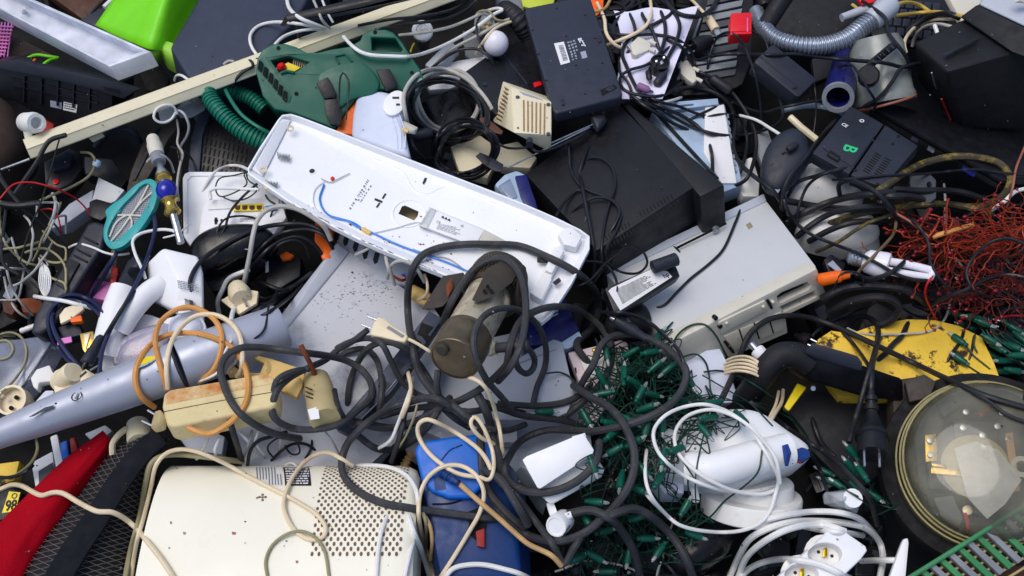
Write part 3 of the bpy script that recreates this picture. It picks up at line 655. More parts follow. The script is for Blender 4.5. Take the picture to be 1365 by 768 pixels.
# translucent tray
F=PL(80,40,.24,gx=.01,gy=-.006);t=T('plastic_tray','long translucent white plastic tray at the top left corner','tray',F)
out=[(146,89),(201,69),(44,-1),(-50,-43),(-105,-43)];c=cen(out)
inn=[(143,84.5),(191,68),(42,2.5),(-46,-37),(-90,-37)];flo=[(140,86),(184,70),(40,8),(-40,-30),(-82,-30)]
b=B(F);n=5
Lo=[F.l(*p,0)for p in out];Li=[F.l(*p,0)for p in inn];Lf=[V((F.l(*p,-.03).x,F.l(*p,-.03).y,-.036))for p in flo];Lb=[V((p.x,p.y,-.05))for p in Lo]
vs=Lo+Li+Lf+Lb;fs=[]
for i in range(n):
    j=(i+1)%n
    fs+=[(i,j,n+j,n+i),(n+i,n+j,2*n+j,2*n+i),(3*n+i,3*n+j,j,i)]
fs+=[tuple(2*n+i for i in range(n)),tuple(3*n+i for i in reversed(range(n)))]
bm=bmesh.new();vv=[bm.verts.new(v)for v in vs]
for f in fs:bm.faces.new([vv[i]for i in f])
b._bm(bm,.003,2);part('body',b,'tray_plastic',t)
part('peg',B(F).plathe((31,16,.2),(32,11,.225),[(0,3),(.6,2.4),(1,1.6)],12),'white',t);stamp(t)
# cream batten
F=PT(300,90,.16)
zb=lambda x:.25-.00012*(x-30)
t=T('fluorescent_batten','long cream fluorescent batten lying diagonally across the top left','light fitting',F)
b=B(F)
def sec(x):
    u=lambda x_:186-(x_-30)*.3665;lw=lambda x_:212-(x_-42)*.3735
    z0=zb(x);return[F.g(x,u(x),z0-.05),F.g(x,u(x),z0-.004),F.g(x+1,u(x+1)+1.2,z0),F.g(x+5.5,(u(x+5.5)*.52+lw(x+5.5)*.48),z0+.003),F.g(x+6,(u(x+6)*.46+lw(x+6)*.54),z0+.001),F.g(x+11,lw(x+11)-1,z0-.012),F.g(x+12,lw(x+12),z0-.016),F.g(x+12,lw(x+12),z0-.05)]
S_=[sec(30+620*i/12)for i in range(13)];vs=[p for r_ in S_ for p in r_];fs=[]
for i in range(12):
    for k in range(8):fs.append((i*8+k,i*8+(k+1)%8,(i+1)*8+(k+1)%8,(i+1)*8+k))
fs+=[tuple(reversed(range(8))),tuple(96+k for k in range(8))]
bm=bmesh.new();vv=[bm.verts.new(v)for v in vs]
for f in fs:bm.faces.new([vv[i]for i in f])
b._bm(bm,.0015,2,20);part('housing',b,'cream',t)
part('seam',B(F).tube([(r_[3]*.5+r_[4]*.5)+V((0,0,.0004))for r_ in S_],.0007,4),'khaki',t)
part('lamp_holder',B(F).ghull([(118,184,.2),(136,177,.2),(140,182,.2),(124,190,.2),(128,184,.16),(122,186,.17)],.001),'cream',t)
stamp(t)
# lamp holder cap with neck
F=PT(40,170,.2);t=T('lamp_holder','cream lamp holder with a round ring end beside the batten tip','lamp holder',F)
b=B(F);b.plathe((33,163,.24),(49,164,.275),[(0,9),(.1,11.5),(.75,12.5),(.9,11),(1,11),(1,7),(.7,6)],24);part('ring',b,'white_dirty',t)
b=B(F).ghull([(28,160,.24),(34,156,.25),(44,178,.22),(42,190,.2),(34,190,.2),(30,172,.21)],.003);part('neck',b,'white_dirty',t);stamp(t)
# red scrap & dark blob under
slab('fan_guard','red plastic scrap behind the lamp holder ring','scrap',[(48,152),(72,165),(70,180),(50,178)],.06,.02,'red_dark')
F=PL(0,180,.1);solo('vase','dark brown rounded pot at the left edge below the printer housing','pot',F,B(F).dome([(-30,130),(10,138),(30,165),(34,200),(10,225),(-30,230)],.06,.08),'brown_card')
# wire stand
F=PT(40,270,.2);t=T('wire_stand','black tripod stand of bent rods at the left edge','stand',F)
for pts,w_ in(([(88,180,.28),(66,188,.27),(48,218,.25),(20,258,.22)],6),([(79,186,.25),(55,268,.22),(40,305,.2),(26,352,.18)],2),([(8,276,.2),(5,352,.18),(25,366,.18)],4.2),([(-10,222,.2),(18,262,.2),(30,275,.2)],6),([(30,278,.2),(58,300,.16),(90,335,.12)],6),([(55,280,.19),(72,298,.18),(86,318,.16)],2.5)):
    part('rod',B(F).ptube(pts,w_),'black',t)
part('joint',B(F).ptube([(-6,270,.21),(20,274,.21),(54,271,.21)],8.5),'black',t);stamp(t)
F=PT(20,222,.16);solo('steel_rod','thin bright steel rod under the tip of the cream batten','rod',F,B(F).ptube([(2,226,.18),(40,212,.2)],3.4,smooth=False),'steel')
# black box (camera-like) and button
F=PL(85,222,.15,gx=-.02,gy=-.01);t=T('camera_case','boxy black device with a red dot below the batten tip','device',F)
part('body',B(F).prism([(58,216),(92,197),(106,204),(110,224),(96,243),(80,252),(60,246)],.05,0,.005),'black',t)
part('top_block',B(F).prism([(64,214),(90,201),(98,206),(92,222),(70,228)],.012,.012,.003),'charcoal',t)
part('button',B(F).circ(74,242,3.6,.004,.004,.001),'red',t)
stamp(t)
slab('speaker_box','flat black box right of the boxy device, under the beige lead','box',[(112,208),(150,212),(170,240),(160,252),(128,236),(112,232)],.07,.04,'black')
# grey folded panel
F=PL(112,272,.12,gx=.01,gy=-.02);t=T('plastic_casing','light grey folded plastic casing left of the teal swatter','casing',F)
part('top_face',B(F).prism([(131,236),(166,253),(154,268),(136,276),(121,271)],.05,0,.003),'grey_pc',t)
part('long_face',B(F).prism([(124,253),(122,274),(86,300),(62,306),(92,272)],.04,-.004,.002),'grey_panel',t);stamp(t)
slab('clip','black plastic clip between the grey casing and the teal swatter','clip',[(118,268),(128,264),(150,270),(152,282),(134,294),(118,288)],.14,.03,'black',bevel=.006)
# scorched strip / remote
F=PL(200,205,.14,gy=-.02);t=T('remote_handle','dusty black plastic strip running down to the teal swatter','strip',F)
part('body',B(F).prism([(202,172),(214,163),(236,157),(242,163),(224,186),(206,222),(192,246),(166,263),(174,228),(188,194)],.03,0,.005),'brown_dark',t)
part('ridge',B(F).prism([(207,174),(214,169),(196,208),(180,240),(176,240),(190,204)],.004,.004,.0015),'black_matte',t);stamp(t)
F=PL(165,182,.1);solo('headphones','black rounded headphone band under the cream batten','headphones',F,B(F).ptube([(128,196,.12),(142,178,.15),(158,172,.16),(176,176,.15),(186,190,.12)],9),'charcoal')
# monitor back / vented panel
F=PL(300,190,.1,gx=.0,gy=-.02);t=T('speaker','black vented panel with a slate frame under the green hose','speaker',F)
part('panel',B(F).prism([(262,150),(285,150),(350,196),(352,232),(252,232)],.05,0,.004),'black',t)
part('frame',B(F).prism([(266,145),(282,146),(270,180),(266,230),(250,230),(254,186)],.03,.008,.004),'slate',t)
b=B(F)
for i in range(10):
    for j in range(5):
        x,y=277+i*6-j*1.5,172+j*12+i*1.4
        b.prism([(x,y),(x+2,y),(x,y+9),(x-2,y+9)],.001,.0008)
part('vent_slots',b,'hole',t)['kind']='stuff'
stamp(t)
# white phone charger flap
F=PL(222,152,.15);t=T('plug_charger','small white plug charger lying below the cream batten','charger',F)
part('body',B(F).prism([(210,146),(226,140),(234,148),(228,160),(214,164)],.02,0,.004),'white',t);stamp(t)
slab('tin_flap','creased pale plastic wrapper between the batten and the green hose','wrapper',[(232,148),(246,134),(262,129),(276,136),(272,146),(254,156),(240,156)],.14,.004,'clear_film',bevel=0)
# brass lamp column
F=PT(218,240,.18);t=T('lamp_column','ornate brass lamp column with a cobalt blue glass bulb beside the teal swatter','lamp',F)
ax=lambda k:(203+(241-203)*k,183+(324-183)*k,.2+.04*(1-abs(k-.4)))
def seg(name,k0,k1,prof,m):part(name,B(F).plathe(ax(k0),ax(k1),prof,22),m,t)
seg('lamp_socket',0,.17,[(0,6.5),(.1,8),(.4,8.5),(.45,9.5),(1,9)],'bezel')
seg('grip',.16,.24,[(0,7),(.2,9),(.8,9),(1,8)],'grey_mid')
seg('cone',.24,.37,[(0,3),(.5,5),(.9,9),(1,9)],'steel')
seg('collar',.36,.43,[(0,7),(.25,9.5),(.6,10),(1,6)],'brass')
seg('glass_bulb',.42,.59,[(0,6.5),(.15,10.5),(.4,13),(.65,13),(.88,10),(1,7)],'blue_glass')
seg('collar',.585,.73,[(0,10),(.1,11),(.18,8),(.35,6.5),(.62,8),(.85,10.5),(.95,9.5),(1,4)],'brass')
seg('tube',.73,1.0,[(0,4.3),(1,4.6)],'steel');stamp(t)
# chain
F=PT(236,230,.2);t=T('chain','thin tarnished chain hanging beside the brass lamp column','chain',F)
for i in range(18):
    x,y=238+2.5*math.sin(i*.5),200+i*6.2;part('link',B(F).ptube([(x-1.4,y,.2),(x-1.2,y+5,.203),(x+1.2,y+5,.2),(x+1.4,y,.203)],1.1,closed=True,smooth=False),'brown_metal',t)
stamp(t)
# teal swatter
F=PL(174,288,.2,gx=.02,gy=-.02);t=T('electric_swatter','teal racket shaped electric fly swatter with a grey mesh','swatter',F)
po=[(202,240),(210,245),(212,255),(208,275),(196,297),(180,317),(163,331),(150,333),(141,323),(140,306),(144,291),(142,284),(150,275),(163,266),(180,250),(191,243)]
pi_=[(198,246),(204,252),(202,266),(191,287),(173,308),(157,322),(149,323),(145,316),(147,304),(152,294),(163,278),(180,260),(190,249)]
lo_,li_=[F.l(*p)for p in crom(po,True,4)],[F.l(*p)for p in crom(pi_,True,4)]
part('rim',B(F).lprism([[(p.x,p.y)for p in lo_],[(p.x,p.y)for p in li_]],.006,.014,.0025),'teal',t)
part('mesh_plate',B(F).lprism([[(p.x,p.y)for p in li_]],-.003,.002),'mesh_grey',t)
b=B(F)
from mathutils.geometry import intersect_point_tri_2d
def inside(x,y,pl):
    c_=False
    for(x1,y1),(x2,y2)in zip(pl,pl[1:]+pl[:1]):
        if(y1>y)!=(y2>y)and x<(x2-x1)*(y-y1)/(y2-y1)+x1:c_=not c_
    return c_
def clipped(b,p,q,pl,w_,h):
    run=[]
    for i in range(61):
        x,y=p[0]+(q[0]-p[0])*i/60,p[1]+(q[1]-p[1])*i/60
        if inside(x,y,pl):run.append((x,y))
        elif run:
            break
    if len(run)>1:b.tube([F.l(run[0][0],run[0][1],h),F.l(run[-1][0],run[-1][1],h)],w_*F.s/2,4)
for i in range(40):
    k=-30+i*2.6
    clipped(b,(140+k,330-100+k*.2),(140+k+30,340+k*.2),pi_,.8,-.002);clipped(b,(130,235+k+20),(220,225+k+24),pi_,.8,-.0015)
part('wire_mesh',b,'grey_panel',t)['kind']='stuff'
for pts in([(198,247),(186,270),(173,290),(160,308),(148,322)],[(157,287),(175,287),(189,288)],[(204,256),(190,268),(174,288)],[(146,316),(156,296),(172,287),(176,300),(164,318)]):
    part('rib',B(F).ptube([(p[0],p[1],0)for p in pts],2.6,h=.001),'bezel',t)
part('handle_stub',B(F).prism([(143,282),(151,276),(166,266),(160,282),(147,294)],.012,.004,.003),'teal',t);stamp(t)
# ---- router
F=PL(310,275,.16,gx=-.006,gy=-.012);t=T('router','white router with four yellow sockets under the end of the white lamp fitting','router',F)
part('base',B(F).prism([(243,237),(246,231),(252,228.5),(334,228.5),(372,262),(380,290),(350,322),(300,326),(254,328),(244,314)],.02,0,.004),'white',t)
b=B(F).prism([(247,238),(253,232),(330,232),(330,234),(255,234.5),(250,240),(250,310),(247,310)],.003,.003,.001);part('raised_edge',b,'white',t)
part('back_body',B(F).prism([(270,276),(276,266),(374,262),(382,290),(360,318),(300,326),(262,326)],.024,.022,.004),'white',t)
part('port_strip',B(F).prism([(277,268.5),(372,263.5),(372,274),(277,279.5)],.004,.025,.001),'sticker',t)
p_=part('port_panel',B(F).prism([(311,272.5),(351,271),(351,280.5),(311,281.5)],.003,.0265,.0008),'yellow',t)
for i in range(4):part('port',B(F).prism([(313+i*9.7,274),(320+i*9.7,273.6),(320+i*9.7,278),(318+i*9.7,279.6),(315+i*9.7,279.6),(313+i*9.7,278)],.001,.0275),'brown_wood',p_)
part('port_panel',B(F).prism([(354,274),(369,273),(369,280),(354,281)],.003,.0265,.0008),'cable_blue',t)
part('power_jack',B(F).circ(288,294,2.4,.003,.0235),'hole',t);part('switch',B(F).prism([(286,290),(289.5,290),(289.5,299),(286,299)],.002,.023),'ink',t);part('power_jack',B(F).circ(295.5,293.5,1.8,.003,.0235),'hole',t)
part('small_print',B(F).lines([(318,288),(352,286),(352,296),(318,298)],4,.0225,words=7,fill=.3),'ink_grey',t,smooth=False)
part('antenna',B(F).ptube([(281,266,.2),(280,254,.205),(286,251.5,.21),(345,253,.22)],4.4),'cable_white',t);stamp(t)
slab('bracket_plate','white metal bracket under the lamp fitting beside the router','bracket',[(372,268),(384,270),(362,318),(352,318)],.16,.01,'white_blue')
# black bowl below router and box
F=PL(305,325,.17,gy=-.02);t=T('helmet_visor','glossy black bowl shaped shell in front of the white router','shell',F)
part('shell',B(F).dome([(252,336),(262,318),(288,304),(318,300),(352,303),(366,316),(352,332),(318,348),(280,362),(258,356)],.03,.06),'black_gloss',t)
part('rim',B(F).ptube([(301,326,.2),(318,331,.2),(336,333,.195)],1.6,h=.02),'steel',t);stamp(t)
slab('black_box','scratched black plastic box under the glossy black bowl','box',[(262,356),(284,362),(334,330),(348,348),(300,388),(282,388)],.13,.05,'black',gy=-.02)
F=PL(378,360,.1);t=T('battery_charger','open black battery charger with an orange button inside the cable nest','charger',F)
part('body',B(F).prism([(354,348),(364,339),(402,342),(400,368),(374,384),(354,382)],.05,0,.004),'black',t)
part('button',B(F).prism([(372,340),(382,335),(392,340),(386,345),(376,346)],.01,.012,.002),'orange',t)
part('label_sticker',B(F).prism([(354,348),(358,346),(358,362),(354,364)],.001,.0012),'sticker',t);stamp(t)
slab('orange_box','orange plastic box under the lower edge of the white lamp fitting','panel',[(420,288),(444,300),(441,344),(430,346),(419,320)],.14,.02,'orange')
F=PL(485,330,.12);t=T('grille_panel','white slotted grille under the lower edge of the lamp fitting','grille',F)
part('panel',B(F).prism([(444,300),(560,352),(540,380),(500,372),(452,336)],.02,0,.002),'grey_panel',t)
for i,(x,y)in enumerate(((448,305),(460,312),(473,320),(486,330),(500,336))):
    part('slot',B(F).prism([(x,y),(x+6,y+2),(x+3,y+14),(x-1,y+16),(x-3,y+10)],.002,.001),'ink',t)
stamp(t)
F=PT(580,385,.12);solo('yellow_cylinder','small ochre plastic cylinder left of the pump bracket','cylinder',F,B(F).plathe((546,388,.14),(574,402,.15),[(0,8),(.1,10),(.8,10),(1,7)],18),'yellow_plastic')
F=PT(540,375,.12);solo('wire_end','bundle of stripped copper wire ends beside the ochre cylinder','wire',F,B(F).ptube([(524,368,.15),(536,374,.16),(544,370,.155),(536,366,.15)],4),'copper')
# ---- green tool case
F=PL(450,105,.252,gx=-.008,gy=-.06);t=T('tool_case','dark green power tool housing with black latches behind the white lamp fitting','power tool',F)
out=[(341,96),(343,78),(350,66),(362,59),(380,58),(396,63),(408,70),(424,70),(440,66),(466,62),(480,54),(484,45),(494,40),(514,39),(524,43),(536,56),(546,72),(560,92),(565,106),(558,117),(546,122),(524,119),(500,119),(482,122),(470,136),(458,152),(446,172),(424,163),(390,150),(366,146),(350,128)]
hl=[(361,81),(383,74),(412,83),(395,95),(372,96)];hr=[(495,50),(527,51),(537,66),(534,69),(496,67)]
b=B(F).prism(out,.035,0,.009,holes=[hl,hr],seg=3);part('body',b,'green_case',t)
b=B(F).prism([(c_[0],c_[1])for c_ in out],.1,-.0345,.004);part('lower_body',b,'green_case',t)
part('end_panel',B(F).hull([F.l(343,82,-.002),F.l(352,74,.004),F.l(388,128,.004),F.l(386,150,-.004),F.l(352,126,-.004),F.l(352,82,-.03),F.l(384,148,-.05)],.002),'green_case',t)
for(x,y)in((347,87),(354,95),(361,103),(367.5,111),(374,119),(380,127)):
    part('vent',B(F).prism([(x-1.5,y-7),(x+3,y-4),(x+.5,y+9),(x-4,y+5)],.002,.0065),'hole',t)
f=part('recess_floor',B(F).prism([(358,78),(384,71),(416,82),(396,98),(370,99)],.004,-.024),'net_dark',t)
part('control_plate',B(F).prism([(366,92),(384,83),(401,90),(390,97)],.006,-.012,.001),'yellow',t)
part('knob',B(F).plathe((376,92,F.M.translation.z-.005),(375,87,F.M.translation.z+.02),[(0,6),(.4,6.4),(.8,4.6),(1,1)],18),'red',t)
b=B(F)
for i in range(7):b.prism([(391+i*2.8,79+i*.9),(392.4+i*2.8,79.4+i*.9),(391+i*2.8,88+i*.6),(389.8+i*2.8,88+i*.6)],.003,-.014)
part('recess_grille',b,'cable_olive',f)['kind']='stuff'
part('handle_bar',B(F).ptube([(374,98,.2),(382,95,.21),(392,97,.205)],4,h=.003),'green_case',t)
part('barrel',B(F).prism([(424,101),(440,90),(458,84),(482,83),(494,91),(506,112),(500,124),(470,132),(440,150),(430,128)],.012,.009,.006,smooth=True),'green_case',t)
for pl in([(421,110),(437,102),(448,124),(447,130),(432,132)],[(432,133),(448,131),(456,150),(455,168),(440,166),(433,150)],[(501,92),(519,91),(529,109),(528,117),(514,120)]):
    part('latch',B(F).prism(pl,.012,.02,.003),'black',t)
b=B(F)
for p,q in(((446,75),(452,85)),((446,75),(460,72)),((460,72),(469,82))):b.ptube([(p[0],p[1],0),(q[0],q[1],0)],2.4,h=.003,smooth=False)
part('clip',b,'green_case',t)
for(x,y)in((395,125),(549,97),(371,64),(500,43)):part('screw_hole',B(F).circ(x,y,2.6,.002,.0012),'hole',t)
stamp(t)
slab('green_block','green plastic block behind the tool housing, under the batten','plastic part',[(448,62),(480,50),(486,56),(470,66),(450,68)],.16,.02,'green_case')
# bent wire hook
F=PT(455,130,.2);solo('wire_hook','thin black wire bent into a narrow hook in front of the tool housing','wire',F,B(F).ptube([(451,164,.27),(452,130,.29),(454,102,.295),(457,97,.297),(464,106,.295),(464,130,.29),(461,160,.27)],2.4),'cable_black')
# hose
hose('green ribbed hose curving out from the tool housing under the lamp fitting','hose',[(352,146,.14),(334,131,.15),(315,123,.16),(300,118,.18),(287,115,.19),(279,121,.2),(281,132,.2),(291,146,.2),(308,163,.19),(330,179,.18),(362,194,.16)],19,'green_hose',pitch=.0085,w2=24)
cable('smooth green lead running along the ribbed green hose',[(300,119),(308,134),(322,153),(342,168),(364,180)],5,'green_hose',z=.215)
# black bracket
F=PT(470,15,.25);t=T('mounting_bracket','black angular mounting bracket lying over the batten at the top','bracket',F)
b=B(F).ghull([(383,26,.25),(380,20,.25),(478,2,.27),(560,-22,.28),(570,-14,.28),(480,10,.265),(386,30,.245),(480,8,.25),(384,28,.23)],.001);part('bar',b,'black',t)
b=B(F).ghull([(373,34,.22),(380,22,.25),(392,22,.25),(388,30,.24),(380,36,.22)],.001);part('claw',b,'black',t)
part('leg',B(F).ptube([(394,26,.25),(397,38,.23),(399,50,.21)],5.5),'black',t)
part('cross_bar',B(F).ghull([(390,28,.245),(480,12,.26),(590,-16,.27),(590,-10,.27),(480,17,.255),(392,32,.24)],.001),'black_gloss',t);stamp(t)
# LED puck and spots
F=PT(563,40,.16);t=T('led_spotlight','white rimmed LED spotlight with a warm centre above the tool housing','spotlight',F)
part('body',B(F).plathe((564,58,.09),(563,40,.17),[(0,10),(.7,12),(1,12)],24),'steel',t)
part('rim',B(F).plathe((563.3,44,.155),(563,40,.172),[(0,12),(.3,13.6),(.9,13.6),(1,12),(1,8.5),(.85,8)],28),'white',t)
part('lens',B(F).plathe((563.2,41.5,.164),(563,40.5,.169),[(0,9),(1,8.6)],24),'bulb',t);stamp(t)
F=PT(645,32,.14);t=T('led_bulb','silver LED reflector bulb with visible diodes left of the ribbed black hose','bulb',F)
part('body',B(F).plathe((640,46,.08),(646,31,.15),[(0,6),(.5,10),(1,13)],24),'steel',t)
part('rim',B(F).plathe((645.6,32,.146),(646,30.6,.155),[(0,13),(.4,14),(1,13.4),(1,11),(.6,10.5)],28),'bulb_clear',t)
for i in range(7):
    a_=i*6.2832/6;rr=0 if i==6 else 7
    part('diode',B(F).ball(F.g(645.8+rr*math.cos(a_),31+rr*.9*math.sin(a_),.152),2.6*F.s,10),'yellow_plastic',t)
stamp(t)
F=PT(661,57,.12);t=T('light_bulb','frosted white round light bulb beside the LED reflector bulb','bulb',F)
part('globe',B(F).ball(F.g(661,58,.15),16.5*F.s,24),'bulb',t);part('screw_base',B(F).plathe((650,76,.12),(656,66,.14),[(0,6),(.2,8),(.4,7),(.6,8),(1,8)],16),'steel',t);stamp(t)
# iron-like appliance
F=PL(505,160,.2,gx=.0,gy=-.03);t=T('steam_cleaner','white appliance with an orange side and round socket face behind the lamp fitting','appliance',F)
part('body',B(F).prism([(468,176),(470,150),(474,132),(480,124),(490,120),(508,120),(524,123),(537,137),(537,160),(543,190),(548,211),(520,203),(486,190),(470,184)],.07,.034,.02,seg=4),'white_blue',t)
part('side_panel',B(F).prism([(446,176),(460,152),(474,133),(480,132),(474,150),(470,180)],.05,.018,.006),'orange',t)
part('socket_face',B(F).circ(526,137,14,.012,.042,.003,ry=19,rot=-24),'white',t)
b=B(F);b.prism([(523,129),(532,129),(532,131.5),(523,131.5)],.002,.0432);part('slot',b,'ink',t)
b=B(F);b.prism([(528,138),(533,138),(533,140.5),(528,140.5)],.002,.0432);part('slot',b,'ink',t)
for i in range(3):part('rib',B(F).ptube([(520+i*6,152,0),(528+i*6,176,0),(530+i*5,198,0)],2,h=.034),'white_blue',t)
stamp(t)
# ---- white/grey boards behind coil
slab('white_board','white punched plastic board behind the black cable coil','board',[(564,104),(588,86),(612,80),(652,74),(640,100),(600,118),(572,120)],.1,.02,'white')
slab('plastic_wing','pale grey plastic wing under the white arching lead','plastic wing',[(566,86),(590,62),(602,54),(612,66),(596,82),(576,92)],.12,.02,'grey_panel')
slab('plastic_wing','grey plastic wing around the frosted round bulb','plastic wing',[(616,40),(640,46),(652,74),(634,84),(620,74)],.08,.02,'grey_mid')
slab('plastic_wing','grey plastic corner above the ribbed black hose','plastic corner',[(660,-10),(700,-10),(704,10),(690,18),(662,8)],.09,.03,'grey_mid')
slab('black_shell','black plastic shell behind the black cable coil','shell',[(560,137),(602,118),(624,124),(632,155),(596,182),(572,172)],.11,.04,'black_gloss')
# black set-top box with red leads
F=P3((640,108,.14),(715,110,.12),(690,56,.1));t=T('network_box','black box with a mesh grille left of the black netbook','box',F)
part('body',B(F).prism([(613,100),(664,64),(698,53),(716,84),(724,130),(716,152),(660,152)],.06,0,.004),'black',t)
b=B(F).prism([(664,65),(666,64),(704,112),(702,113)],.001,.001);part('seam',b,'charcoal',t)
b=B(F)
for i in range(6):
    for j in range(7):b.circ(684+i*3.6+j*1.6,86+j*4+i*.4,1.1,.001,.0008,n=6)
part('grille',b,'hole',t)['kind']='stuff'
part('led',B(F).prism([(711,110),(720,108),(723,113),(713,116)],.006,.004,.001),'red',t)
part('cap',B(F).circ(646,112,3,.003,.0025),'charcoal',t);stamp(t)
# cream lower box & pcb
slab('plastic_housing','cream plastic housing edge under the cream alarm sounder','housing',[(655,196),(690,188),(716,210),(707,224),(668,222)],.1,.03,'cream')
slab('plastic_housing','cream housing corner inside the lower black cable coil','housing',[(600,195),(640,180),(668,200),(650,238),(612,228)],.07,.03,'cream')
slab('circuit_board','brown circuit board tab beside the cream alarm sounder','circuit board',[(639,157),(648,156),(671,175),(668,179),(644,173)],.2,.004,'pcb',bevel=.001)
# cream alarm sounder
F=P3((685,176,.21),(735,179,.21),(682,116,.19));t=T('alarm_sounder','cream alarm sounder box with six slots in front of the black netbook','sounder',F)
b=B(F);vs=[F.l(682,115.5,.0),F.l(735,136,0),F.l(735,180,0),F.l(685,177,0)];base=[F.l(670,108,-.03),F.l(737,131,-.05),F.l(734,203,-.06),F.l(657,162,-.06)]
part('case',b.hull(vs+base,.003),'cream',t)
b=B(F)
for i in range(6):part('slot',B(F).prism([(697+i*5.6,133+i*1.0),(699+i*5.6,133.4+i*1.0),(699.4+i*5.4,174.5+i*.8),(697.4+i*5.4,174.2+i*.8)],.002,.0016),'ink_rust',t)
for(x,y)in((690,129),(731,139),(731,178),(690.5,170)):part('screw',B(F).circ(x,y,2.7 if y!=170 else 1.2,.003,.0025),'grey_dark',t)
part('label_plate',B(F).prism([(692,121),(717,130),(724,133.5),(698,126)],.0012,.0014),'sticker_grey',t)
G3=P3((668,155,.19),(682,170,.205),(672,112,.17));A3=F.Mi@G3.M
for i in range(9):
    b=B(G3).prism([(661+i*1.4,155-i*5),(668+i*1.3,159-i*5),(668+i*1.3,160.4-i*5),(661+i*1.4,156.4-i*5)],.006,.004);b.v=[A3@v for v in b.v];part('side_slot',b,'ink_rust',t)
part('cable_grommet',B(F).plathe((706,186,.2),(706,193,.205),[(0,4),(1,5)],14),'charcoal',t);stamp(t)
for i,(p,q)in enumerate((((676,224),(786,170)),((732,192),(790,166)))):
    F=PT(730,195,.2);solo('steel_rod',('long thin steel rod running from the cream housing to the netbook','short thin steel rod right of the alarm sounder')[i],'rod',F,B(F).ptube([(p[0],p[1],.17),(q[0],q[1],.16)],2.4,smooth=False),'steel')
# ---- netbook
F=P3((740,150,.2),(829,127,.2),(699,12,.16));t=T('netbook','black netbook lying bottom up with a white barcode sticker','netbook',F)
part('base',B(F).prism([(699,14),(702,10),(782,-6),(787,-4),(830,124),(827,129),(742,151),(737,147)],.03,0,.005,seg=3),'netbook',t)
s=part('label_sticker',B(F).prism([(738.5,58),(751.5,55.5),(760,83),(747.5,86.5)],.001,.0012),'sticker',t)
q_=[(743,60),(751,58.5),(758.5,81),(750,83)];rn=random.Random(3);b=B(F);v_=.04
while v_<.95:
    w_=rn.choice((.02,.03,.05));b.bars(q_,[(.12,v_,.9,v_+w_)],.0016);v_+=w_+rn.choice((.02,.035))
part('barcode',b,'ink_grey',s,smooth=False)
text(t,F,'acer',(770,51.5),(776.5,63),'ink_white',.0012,bold=.03,hs=1.05)
b=B(F);q_=[(754,55),(767,51),(777,78),(762,83)]
for u in(.12,.42,.7):
    for v in(.06,.2,.34,.5,.62,.74,.87):
        if u>.6 and v>.6:continue
        b.bars(q_,[(u,v,u+rn.uniform(.1,.22),v+rn.uniform(.05,.09))],.0012)
part('approval_marks',b,'sticker_grey',t,smooth=False);part('seal',B(F).prism([(773.5,69.5),(780.5,67.5),(783,76.5),(776,78.5)],.0008,.001),'sticker_grey',t)
part('latch',B(F).prism([(800,120),(819,112.5),(823,117),(803,128)],.001,.0008),'hole',t);part('latch_tab',B(F).prism([(806,119),(816,114),(820,118),(813,122)],.003,.0025,.001),'charcoal',t)
for(x,y)in((742,11),(780,20),(710,40),(755,48),(793,51),(718,72),(768,87),(803,84),(728,107),(780,125)):part('screw_hole',B(F).circ(x,y,1.8,.001,.0008,n=10,ry=1),'hole',t)
for(x,y)in((796,52),(747,136)):part('foot',B(F).prism([(x,y-4),(x+4,y-5),(x+6,y+3),(x+2,y+4)],.003,.003,.001),'charcoal',t)
stamp(t)
F=PL(715,3,.12);solo('bag_scrap','lime yellow plastic scrap above the netbook','scrap',F,B(F).prism([(692,-12),(742,-12),(738,4),(706,11),(697,8)],.01,0,.002),'lime_yellow')
hose('thick ribbed black hose end beside the netbook','hose',[(674,14,.1),(683,20,.13),(693,30,.13),(704,46,.1)],27,'rubber_black',pitch=.009,depth=.1)
slab('orange_scrap','bright orange plastic scrap at the top right corner of the netbook','scrap',[(782,-14),(806,-14),(804,14),(794,22),(786,8)],.1,.02,'orange')
# paper
F=PL(870,70,.13,gx=.002,gy=-.004);rows=[]
for i in range(15):
    k=i/14;x0,x1=818+k*12+6*math.sin(k*5),931-48*k
    rows.append([F.g(x0+(x1-x0)*j/12,14+k*118+2.4*math.sin(j*.9)*(1-k)-4*j/12*(1-k),.15+.006*math.sin(j*.7+i*.5)+.004*math.sin(i*1.1))for j in range(13)])
solo('paper_sheet','crumpled sheet of lavender white paper under the dark cables at the top','paper',F,B(F).sheet(rows),'paper',ang=80)
# red box
F=PL(988,32,.2,gy=-.012);t=T('red_box','small bright red plastic box with faint lettering along one side','box',F)
part('body',B(F).prism([(974.5,17.5),(1002,16.5),(1002,41),(973.5,42)],.035,0,.002),'red',t)
part('base_strip',B(F).prism([(973.5,42.5),(1002,41.5),(1002,45),(973.5,46)],.034,-.001,.0015),'red',t)
b=B(F)
for i in range(9):b.prism([(995.6,24+i*2.1),(997,24+i*2.1),(997,25.4+i*2.1),(995.6,25.4+i*2.1)],.0006,.0008)
part('faint_lettering',b,'pink',t)['kind']='stuff'
stamp(t)
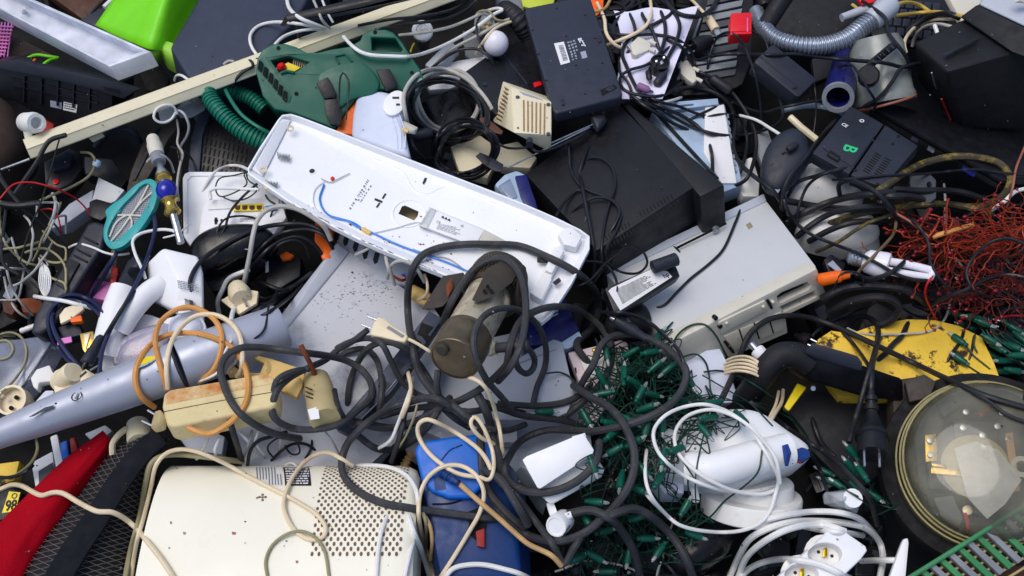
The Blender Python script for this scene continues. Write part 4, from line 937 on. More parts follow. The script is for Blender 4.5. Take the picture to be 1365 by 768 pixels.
# silver hose + black pipe
hose('silver grey corrugated vacuum hose at the top right','hose',[(1008,16,.12),(1014,30,.14),(1024,44,.16),(1040,54,.17),(1064,60,.18),(1096,61,.18),(1128,52,.185),(1150,36,.19),(1168,24,.195)],20,'hose_silver',pitch=.0085,depth=.2,w2=26)
F=PT(1180,15,.2);solo('hose_cuff','smooth grey cuff at the upper end of the silver hose','hose cuff',F,B(F).plathe((1162,28,.195),(1190,4,.205),[(0,11.5),(.1,13.4),(.85,13.4),(1,11),(1,8)],24),'grey_panel')
F=PT(1150,15,.1);solo('steel_pipe','smooth light grey pipe behind the silver hose','pipe',F,B(F).plathe((1122,24,.1),(1176,4,.1),[(0,5),(1,6)],18),'grey_panel')
F=PT(1035,12,.16);solo('black_pipe','thick black pipe joined to the lower end of the silver hose','pipe',F,B(F).plathe((1020,36,.15),(1050,-12,.18),[(0,11),(1,12)],20),'black_matte')
# small adapter
F=PL(1046,92,.2,gx=-.012,gy=-.03);t=T('power_adapter','plain dark grey power adapter hanging below the silver hose','power adapter',F)
part('case',B(F).prism([(1007,80),(1029,60),(1033,60),(1087,104),(1087,108),(1066,128),(1061,128),(1007,84)],.05,0,.003),'charcoal',t)
b=B(F).prism([(1012,75.5),(1013,74.5),(1073,121),(1072,122)],.0008,.0008);part('seam',b,'ink',t)
part('notch',B(F).prism([(1056,118),(1061,115),(1063,118),(1061,119),(1060,118),(1057.5,119.5)],.0008,.0009),'hole',t);stamp(t)
# blue tube
F=PT(1120,105,.12);t=T('cardboard_tube','cobalt blue hollow tube standing among the boxes at the right','tube',F)
part('tube',B(F).plathe((1131,70,.05),(1117,130,.17),[(0,17),(1,19),(1,14),(.5,13),(.5,0)],30),'blue_navy',t);part('rim',B(F).plathe((1117.4,129,.168),(1117,131,.172),[(0,19.3),(1,19),(1,14),(0,13.6)],30,False),'grey_mid',t);stamp(t)
slab('tube_flap','cobalt blue plastic flap behind the blue tube','flap',[(1126,66),(1142,78),(1148,134),(1140,128),(1132,100)],.1,.006,'blue_navy')
# translucent pipe
F=PT(1176,100,.1);t=T('filter_canister','cloudy translucent cylinder with a red seal ring right of the blue tube','canister',F)
part('cylinder',B(F).plathe((1166,52,.18),(1180,138,.11),[(0,28),(.15,33),(.85,35),(.9,37),(1,37),(1,34),(.5,32)],36),'pipe_plastic',t)
part('seal_ring',B(F).plathe((1179.3,135,.113),(1180,138,.11),[(0,36.9),(.5,37.6),(1,36.9)],36,False),'copper_pink',t)
part('inner_wall',B(F).plathe((1174,100,.14),(1179,134,.114),[(0,33),(1,34)],36),'grey_mid',t)
part('shoulder',B(F).ghull([(1138,62,.18),(1158,50,.2),(1190,50,.2),(1200,66,.2),(1180,76,.21),(1146,76,.19)],.003),'pipe_plastic',t);stamp(t)
F=PT(1172,80,.2);t=T('clamp','black ribbed clamp arm resting on the translucent cylinder','clamp',F)
part('arm',B(F).ghull([(1151,92,.24),(1156,82,.24),(1186,57,.24),(1198,54,.23),(1197,64,.23),(1170,80,.24),(1160,94,.235),(1174,70,.25)],.003),'black',t)
part('pivot',B(F).plathe((1158,103,.2),(1158,100,.24),[(0,13),(.8,13),(1,11)],24),'black',t)
for i in range(5):part('rib',B(F).ptube([(1163+i*6,79-i*4.6,.246),(1168+i*6,84-i*4.8,.246)],1.6,smooth=False),'charcoal',t)
stamp(t)
# speaking calculator / battery clock
F=P3((1140,229,.2),(1222,196,.2),(1083,204,.18));t=T('radio','flat black radio lying face down with a green letter and speaker slots','radio',F)
part('left_half',B(F).prism([(1133.5,140.5),(1178,165.5),(1132,232),(1083,204)],.03,0,.003),'slate' if 0 else 'charcoal',t)
part('right_half',B(F).prism([(1180,166.5),(1224,194),(1177,250),(1134,233.5)],.03,0,.003),'charcoal',t)
part('battery_cover',B(F).prism([(1124,156),(1166,181),(1136,222),(1096,197)],.002,.0018,.0006),'charcoal',t)
text(t,F,'CE',(1121,166),(1128,170),'ink_white',.0026,bold=.02)
text(t,F,'B',(1127.6,192.4),(1122.8,200),'ink_green',.0026,bold=.02)
part('screw_ring',B(F).ring(1149,161,3,1.8,.001,.003),'ink_white',t)
b=B(F).prism([(1107,200),(1121,209),(1117,216),(1102,207)],.001,.0027);part('battery_catch',b,'hole',t);part('catch_tab',B(F).prism([(1106,204),(1118,211),(1116.6,213.5),(1104.6,206.5)],.002,.0042,.0006),'charcoal',t)
b=B(F)
for k,(x0,y0)in enumerate(((1167,203),(1180,209.5))):
    for i in range(9):b.prism([(x0-i*2,y0+i*2.9),(x0+8-i*2,y0+4.4+i*2.9),(x0+7.4-i*2,y0+5.3+i*2.9),(x0-.6-i*2,y0+.9+i*2.9)],.001,.001)
part('speaker_slots',b,'hole',t)['kind']='stuff'
for(x,y)in((1190,191.5),(1140,227),(1170,245.5),(1198,181.5)):part('screw_hole',B(F).circ(x,y,2.3,.001,.001,n=14),'hole',t)
stamp(t)
# mouse
F=PL(1048,212,.15,gx=.02,gy=-.02);t=T('computer_mouse','dark grey computer mouse with a ridged wheel above the white ceiling lamps','mouse',F)
part('shell',B(F).dome([(1022,198),(1038,180),(1056,173),(1068,177),(1078,196),(1080,212),(1068,234),(1052,250),(1036,259),(1022,254),(1014,240),(1015,218)],.026,.02,pw=.62),'charcoal',t)
part('wheel',B(F).plathe((1050,200,.188),(1063,192,.188),[(0,3.4),(.2,4.4),(.8,4.4),(1,3.4)],16),'rubber_black',t)
part('button_seam',B(F).ptube([(1028,221,0),(1040,210,0),(1052,203,0)],1,h=.0235),'hole',t);part('small_button',B(F).ptube([(1042,206.5,0),(1047,203.5,0)],4,h=.0245,smooth=False),'black',t)
s=part('label_sticker',B(F).prism([(1027,252),(1033,246),(1040,252),(1036,260),(1029,258)],.002,.012),'sticker_grey',t);stamp(t)
F=PT(1070,170,.1);solo('plastic_stick','pale yellow plastic stick above the mouse','stick',F,B(F).ptube([(1053,156,.14),(1068,170,.14),(1088,186,.13)],8.5,smooth=False),'beige')
F=PT(1085,145,.1);solo('flat_strap','blue grey flat strip between the adapter and the radio','strip',F,B(F).ptube([(1042,148,.13),(1062,143,.14),(1085,141,.14),(1108,145,.14),(1126,152,.13)],7),'grey_blue')
# ================================================================== LEFT SIDE
# clear plastic box
F=PL(30,490,.1,gx=.01);t=T('plastic_box','clear plastic box with yellowed flex at the left edge','box',F)
part('body',B(F).prism([(-20,455),(25,452),(60,447),(68,457),(40,505),(24,520),(-20,528)],.06,0,.004),'clear_plastic',t)
part('lip',B(F).prism([(58,447),(68,457),(26,520),(14,524),(48,468)],.01,.004,.002),'clear_plastic',t);stamp(t)
# black vacuum nozzle handle
F=PL(90,370,.16,gx=.01,gy=-.01);t=T('vacuum_nozzle','long charcoal vacuum nozzle handle left of the teal swatter','nozzle',F)
part('body',B(F).prism([(116,298),(126,294),(144,300),(136,330),(112,366),(98,388),(72,434),(52,446),(40,444),(46,420),(66,384),(92,340)],.05,0,.01,seg=3),'charcoal',t)
part('grip',B(F).prism([(92,344),(106,350),(86,386),(72,378)],.006,.006,.003),'black_matte',t)
for(x,y)in((102,332),(98,340),(112,316)):part('rib',B(F).ptube([(x,y,0),(x+18,y+9,0)],2.4,h=.003,smooth=False),'black',t)
stamp(t)
# small things behind swatter: pale block, yellow bracket, pink
slab('toy_block','pale pink plastic block below the teal swatter','block',[(124,336),(150,340),(148,364),(122,362)],.1,.03,'pink_pale')
slab('toy_block','pink and white plastic piece behind the navy flex','block',[(122,372),(148,376),(146,402),(118,396)],.1,.03,'pink')
slab('yellow_bracket','amber plastic bracket at the foot of the teal swatter','bracket',[(127,322),(140,320),(156,336),(152,350),(146,338),(132,332),(122,344)],.13,.012,'yellow_plastic')
slab('red_clip','red plastic clip left of the white vacuum cleaner','clip',[(150,352),(158,358),(152,392),(142,406),(146,376)],.12,.015,'red_dark')
slab('foam_card','cream crumpled card inside the navy flex loop','card',[(86,410),(108,402),(112,412),(96,424),(80,432),(78,420)],.17,.01,'beige')
slab('bottle_cap','orange plastic cap inside the navy flex loop','cap',[(92,424),(108,419),(110,428),(94,430)],.17,.014,'orange')
slab('plug_block','black plug block inside the navy flex loop','plug',[(76,436),(104,428),(110,446),(84,452)],.15,.03,'charcoal')
slab('price_tag','small white and magenta tag inside the navy flex loop','tag',[(76,452),(95,448),(96,456),(76,460)],.17,.004,'pink')
F=PL(116,456,.18);t=T('brass_clip','brass box clip right of the navy flex loop','clip',F);part('body',B(F).prism([(106,445),(124,441),(127,454),(116,474),(110,466)],.016,0,.002),'brass',t);part('fold',B(F).prism([(111,446),(120,444),(114,466)],.003,.003,.001),'brass_old',t);stamp(t)
slab('brown_lump','rusty brown motor part left of the charcoal nozzle','motor part',[(24,398),(44,396),(58,404),(52,418),(30,416)],.06,.03,'rust')
slab('brown_block','dark brown block at the left beside the rusty motor part','block',[(2,402),(14,398),(24,408),(16,420),(4,416)],.06,.03,'brown_wood')
# white handheld vacuum
F=PL(222,410,.17,gx=.005,gy=-.012);t=T('vacuum_cleaner','white handheld vacuum cleaner with a clear lilac dust cup','vacuum cleaner',F)
part('motor_block',B(F).hull([F.l(196,352,.02),F.l(217,331,.05),F.l(264,342,.05),F.l(271,363,.04),F.l(273,440,.01),F.l(234,414,.045),F.l(204,400,.01),F.l(270,400,.05),F.l(236,372,.062),F.l(270,430,-.06),F.l(200,400,-.06),F.l(198,352,-.06),F.l(262,345,-.06)],.006),'white',t)
s=part('label_sticker',B(F).prism([(235,402),(252,398),(254,415),(238,418)],.001,.056),'sticker',t)
part('window',B(F).prism([(246,398),(257,401),(257,412),(247,410)],.002,.056),'ink',t)
q_=[(234,372),(266,378),(268,392),(236,386)]
part('rating_print',B(F).lines(q_,5,.0625,words=7,fill=.5),'ink_grey',t,smooth=False)
part('neck',B(F).ptube([(140,476,.17),(147,446,.18),(156,412,.185),(166,386,.185)],36,seg=16),'white',t)
part('nozzle',B(F).hull([F.l(153,384,0),F.l(170,347,.01),F.l(184,336,.012),F.l(198,352,.01),F.l(192,372,.01),F.l(178,388,.01),F.l(172,360,.03),F.l(186,350,.03),F.l(170,386,-.05),F.l(190,360,-.05)],.006),'charcoal',t)
part('nozzle_ring',B(F).plathe((176,362,.2),(180,364,.21),[(0,6),(1,7.5),(1,4)],16),'black',t)
part('tube_handle',B(F).ptube([(160,440,.19),(176,414,.205),(196,392,.205),(216,378,.2)],28,seg=14),'white',t)
part('base',B(F).prism([(134,470),(140,440),(150,424),(170,424),(196,418),(216,424),(240,420),(262,430),(276,450),(264,478),(200,486),(140,502)],.06,.002,.012,smooth=True),'white',t)
part('switch',B(F).prism([(169,428),(174,420),(180,422),(182,430),(174,434)],.01,.012,.003),'charcoal',t)
part('dust_cup',B(F).dome([(153,490),(153,474),(160,458),(176,448),(206,436),(226,434),(226,460),(218,480),(180,494)],.03,.01,h=.004,pw=.7),'clear_lilac',t)
part('cup_rim',B(F).ptube([(152,494,0),(152,472,0),(160,456,0),(178,446,0),(208,434,0),(229,431,0)],2.4,h=.006),'white',t)
f=part('filter',B(F).circ(196,464,21,.006,.014,.002,ry=15,rot=20),'pink_pale',t)
part('round_cover',B(F).dome([(224,440),(232,424),(250,418),(268,424),(276,442),(268,460),(248,466),(230,458)],.022,.02,h=.012),'white_blue',t);part('cover_ring',B(F).ring(250,441,23,20,.002,.026),'white',t);stamp(t)
# silver wand
F=PT(200,520,.2);t=T('vacuum_wand','tapering silver blue vacuum wand running in from the left edge','vacuum tube',F)
A0,A1=(-40,594,.2),(240,487,.22);ax2=lambda k:tuple(A0[i]+(A1[i]-A0[i])*k for i in range(3))
part('tube',B(F).plathe(ax2(0),ax2(1),[(0,15),(.2,19),(.45,24),(.7,28),(.9,30.5),(1,31.5)],48),'silver_paint',t)
part('cuff',B(F).plathe(ax2(1.003),(378,436,.19),[(0,31),(.01,32),(.96,31.5),(1,29)],48),'silver_paint',t)
part('joint_line',B(F).plathe(ax2(.997),ax2(1.004),[(0,31.7),(1,31.7)],48,False),'ink',t)
G=P3((102,528,.262),(132,517,.265),(98,512,.245))
def onF(G_,b_):
    A_=F.Mi@G_.M;b_.v=[A_@v for v in b_.v];return b_
G=P3((102,528,.246),(132,517,.248),(99,514,.238));part('badge',onF(G,B(G).ring(102,528,7,6,.001,.0035)),'ink',t);text(t,F,'',(0,0),(1,0),'ink')if 0 else None
part('badge_mark',onF(G,B(G).prism([(99,531),(104,523),(106,525),(101,532)],.0006,.0033)),'ink_grey',t)
part('scratch',onF(G,B(G).prism([(38,556),(50,549),(60,543),(72,540),(70,544),(56,549),(44,555)],.0006,.002)),'grey_dark',t)
G=P3((200,478,.255),(230,467,.256),(196,466,.24));s=part('energy_sticker',onF(G,B(G).circ(198,479,19,.0008,.004,ry=9,rot=20)),'blue_pale',t);part('sticker_face',onF(G,B(G).circ(199,478,13.5,.0008,.0047,ry=6.5,rot=20)),'yellow',s);stamp(t)
# cream sockets
F=PT(17,535,.14);t=T('wall_socket','round cream socket with two holes at the left edge above the wand','socket',F)
part('body',B(F).plathe((30,541,.11),(14,533,.16),[(0,15),(.3,18),(1,18.5),(1,15.5),(.7,15),(.68,0)],30),'beige',t)
for(x,y)in((22,530),(15,544)):part('hole',B(F).plathe((x+.6,y+.4,.147),(x-.4,y-.3,.153),[(0,2.6),(1,2.6)],12),'hole',t)
part('earth_clip',B(F).plathe((6,530,.16),(3,528,.165),[(0,3),(1,2.4)],10),'brass_old',t);stamp(t)
F=PL(86,504,.17,gy=-.01);t=T('plug_adaptor','cream two way plug adaptor against the top edge of the silver wand','adaptor',F)
part('body',B(F).prism([(68,502),(72,494),(86,487),(98,488),(106,498),(108,512),(72,526)],.04,0,.006),'beige',t)
part('barrel',B(F).plathe((80,510,.15),(98,496,.19),[(0,13),(.9,13.5),(1,12)],22),'beige',t)
part('hole',B(F).circ(90,503,2,.002,.014),'ink',t);stamp(t)
F=PL(114,502,.18,gy=-.01);t=T('plug_adaptor','flat cream plug adaptor with a slot beside the two way adaptor','adaptor',F)
part('body',B(F).prism([(98,510),(113,491),(127,499),(124,508),(86,524),(78,520)],.025,0,.003),'beige',t);part('slot',B(F).prism([(102,505),(114,494),(116,496),(104,506)],.002,.001),'ink',t)
for k in(0,1):part('pin',B(F).ptube([(120,494+k*10,0),(132,487+k*10,0)],2.4,h=-.004,smooth=False),'steel',t)
stamp(t)
slab('cable_clip','white stepped cable clip left of the cream adaptors','clip',[(40,504),(48,492),(66,486),(70,496),(78,500),(70,508),(52,510),(50,520),(44,516)],.15,.02,'white_dirty')
slab('plastic_bag','crumpled milky plastic wrapper under the cream adaptors','wrapper',[(44,538),(60,520),(72,520),(70,532),(48,542)],.14,.015,'white_blue')
# ================================================================== BOTTOM LEFT
slab('picture_frame','small white framed panel behind the red cloth band','frame',[(42,622),(46,614),(70,601),(74,640),(48,658)],.08,.02,'white')
slab('screen','dark inset of the white framed panel','screen',[(51,628),(70,616),(72,640),(52,652)],.085,.003,'grey_dark',bevel=.001)
slab('postcard','white card upright behind the red cloth band','card',[(66,582),(76,578),(84,616),(74,624)],.09,.008,'white')
slab('toy_part','bright blue plastic part behind the red cloth band','plastic part',[(79,590),(89,586),(92,608),(82,614)],.09,.02,'blue')
slab('toy_part','dark red plastic part right of the bright blue one','plastic part',[(92,584),(99,582),(104,600),(94,604)],.09,.02,'red_dark')
slab('plastic_crate','pale grey crate corner above the red cloth band','panel',[(112,578),(140,566),(150,574),(128,594)],.08,.02,'grey_panel')
slab('ochre_case','dark ochre plastic case at the left edge above the cream flex','case',[(-20,620),(26,614),(20,640),(-20,652)],.06,.03,'yellow_plate')
F=PL(18,668,.1);t=T('number_tag','yellow paper tag reading 98 at the left edge beside the red cloth','tag',F)
part('tag',B(F).prism([(12,655),(27,656.5),(20.5,681.5),(2.5,684)],.002,0),'yellow',t);part('emblem',B(F).ring(19,661,3.4,2.4,.0006,.001),'ink',t)
text(t,F,'98',(6.5,681),(21.5,679.5),'ink',.0012,bold=.025,hs=1.35);stamp(t)
slab('black_block','black plastic block under the yellow number tag','block',[(-20,664),(14,650),(30,656),(12,690),(-20,700)],.08,.04,'black')
# red band
F=PL(80,680,.14,gx=.01,gy=.0);rows=[]
Lc=rs(crom([(137,574),(90,609),(45,651),(0,696),(-60,760)],False,6),20);Rc=rs(crom([(150,590),(143,606),(100,664),(50,736),(10,800)],False,6),20)
rows=[[F.g(*(Lc[i].lerp(Rc[i],j/12)).to_tuple(),.11+.026*math.sin(math.pi*(j+.5)/13)+.004*noise.noise(V((i*.4,j*.5,3))))for j in range(13)]for i in range(20)]
solo('cloth_band','wide deep red felt band at the bottom left corner','cloth',F,B(F).sheet(rows,.004),'red_cloth',ang=80)
# net basket
F=PL(130,690,.12);t=T('net_basket','black net basket with a smooth black band beside the cream heater','basket',F)
Lc=crom([(196,578),(186,580),(147,604),(100,668),(50,733),(20,790)],False,4);Rc=crom([(225,585),(215,600),(208,650),(200,700),(190,790)],False,4)
Lc,Rc=rs(Lc,60),rs(Rc,60);ez=lambda i,v:.07+.1*math.sin(math.pi*min(1,max(0,.12+v*.88)))**.8
def np_(i,v,dz=0):
    i=min(59.0,max(0.0,i));k=int(min(58,i));a_=Lc[k].lerp(Lc[k+1],i-k);c_=Rc[k].lerp(Rc[k+1],i-k);p=a_.lerp(c_,v);return F.g(p.x,p.y,ez(i,v)+dz)
part('lining',B(F).sheet([[np_(i,j/16,-.012)for j in range(17)]for i in range(0,60,2)]),'net_dark',t,ang=80)
b=B(F)
for k in range(-24,74,2):
    for sgn in(1,-1):
        pts=[np_(k+sgn*13*(v/20)+(13 if sgn<0 else 0),v/20,.001*math.sin(k+v))for v in range(21)if 0<=k+sgn*13*(v/20)+(13 if sgn<0 else 0)<=59]
        if len(pts)>2:b.tube(pts,.0007,3)
part('net',b,'net',t)['kind']='stuff'
bp=crom([(214,581),(190,601),(158,642),(128,690),(98,734),(66,790)],False,5);bw=[]
for i,p in enumerate(bp):
    d_=(bp[min(i+1,len(bp)-1)]-bp[max(i-1,0)]).normalized();nn=V((-d_.y,d_.x));hw=13+5*i/len(bp)
    bw.append([F.g(*(p+nn*hw*(1-j/4)).to_tuple(),.192+.003*math.sin(math.pi*j/8))for j in range(9)])
part('band',B(F).sheet(bw,.006),'band_black',t,ang=70);stamp(t)
F=PT(180,570,.1);solo('cream_tube','cream plastic tube end under the silver wand','tube',F,B(F).plathe((184,566,.1),(186,590,.12),[(0,14),(.8,15),(1,14)],24),'cream')
F=PT(160,590,.1);solo('cream_ring','curved cream rim beside the red cloth band','rim',F,B(F).ptube([(150,606,.12),(150,592,.13),(158,580,.13),(168,572,.12)],8),'cream')
# heater
yb=at(380,616,.14).y;yc=at(380,800,.14).y;a_=yb-yc;zc=.11;bz=.11
x0=at(224,616,.14).x;x1=at(560,634,.14).x
F=Fr(Matrix.Translation((x0,yc,zc)));Lx=x1-x0
t=T('fan_heater','cream cylindrical heater with a perforated end and a rating label','heater',F)
def hp(x,th,k=1.0,o=0):return V((x,(a_+o)*math.sin(th)*k,(bz+o)*math.cos(th)*k))
ths=[R(-60+165*i/40)for i in range(41)];prof=[(0,.985),(.004,1),(Lx-.035,1),(Lx-.02,.99),(Lx-.008,.965),(Lx,.9)]
S_=[[hp(x,th,k)for th in ths]for x,k in prof];b=B(F).sheet(S_)
for side in(0,-1):
    pts=S_[side];b.add(pts+[V((pts[0].x,0,-.1))],[(i,i+1,41)if side else(i+1,i,41)for i in range(40)])
part('casing',b,'cream_heater',t,ang=40)
xa,xb=at(420,690,.2).x-x0,at(539,690,.2).x-x0;b=B(F);rn=random.Random(2)
ncol,nrow=26,34
for i in range(ncol):
    for j in range(nrow):
        if(i+j)%2:continue
        x=xa+(xb-xa)*(i+.5)/ncol;th=R(14)+(R(84)-R(14))*j/(nrow-1);dx,dt=.0028,.0046/a_
        if not(abs(i-16.5)<.1 and rn.random()<1):pass
        b.add([hp(x+dx*math.cos(q*1.0472)*rn.uniform(.9,1.05),th+dt*math.sin(q*1.0472),1,.0006)for q in range(6)],[tuple(range(6))])
part('perforations',b,'perf',t,smooth=False)['kind']='stuff'
def hx(px,py):
    z=.2
    for _ in range(30):
        p=at(px,py,z);s_=(p.y-yc)/a_;s_=max(-.99,min(.998,s_));z=.7*z+.3*(zc+bz*math.sqrt(1-s_*s_))
    p=at(px,py,z);return p.x-x0,math.asin(max(-1,min(.9995,(p.y-yc)/a_)))
def patch(q,o,n=6):
    """q: four photo points of a printed patch on the curved casing"""
    c_=[hx(*p)for p in q];g_=[]
    for i in range(n+1):
        v=i/n;g_.append([hp((c_[0][0]*(1-u)+c_[1][0]*u)*(1-v)+(c_[3][0]*(1-u)+c_[2][0]*u)*v,(c_[0][1]*(1-u)+c_[1][1]*u)*(1-v)+(c_[3][1]*(1-u)+c_[2][1]*u)*v,1,o)for u in[k/4 for k in range(5)]])
    return g_
part('notice_sticker',B(F).sheet(patch([(338,622),(376,623),(377,648),(344,648)],.0006)),'sticker',t)
b=B(F)
for i in range(9):
    x=341+i*4;v1=640 if i<4 else 647
    b.sheet(patch([(x,623.5+(i>6)*9),(x+1.6,623.5+(i>6)*9),(x+3,v1),(x+1.4,v1)],.0011))
part('notice_print',b,'ink_grey',t,smooth=False)
s=part('rating_sticker',B(F).sheet(patch([(377,623.5),(412,624),(415,648),(380,648)],.0008)),'sticker_black',t)
b=B(F);rn=random.Random(8)
for i in range(7):
    y=625+i*3.2;x=380+i*.4
    while x<411:w_=rn.uniform(2,7);b.sheet(patch([(x,y),(min(x+w_,412),y),(min(x+w_,412),y+1.7),(x,y+1.7)],.0012,1));x+=w_+1.3
part('rating_print',b,'ink_white',s,smooth=False)
for(x,y)in((350,660),(346,663),(350,663.4),(354,663),(350,667)):b=B(F).sheet(patch([(x-1.6,y-1.3),(x+1.6,y-1.3),(x+1.6,y+1.3),(x-1.6,y+1.3)],.0006,1));part('vent_hole',b,'perf',t,smooth=False)
for(x,y,w_,m)in((246,711,2,'grey_mid'),(312,711,3,'copper_pink'),(396,749,2,'copper_pink'),(228,697,1.5,'grey_mid')):part('paint_chip',B(F).sheet(patch([(x-w_,y-2),(x+w_,y-1),(x+w_*.6,y+2),(x-w_*.8,y+2)],.0006,1)),m,t,smooth=False)
stamp(t)
# blue tool case
F=PL(620,640,.19,gx=.0,gy=-.01);t=T('tool_battery','blue power tool body with a ribbed cable sleeve right of the cream heater','power tool',F)
part('cap',B(F).prism([(553,602),(556,592),(562,588),(600,582),(640,578),(664,590),(668,608),(652,640),(628,664),(598,664),(576,656),(562,640)],.035,0,.007,seg=3),'blue',t)
part('body',B(F).hull([F.l(563,640,-.012),F.l(668,606,-.012),F.l(690,690,-.03),F.l(695,770,-.03),F.l(588,770,-.03),F.l(586,700,-.03),F.l(568,640,-.1),F.l(700,640,-.12),F.l(710,780,-.12),F.l(580,780,-.12)],.006),'blue_dark',t)
part('finger_opening',B(F).prism([(624,682),(640,676),(648,700),(640,724),(626,712)],.006,-.013),'hole',t)
part('latch_recess',B(F).prism([(578,636),(592,632),(594,652),(580,654)],.002,.0012),'blue_dark',t)
part('arc_line',B(F).ptube([(588,614,0),(600,600,0),(616,593,0)],1.6,h=.001),'blue_dark',t);part('seam',B(F).ptube([(576,672,0),(604,670,0),(650,650,0)],2,h=-.014),'hole',t)
part('cable_sleeve',B(F).plathe((586,628,.2),(611,644,.215),[(0,4),(.1,6.5),(.2,6.5),(.24,5),(.34,5),(.38,6.5),(.5,6.5),(.54,5),(.64,5),(.68,6.2),(.8,6.2),(.86,5),(1,4.6)],16),'blue_dark',t)
part('trigger',B(F).prism([(634,708),(646,704),(646,730),(636,728)],.012,-.009,.002),'red_dark',t);stamp(t)
# ================================================================== MIDDLE
# stained cream connector block + dirty plug
F=P3((225,569,.27),(367,541,.27),(222,520,.255));t=T('connector_block','rust stained cream connector block lying across the silver wand','connector',F)
b=B(F).lprism([[F.l(x,y).to_2d()for x,y in[(216,542),(218,525),(226,519),(355,497),(366,504),(370,520),(368,538),(360,543),(232,569),(222,566)]]],0,.05,.008,3);part('body',b,'cream_stain',t)
part('parting_line',B(F).ptube([(218,549,0),(290,535,0),(368,522,0)],1.1,h=.0002,smooth=False),'brown_dark',t)
part('stained_face',B(F).prism([(220,528),(227,520.5),(355,498.5),(364,505),(364,511),(221,539)],.001,.0008),'stain',t);stamp(t)
F=PL(212,557,.24);t=T('mains_plug','dirty cream two pin plug at the left end of the stained connector block','plug',F)
part('body',B(F).hull([F.l(206,548,0),F.l(214,545,.01),F.l(224,558,.01),F.l(222,574,0),F.l(208,578,-.01),F.l(200,570,-.01),F.l(212,562,.02),F.l(212,560,-.03)],.004),'khaki',t)
for(p,q)in(((189,561),(206,569)),((197,547),(212,556))):part('pin',B(F).ptube([(p[0],p[1],.23),(q[0],q[1],.23)],3,smooth=False),'steel',t)
stamp(t)
# yellow plastic bracket
F=PL(355,498,.21,gx=-.005);t=T('toy','pale yellow plastic frame with a rectangular opening behind the stained block','frame',F)
part('frame',B(F).prism([(302,492),(318,476),(330,470),(362,478),(407,493),(402,522),(394,530),(376,522),(356,504),(330,500),(304,500)],.016,0,.003,holes=[[(328,478),(336,476),(352,484),(346,497),(332,496)]]),'yellow_plastic',t)
for r_ in(4,6.5,9):part('moulded_arc',B(F).ptube([(354+r_*math.cos(a__)*.8,490+r_*math.sin(a__),0)for a__ in[(-1.2+.3*i)for i in range(10)]],.9,h=.0006),'khaki',t)
part('tip',B(F).prism([(380,505),(398,500),(404,512),(396,530),(380,522)],.02,.006,.004),'yellow_plastic',t);stamp(t)
# khaki plug with rusty stem
F=PT(425,520,.2);t=T('mains_plug','khaki rubber plug with a rusty stem standing on the grey side panel','plug',F)
part('body',B(F).plathe((421,502,.19),(434,560,.24),[(0,12),(.06,17),(.3,19),(.5,19.5),(.55,18.6),(.6,20),(.95,20.5),(1,19)],28),'khaki',t)
for i in range(3):part('grip_rib',B(F).ptube([(407+i*.6,516+i*6,.235),(416+i*.6,519.5+i*6,.25)],2,smooth=False),'brown_dark',t)
part('stem',B(F).ptube([(401,460,.28),(408,474,.27),(416,490,.24),(422,506,.21)],6.5),'rust',t)
s=part('paper_label',B(F).ghull([(410,546,.258),(424,542,.262),(426,558,.27),(414,560,.266)],0),'sticker',t);stamp(t)
# black hinge rail
F=PL(520,495,.17,gx=.008,gy=-.01);t=T('connector_rail','dark slate connector rail running from the pump to the khaki plug','rail',F)
part('body',B(F).prism([(572,414),(590,424),(546,490),(520,524),(482,560),(462,578),(446,570),(500,508),(540,456)],.03,0,.003),'slate',t)
for pl in([(556,446),(562,430),(578,436),(570,446),(576,450),(568,456),(562,448)],[(554,452),(562,456),(558,464),(550,460)]):part('recess',B(F).prism(pl,.002,.001),'hole',t)
for(x,y)in((514,508),(492,534),(530,480)):part('pocket',B(F).prism([(x,y),(x+10,y+5),(x+4,y+12),(x-6,y+7)],.002,.001),'ink',t)
part('steel_edge',B(F).ptube([(530,505,0),(500,540,0),(470,570,0)],1.3,h=.002,smooth=False),'steel',t);stamp(t)
# beige europlug
F=PL(515,440,.24,gx=.0);t=T('mains_plug','clean cream two pin plug with a grey grip on the grey side panel','plug',F)
part('body',B(F).prism([(493,444),(497,432),(504,422),(513,424),(524,434),(541,444),(544,448),(540,456),(528,454),(508,449),(496,447)],.02,0,.005,seg=3),'beige',t)
part('grip',B(F).prism([(515,437),(518,434),(539,447),(536,450)],.002,.0022,.0008),'grey_mid',t)
for(p,q)in(((490,422),(504,427)),((482,433),(496,438))):part('pin',B(F).ptube([(p[0],p[1],0),(q[0],q[1],0)],3.2,h=-.01,smooth=False),'steel',t)
stamp(t)
# white lamp fitting
F=P3((345,235,.235),(700,418,.25),(386,154,.225));t=T('lamp_fitting','long white fluorescent lamp fitting lying open with a blue wire and ballast inside','light fitting',F)
out=crom([(331,232),(330,224),(344,200),(370,160),(376,153),(388,151.5),(402,156),(494,192),(600,233),(700,272),(774,306),(786,315),(786,332),(762,378),(734,420),(722,430),(708,422),(692,410),(640,385),(590,366),(475,318),(380,266)],True,30)
def inset(pl,d):
    n=len(pl);res=[]
    for i in range(n):
        e=(pl[(i+1)%n]-pl[i-1]).normalized();res.append(pl[i]+V((-e.y,e.x))*d)
    return res
rim=[(p.x,p.y)for p in out];i1=inset(out,2.2);i2=inset(out,9 if 1 else 0)
if not inside(i2[10].x,i2[10].y,rim):i1=inset(out,-2.2);i2=inset(out,-9)
disc=[(545+7*math.cos(a__),283+6*math.sin(a__))for a__ in[k*.6283 for k in range(10)]]
n=len(out);hole=[(531,285),(536,275),(540,274),(558,282),(557,288),(552,294)]
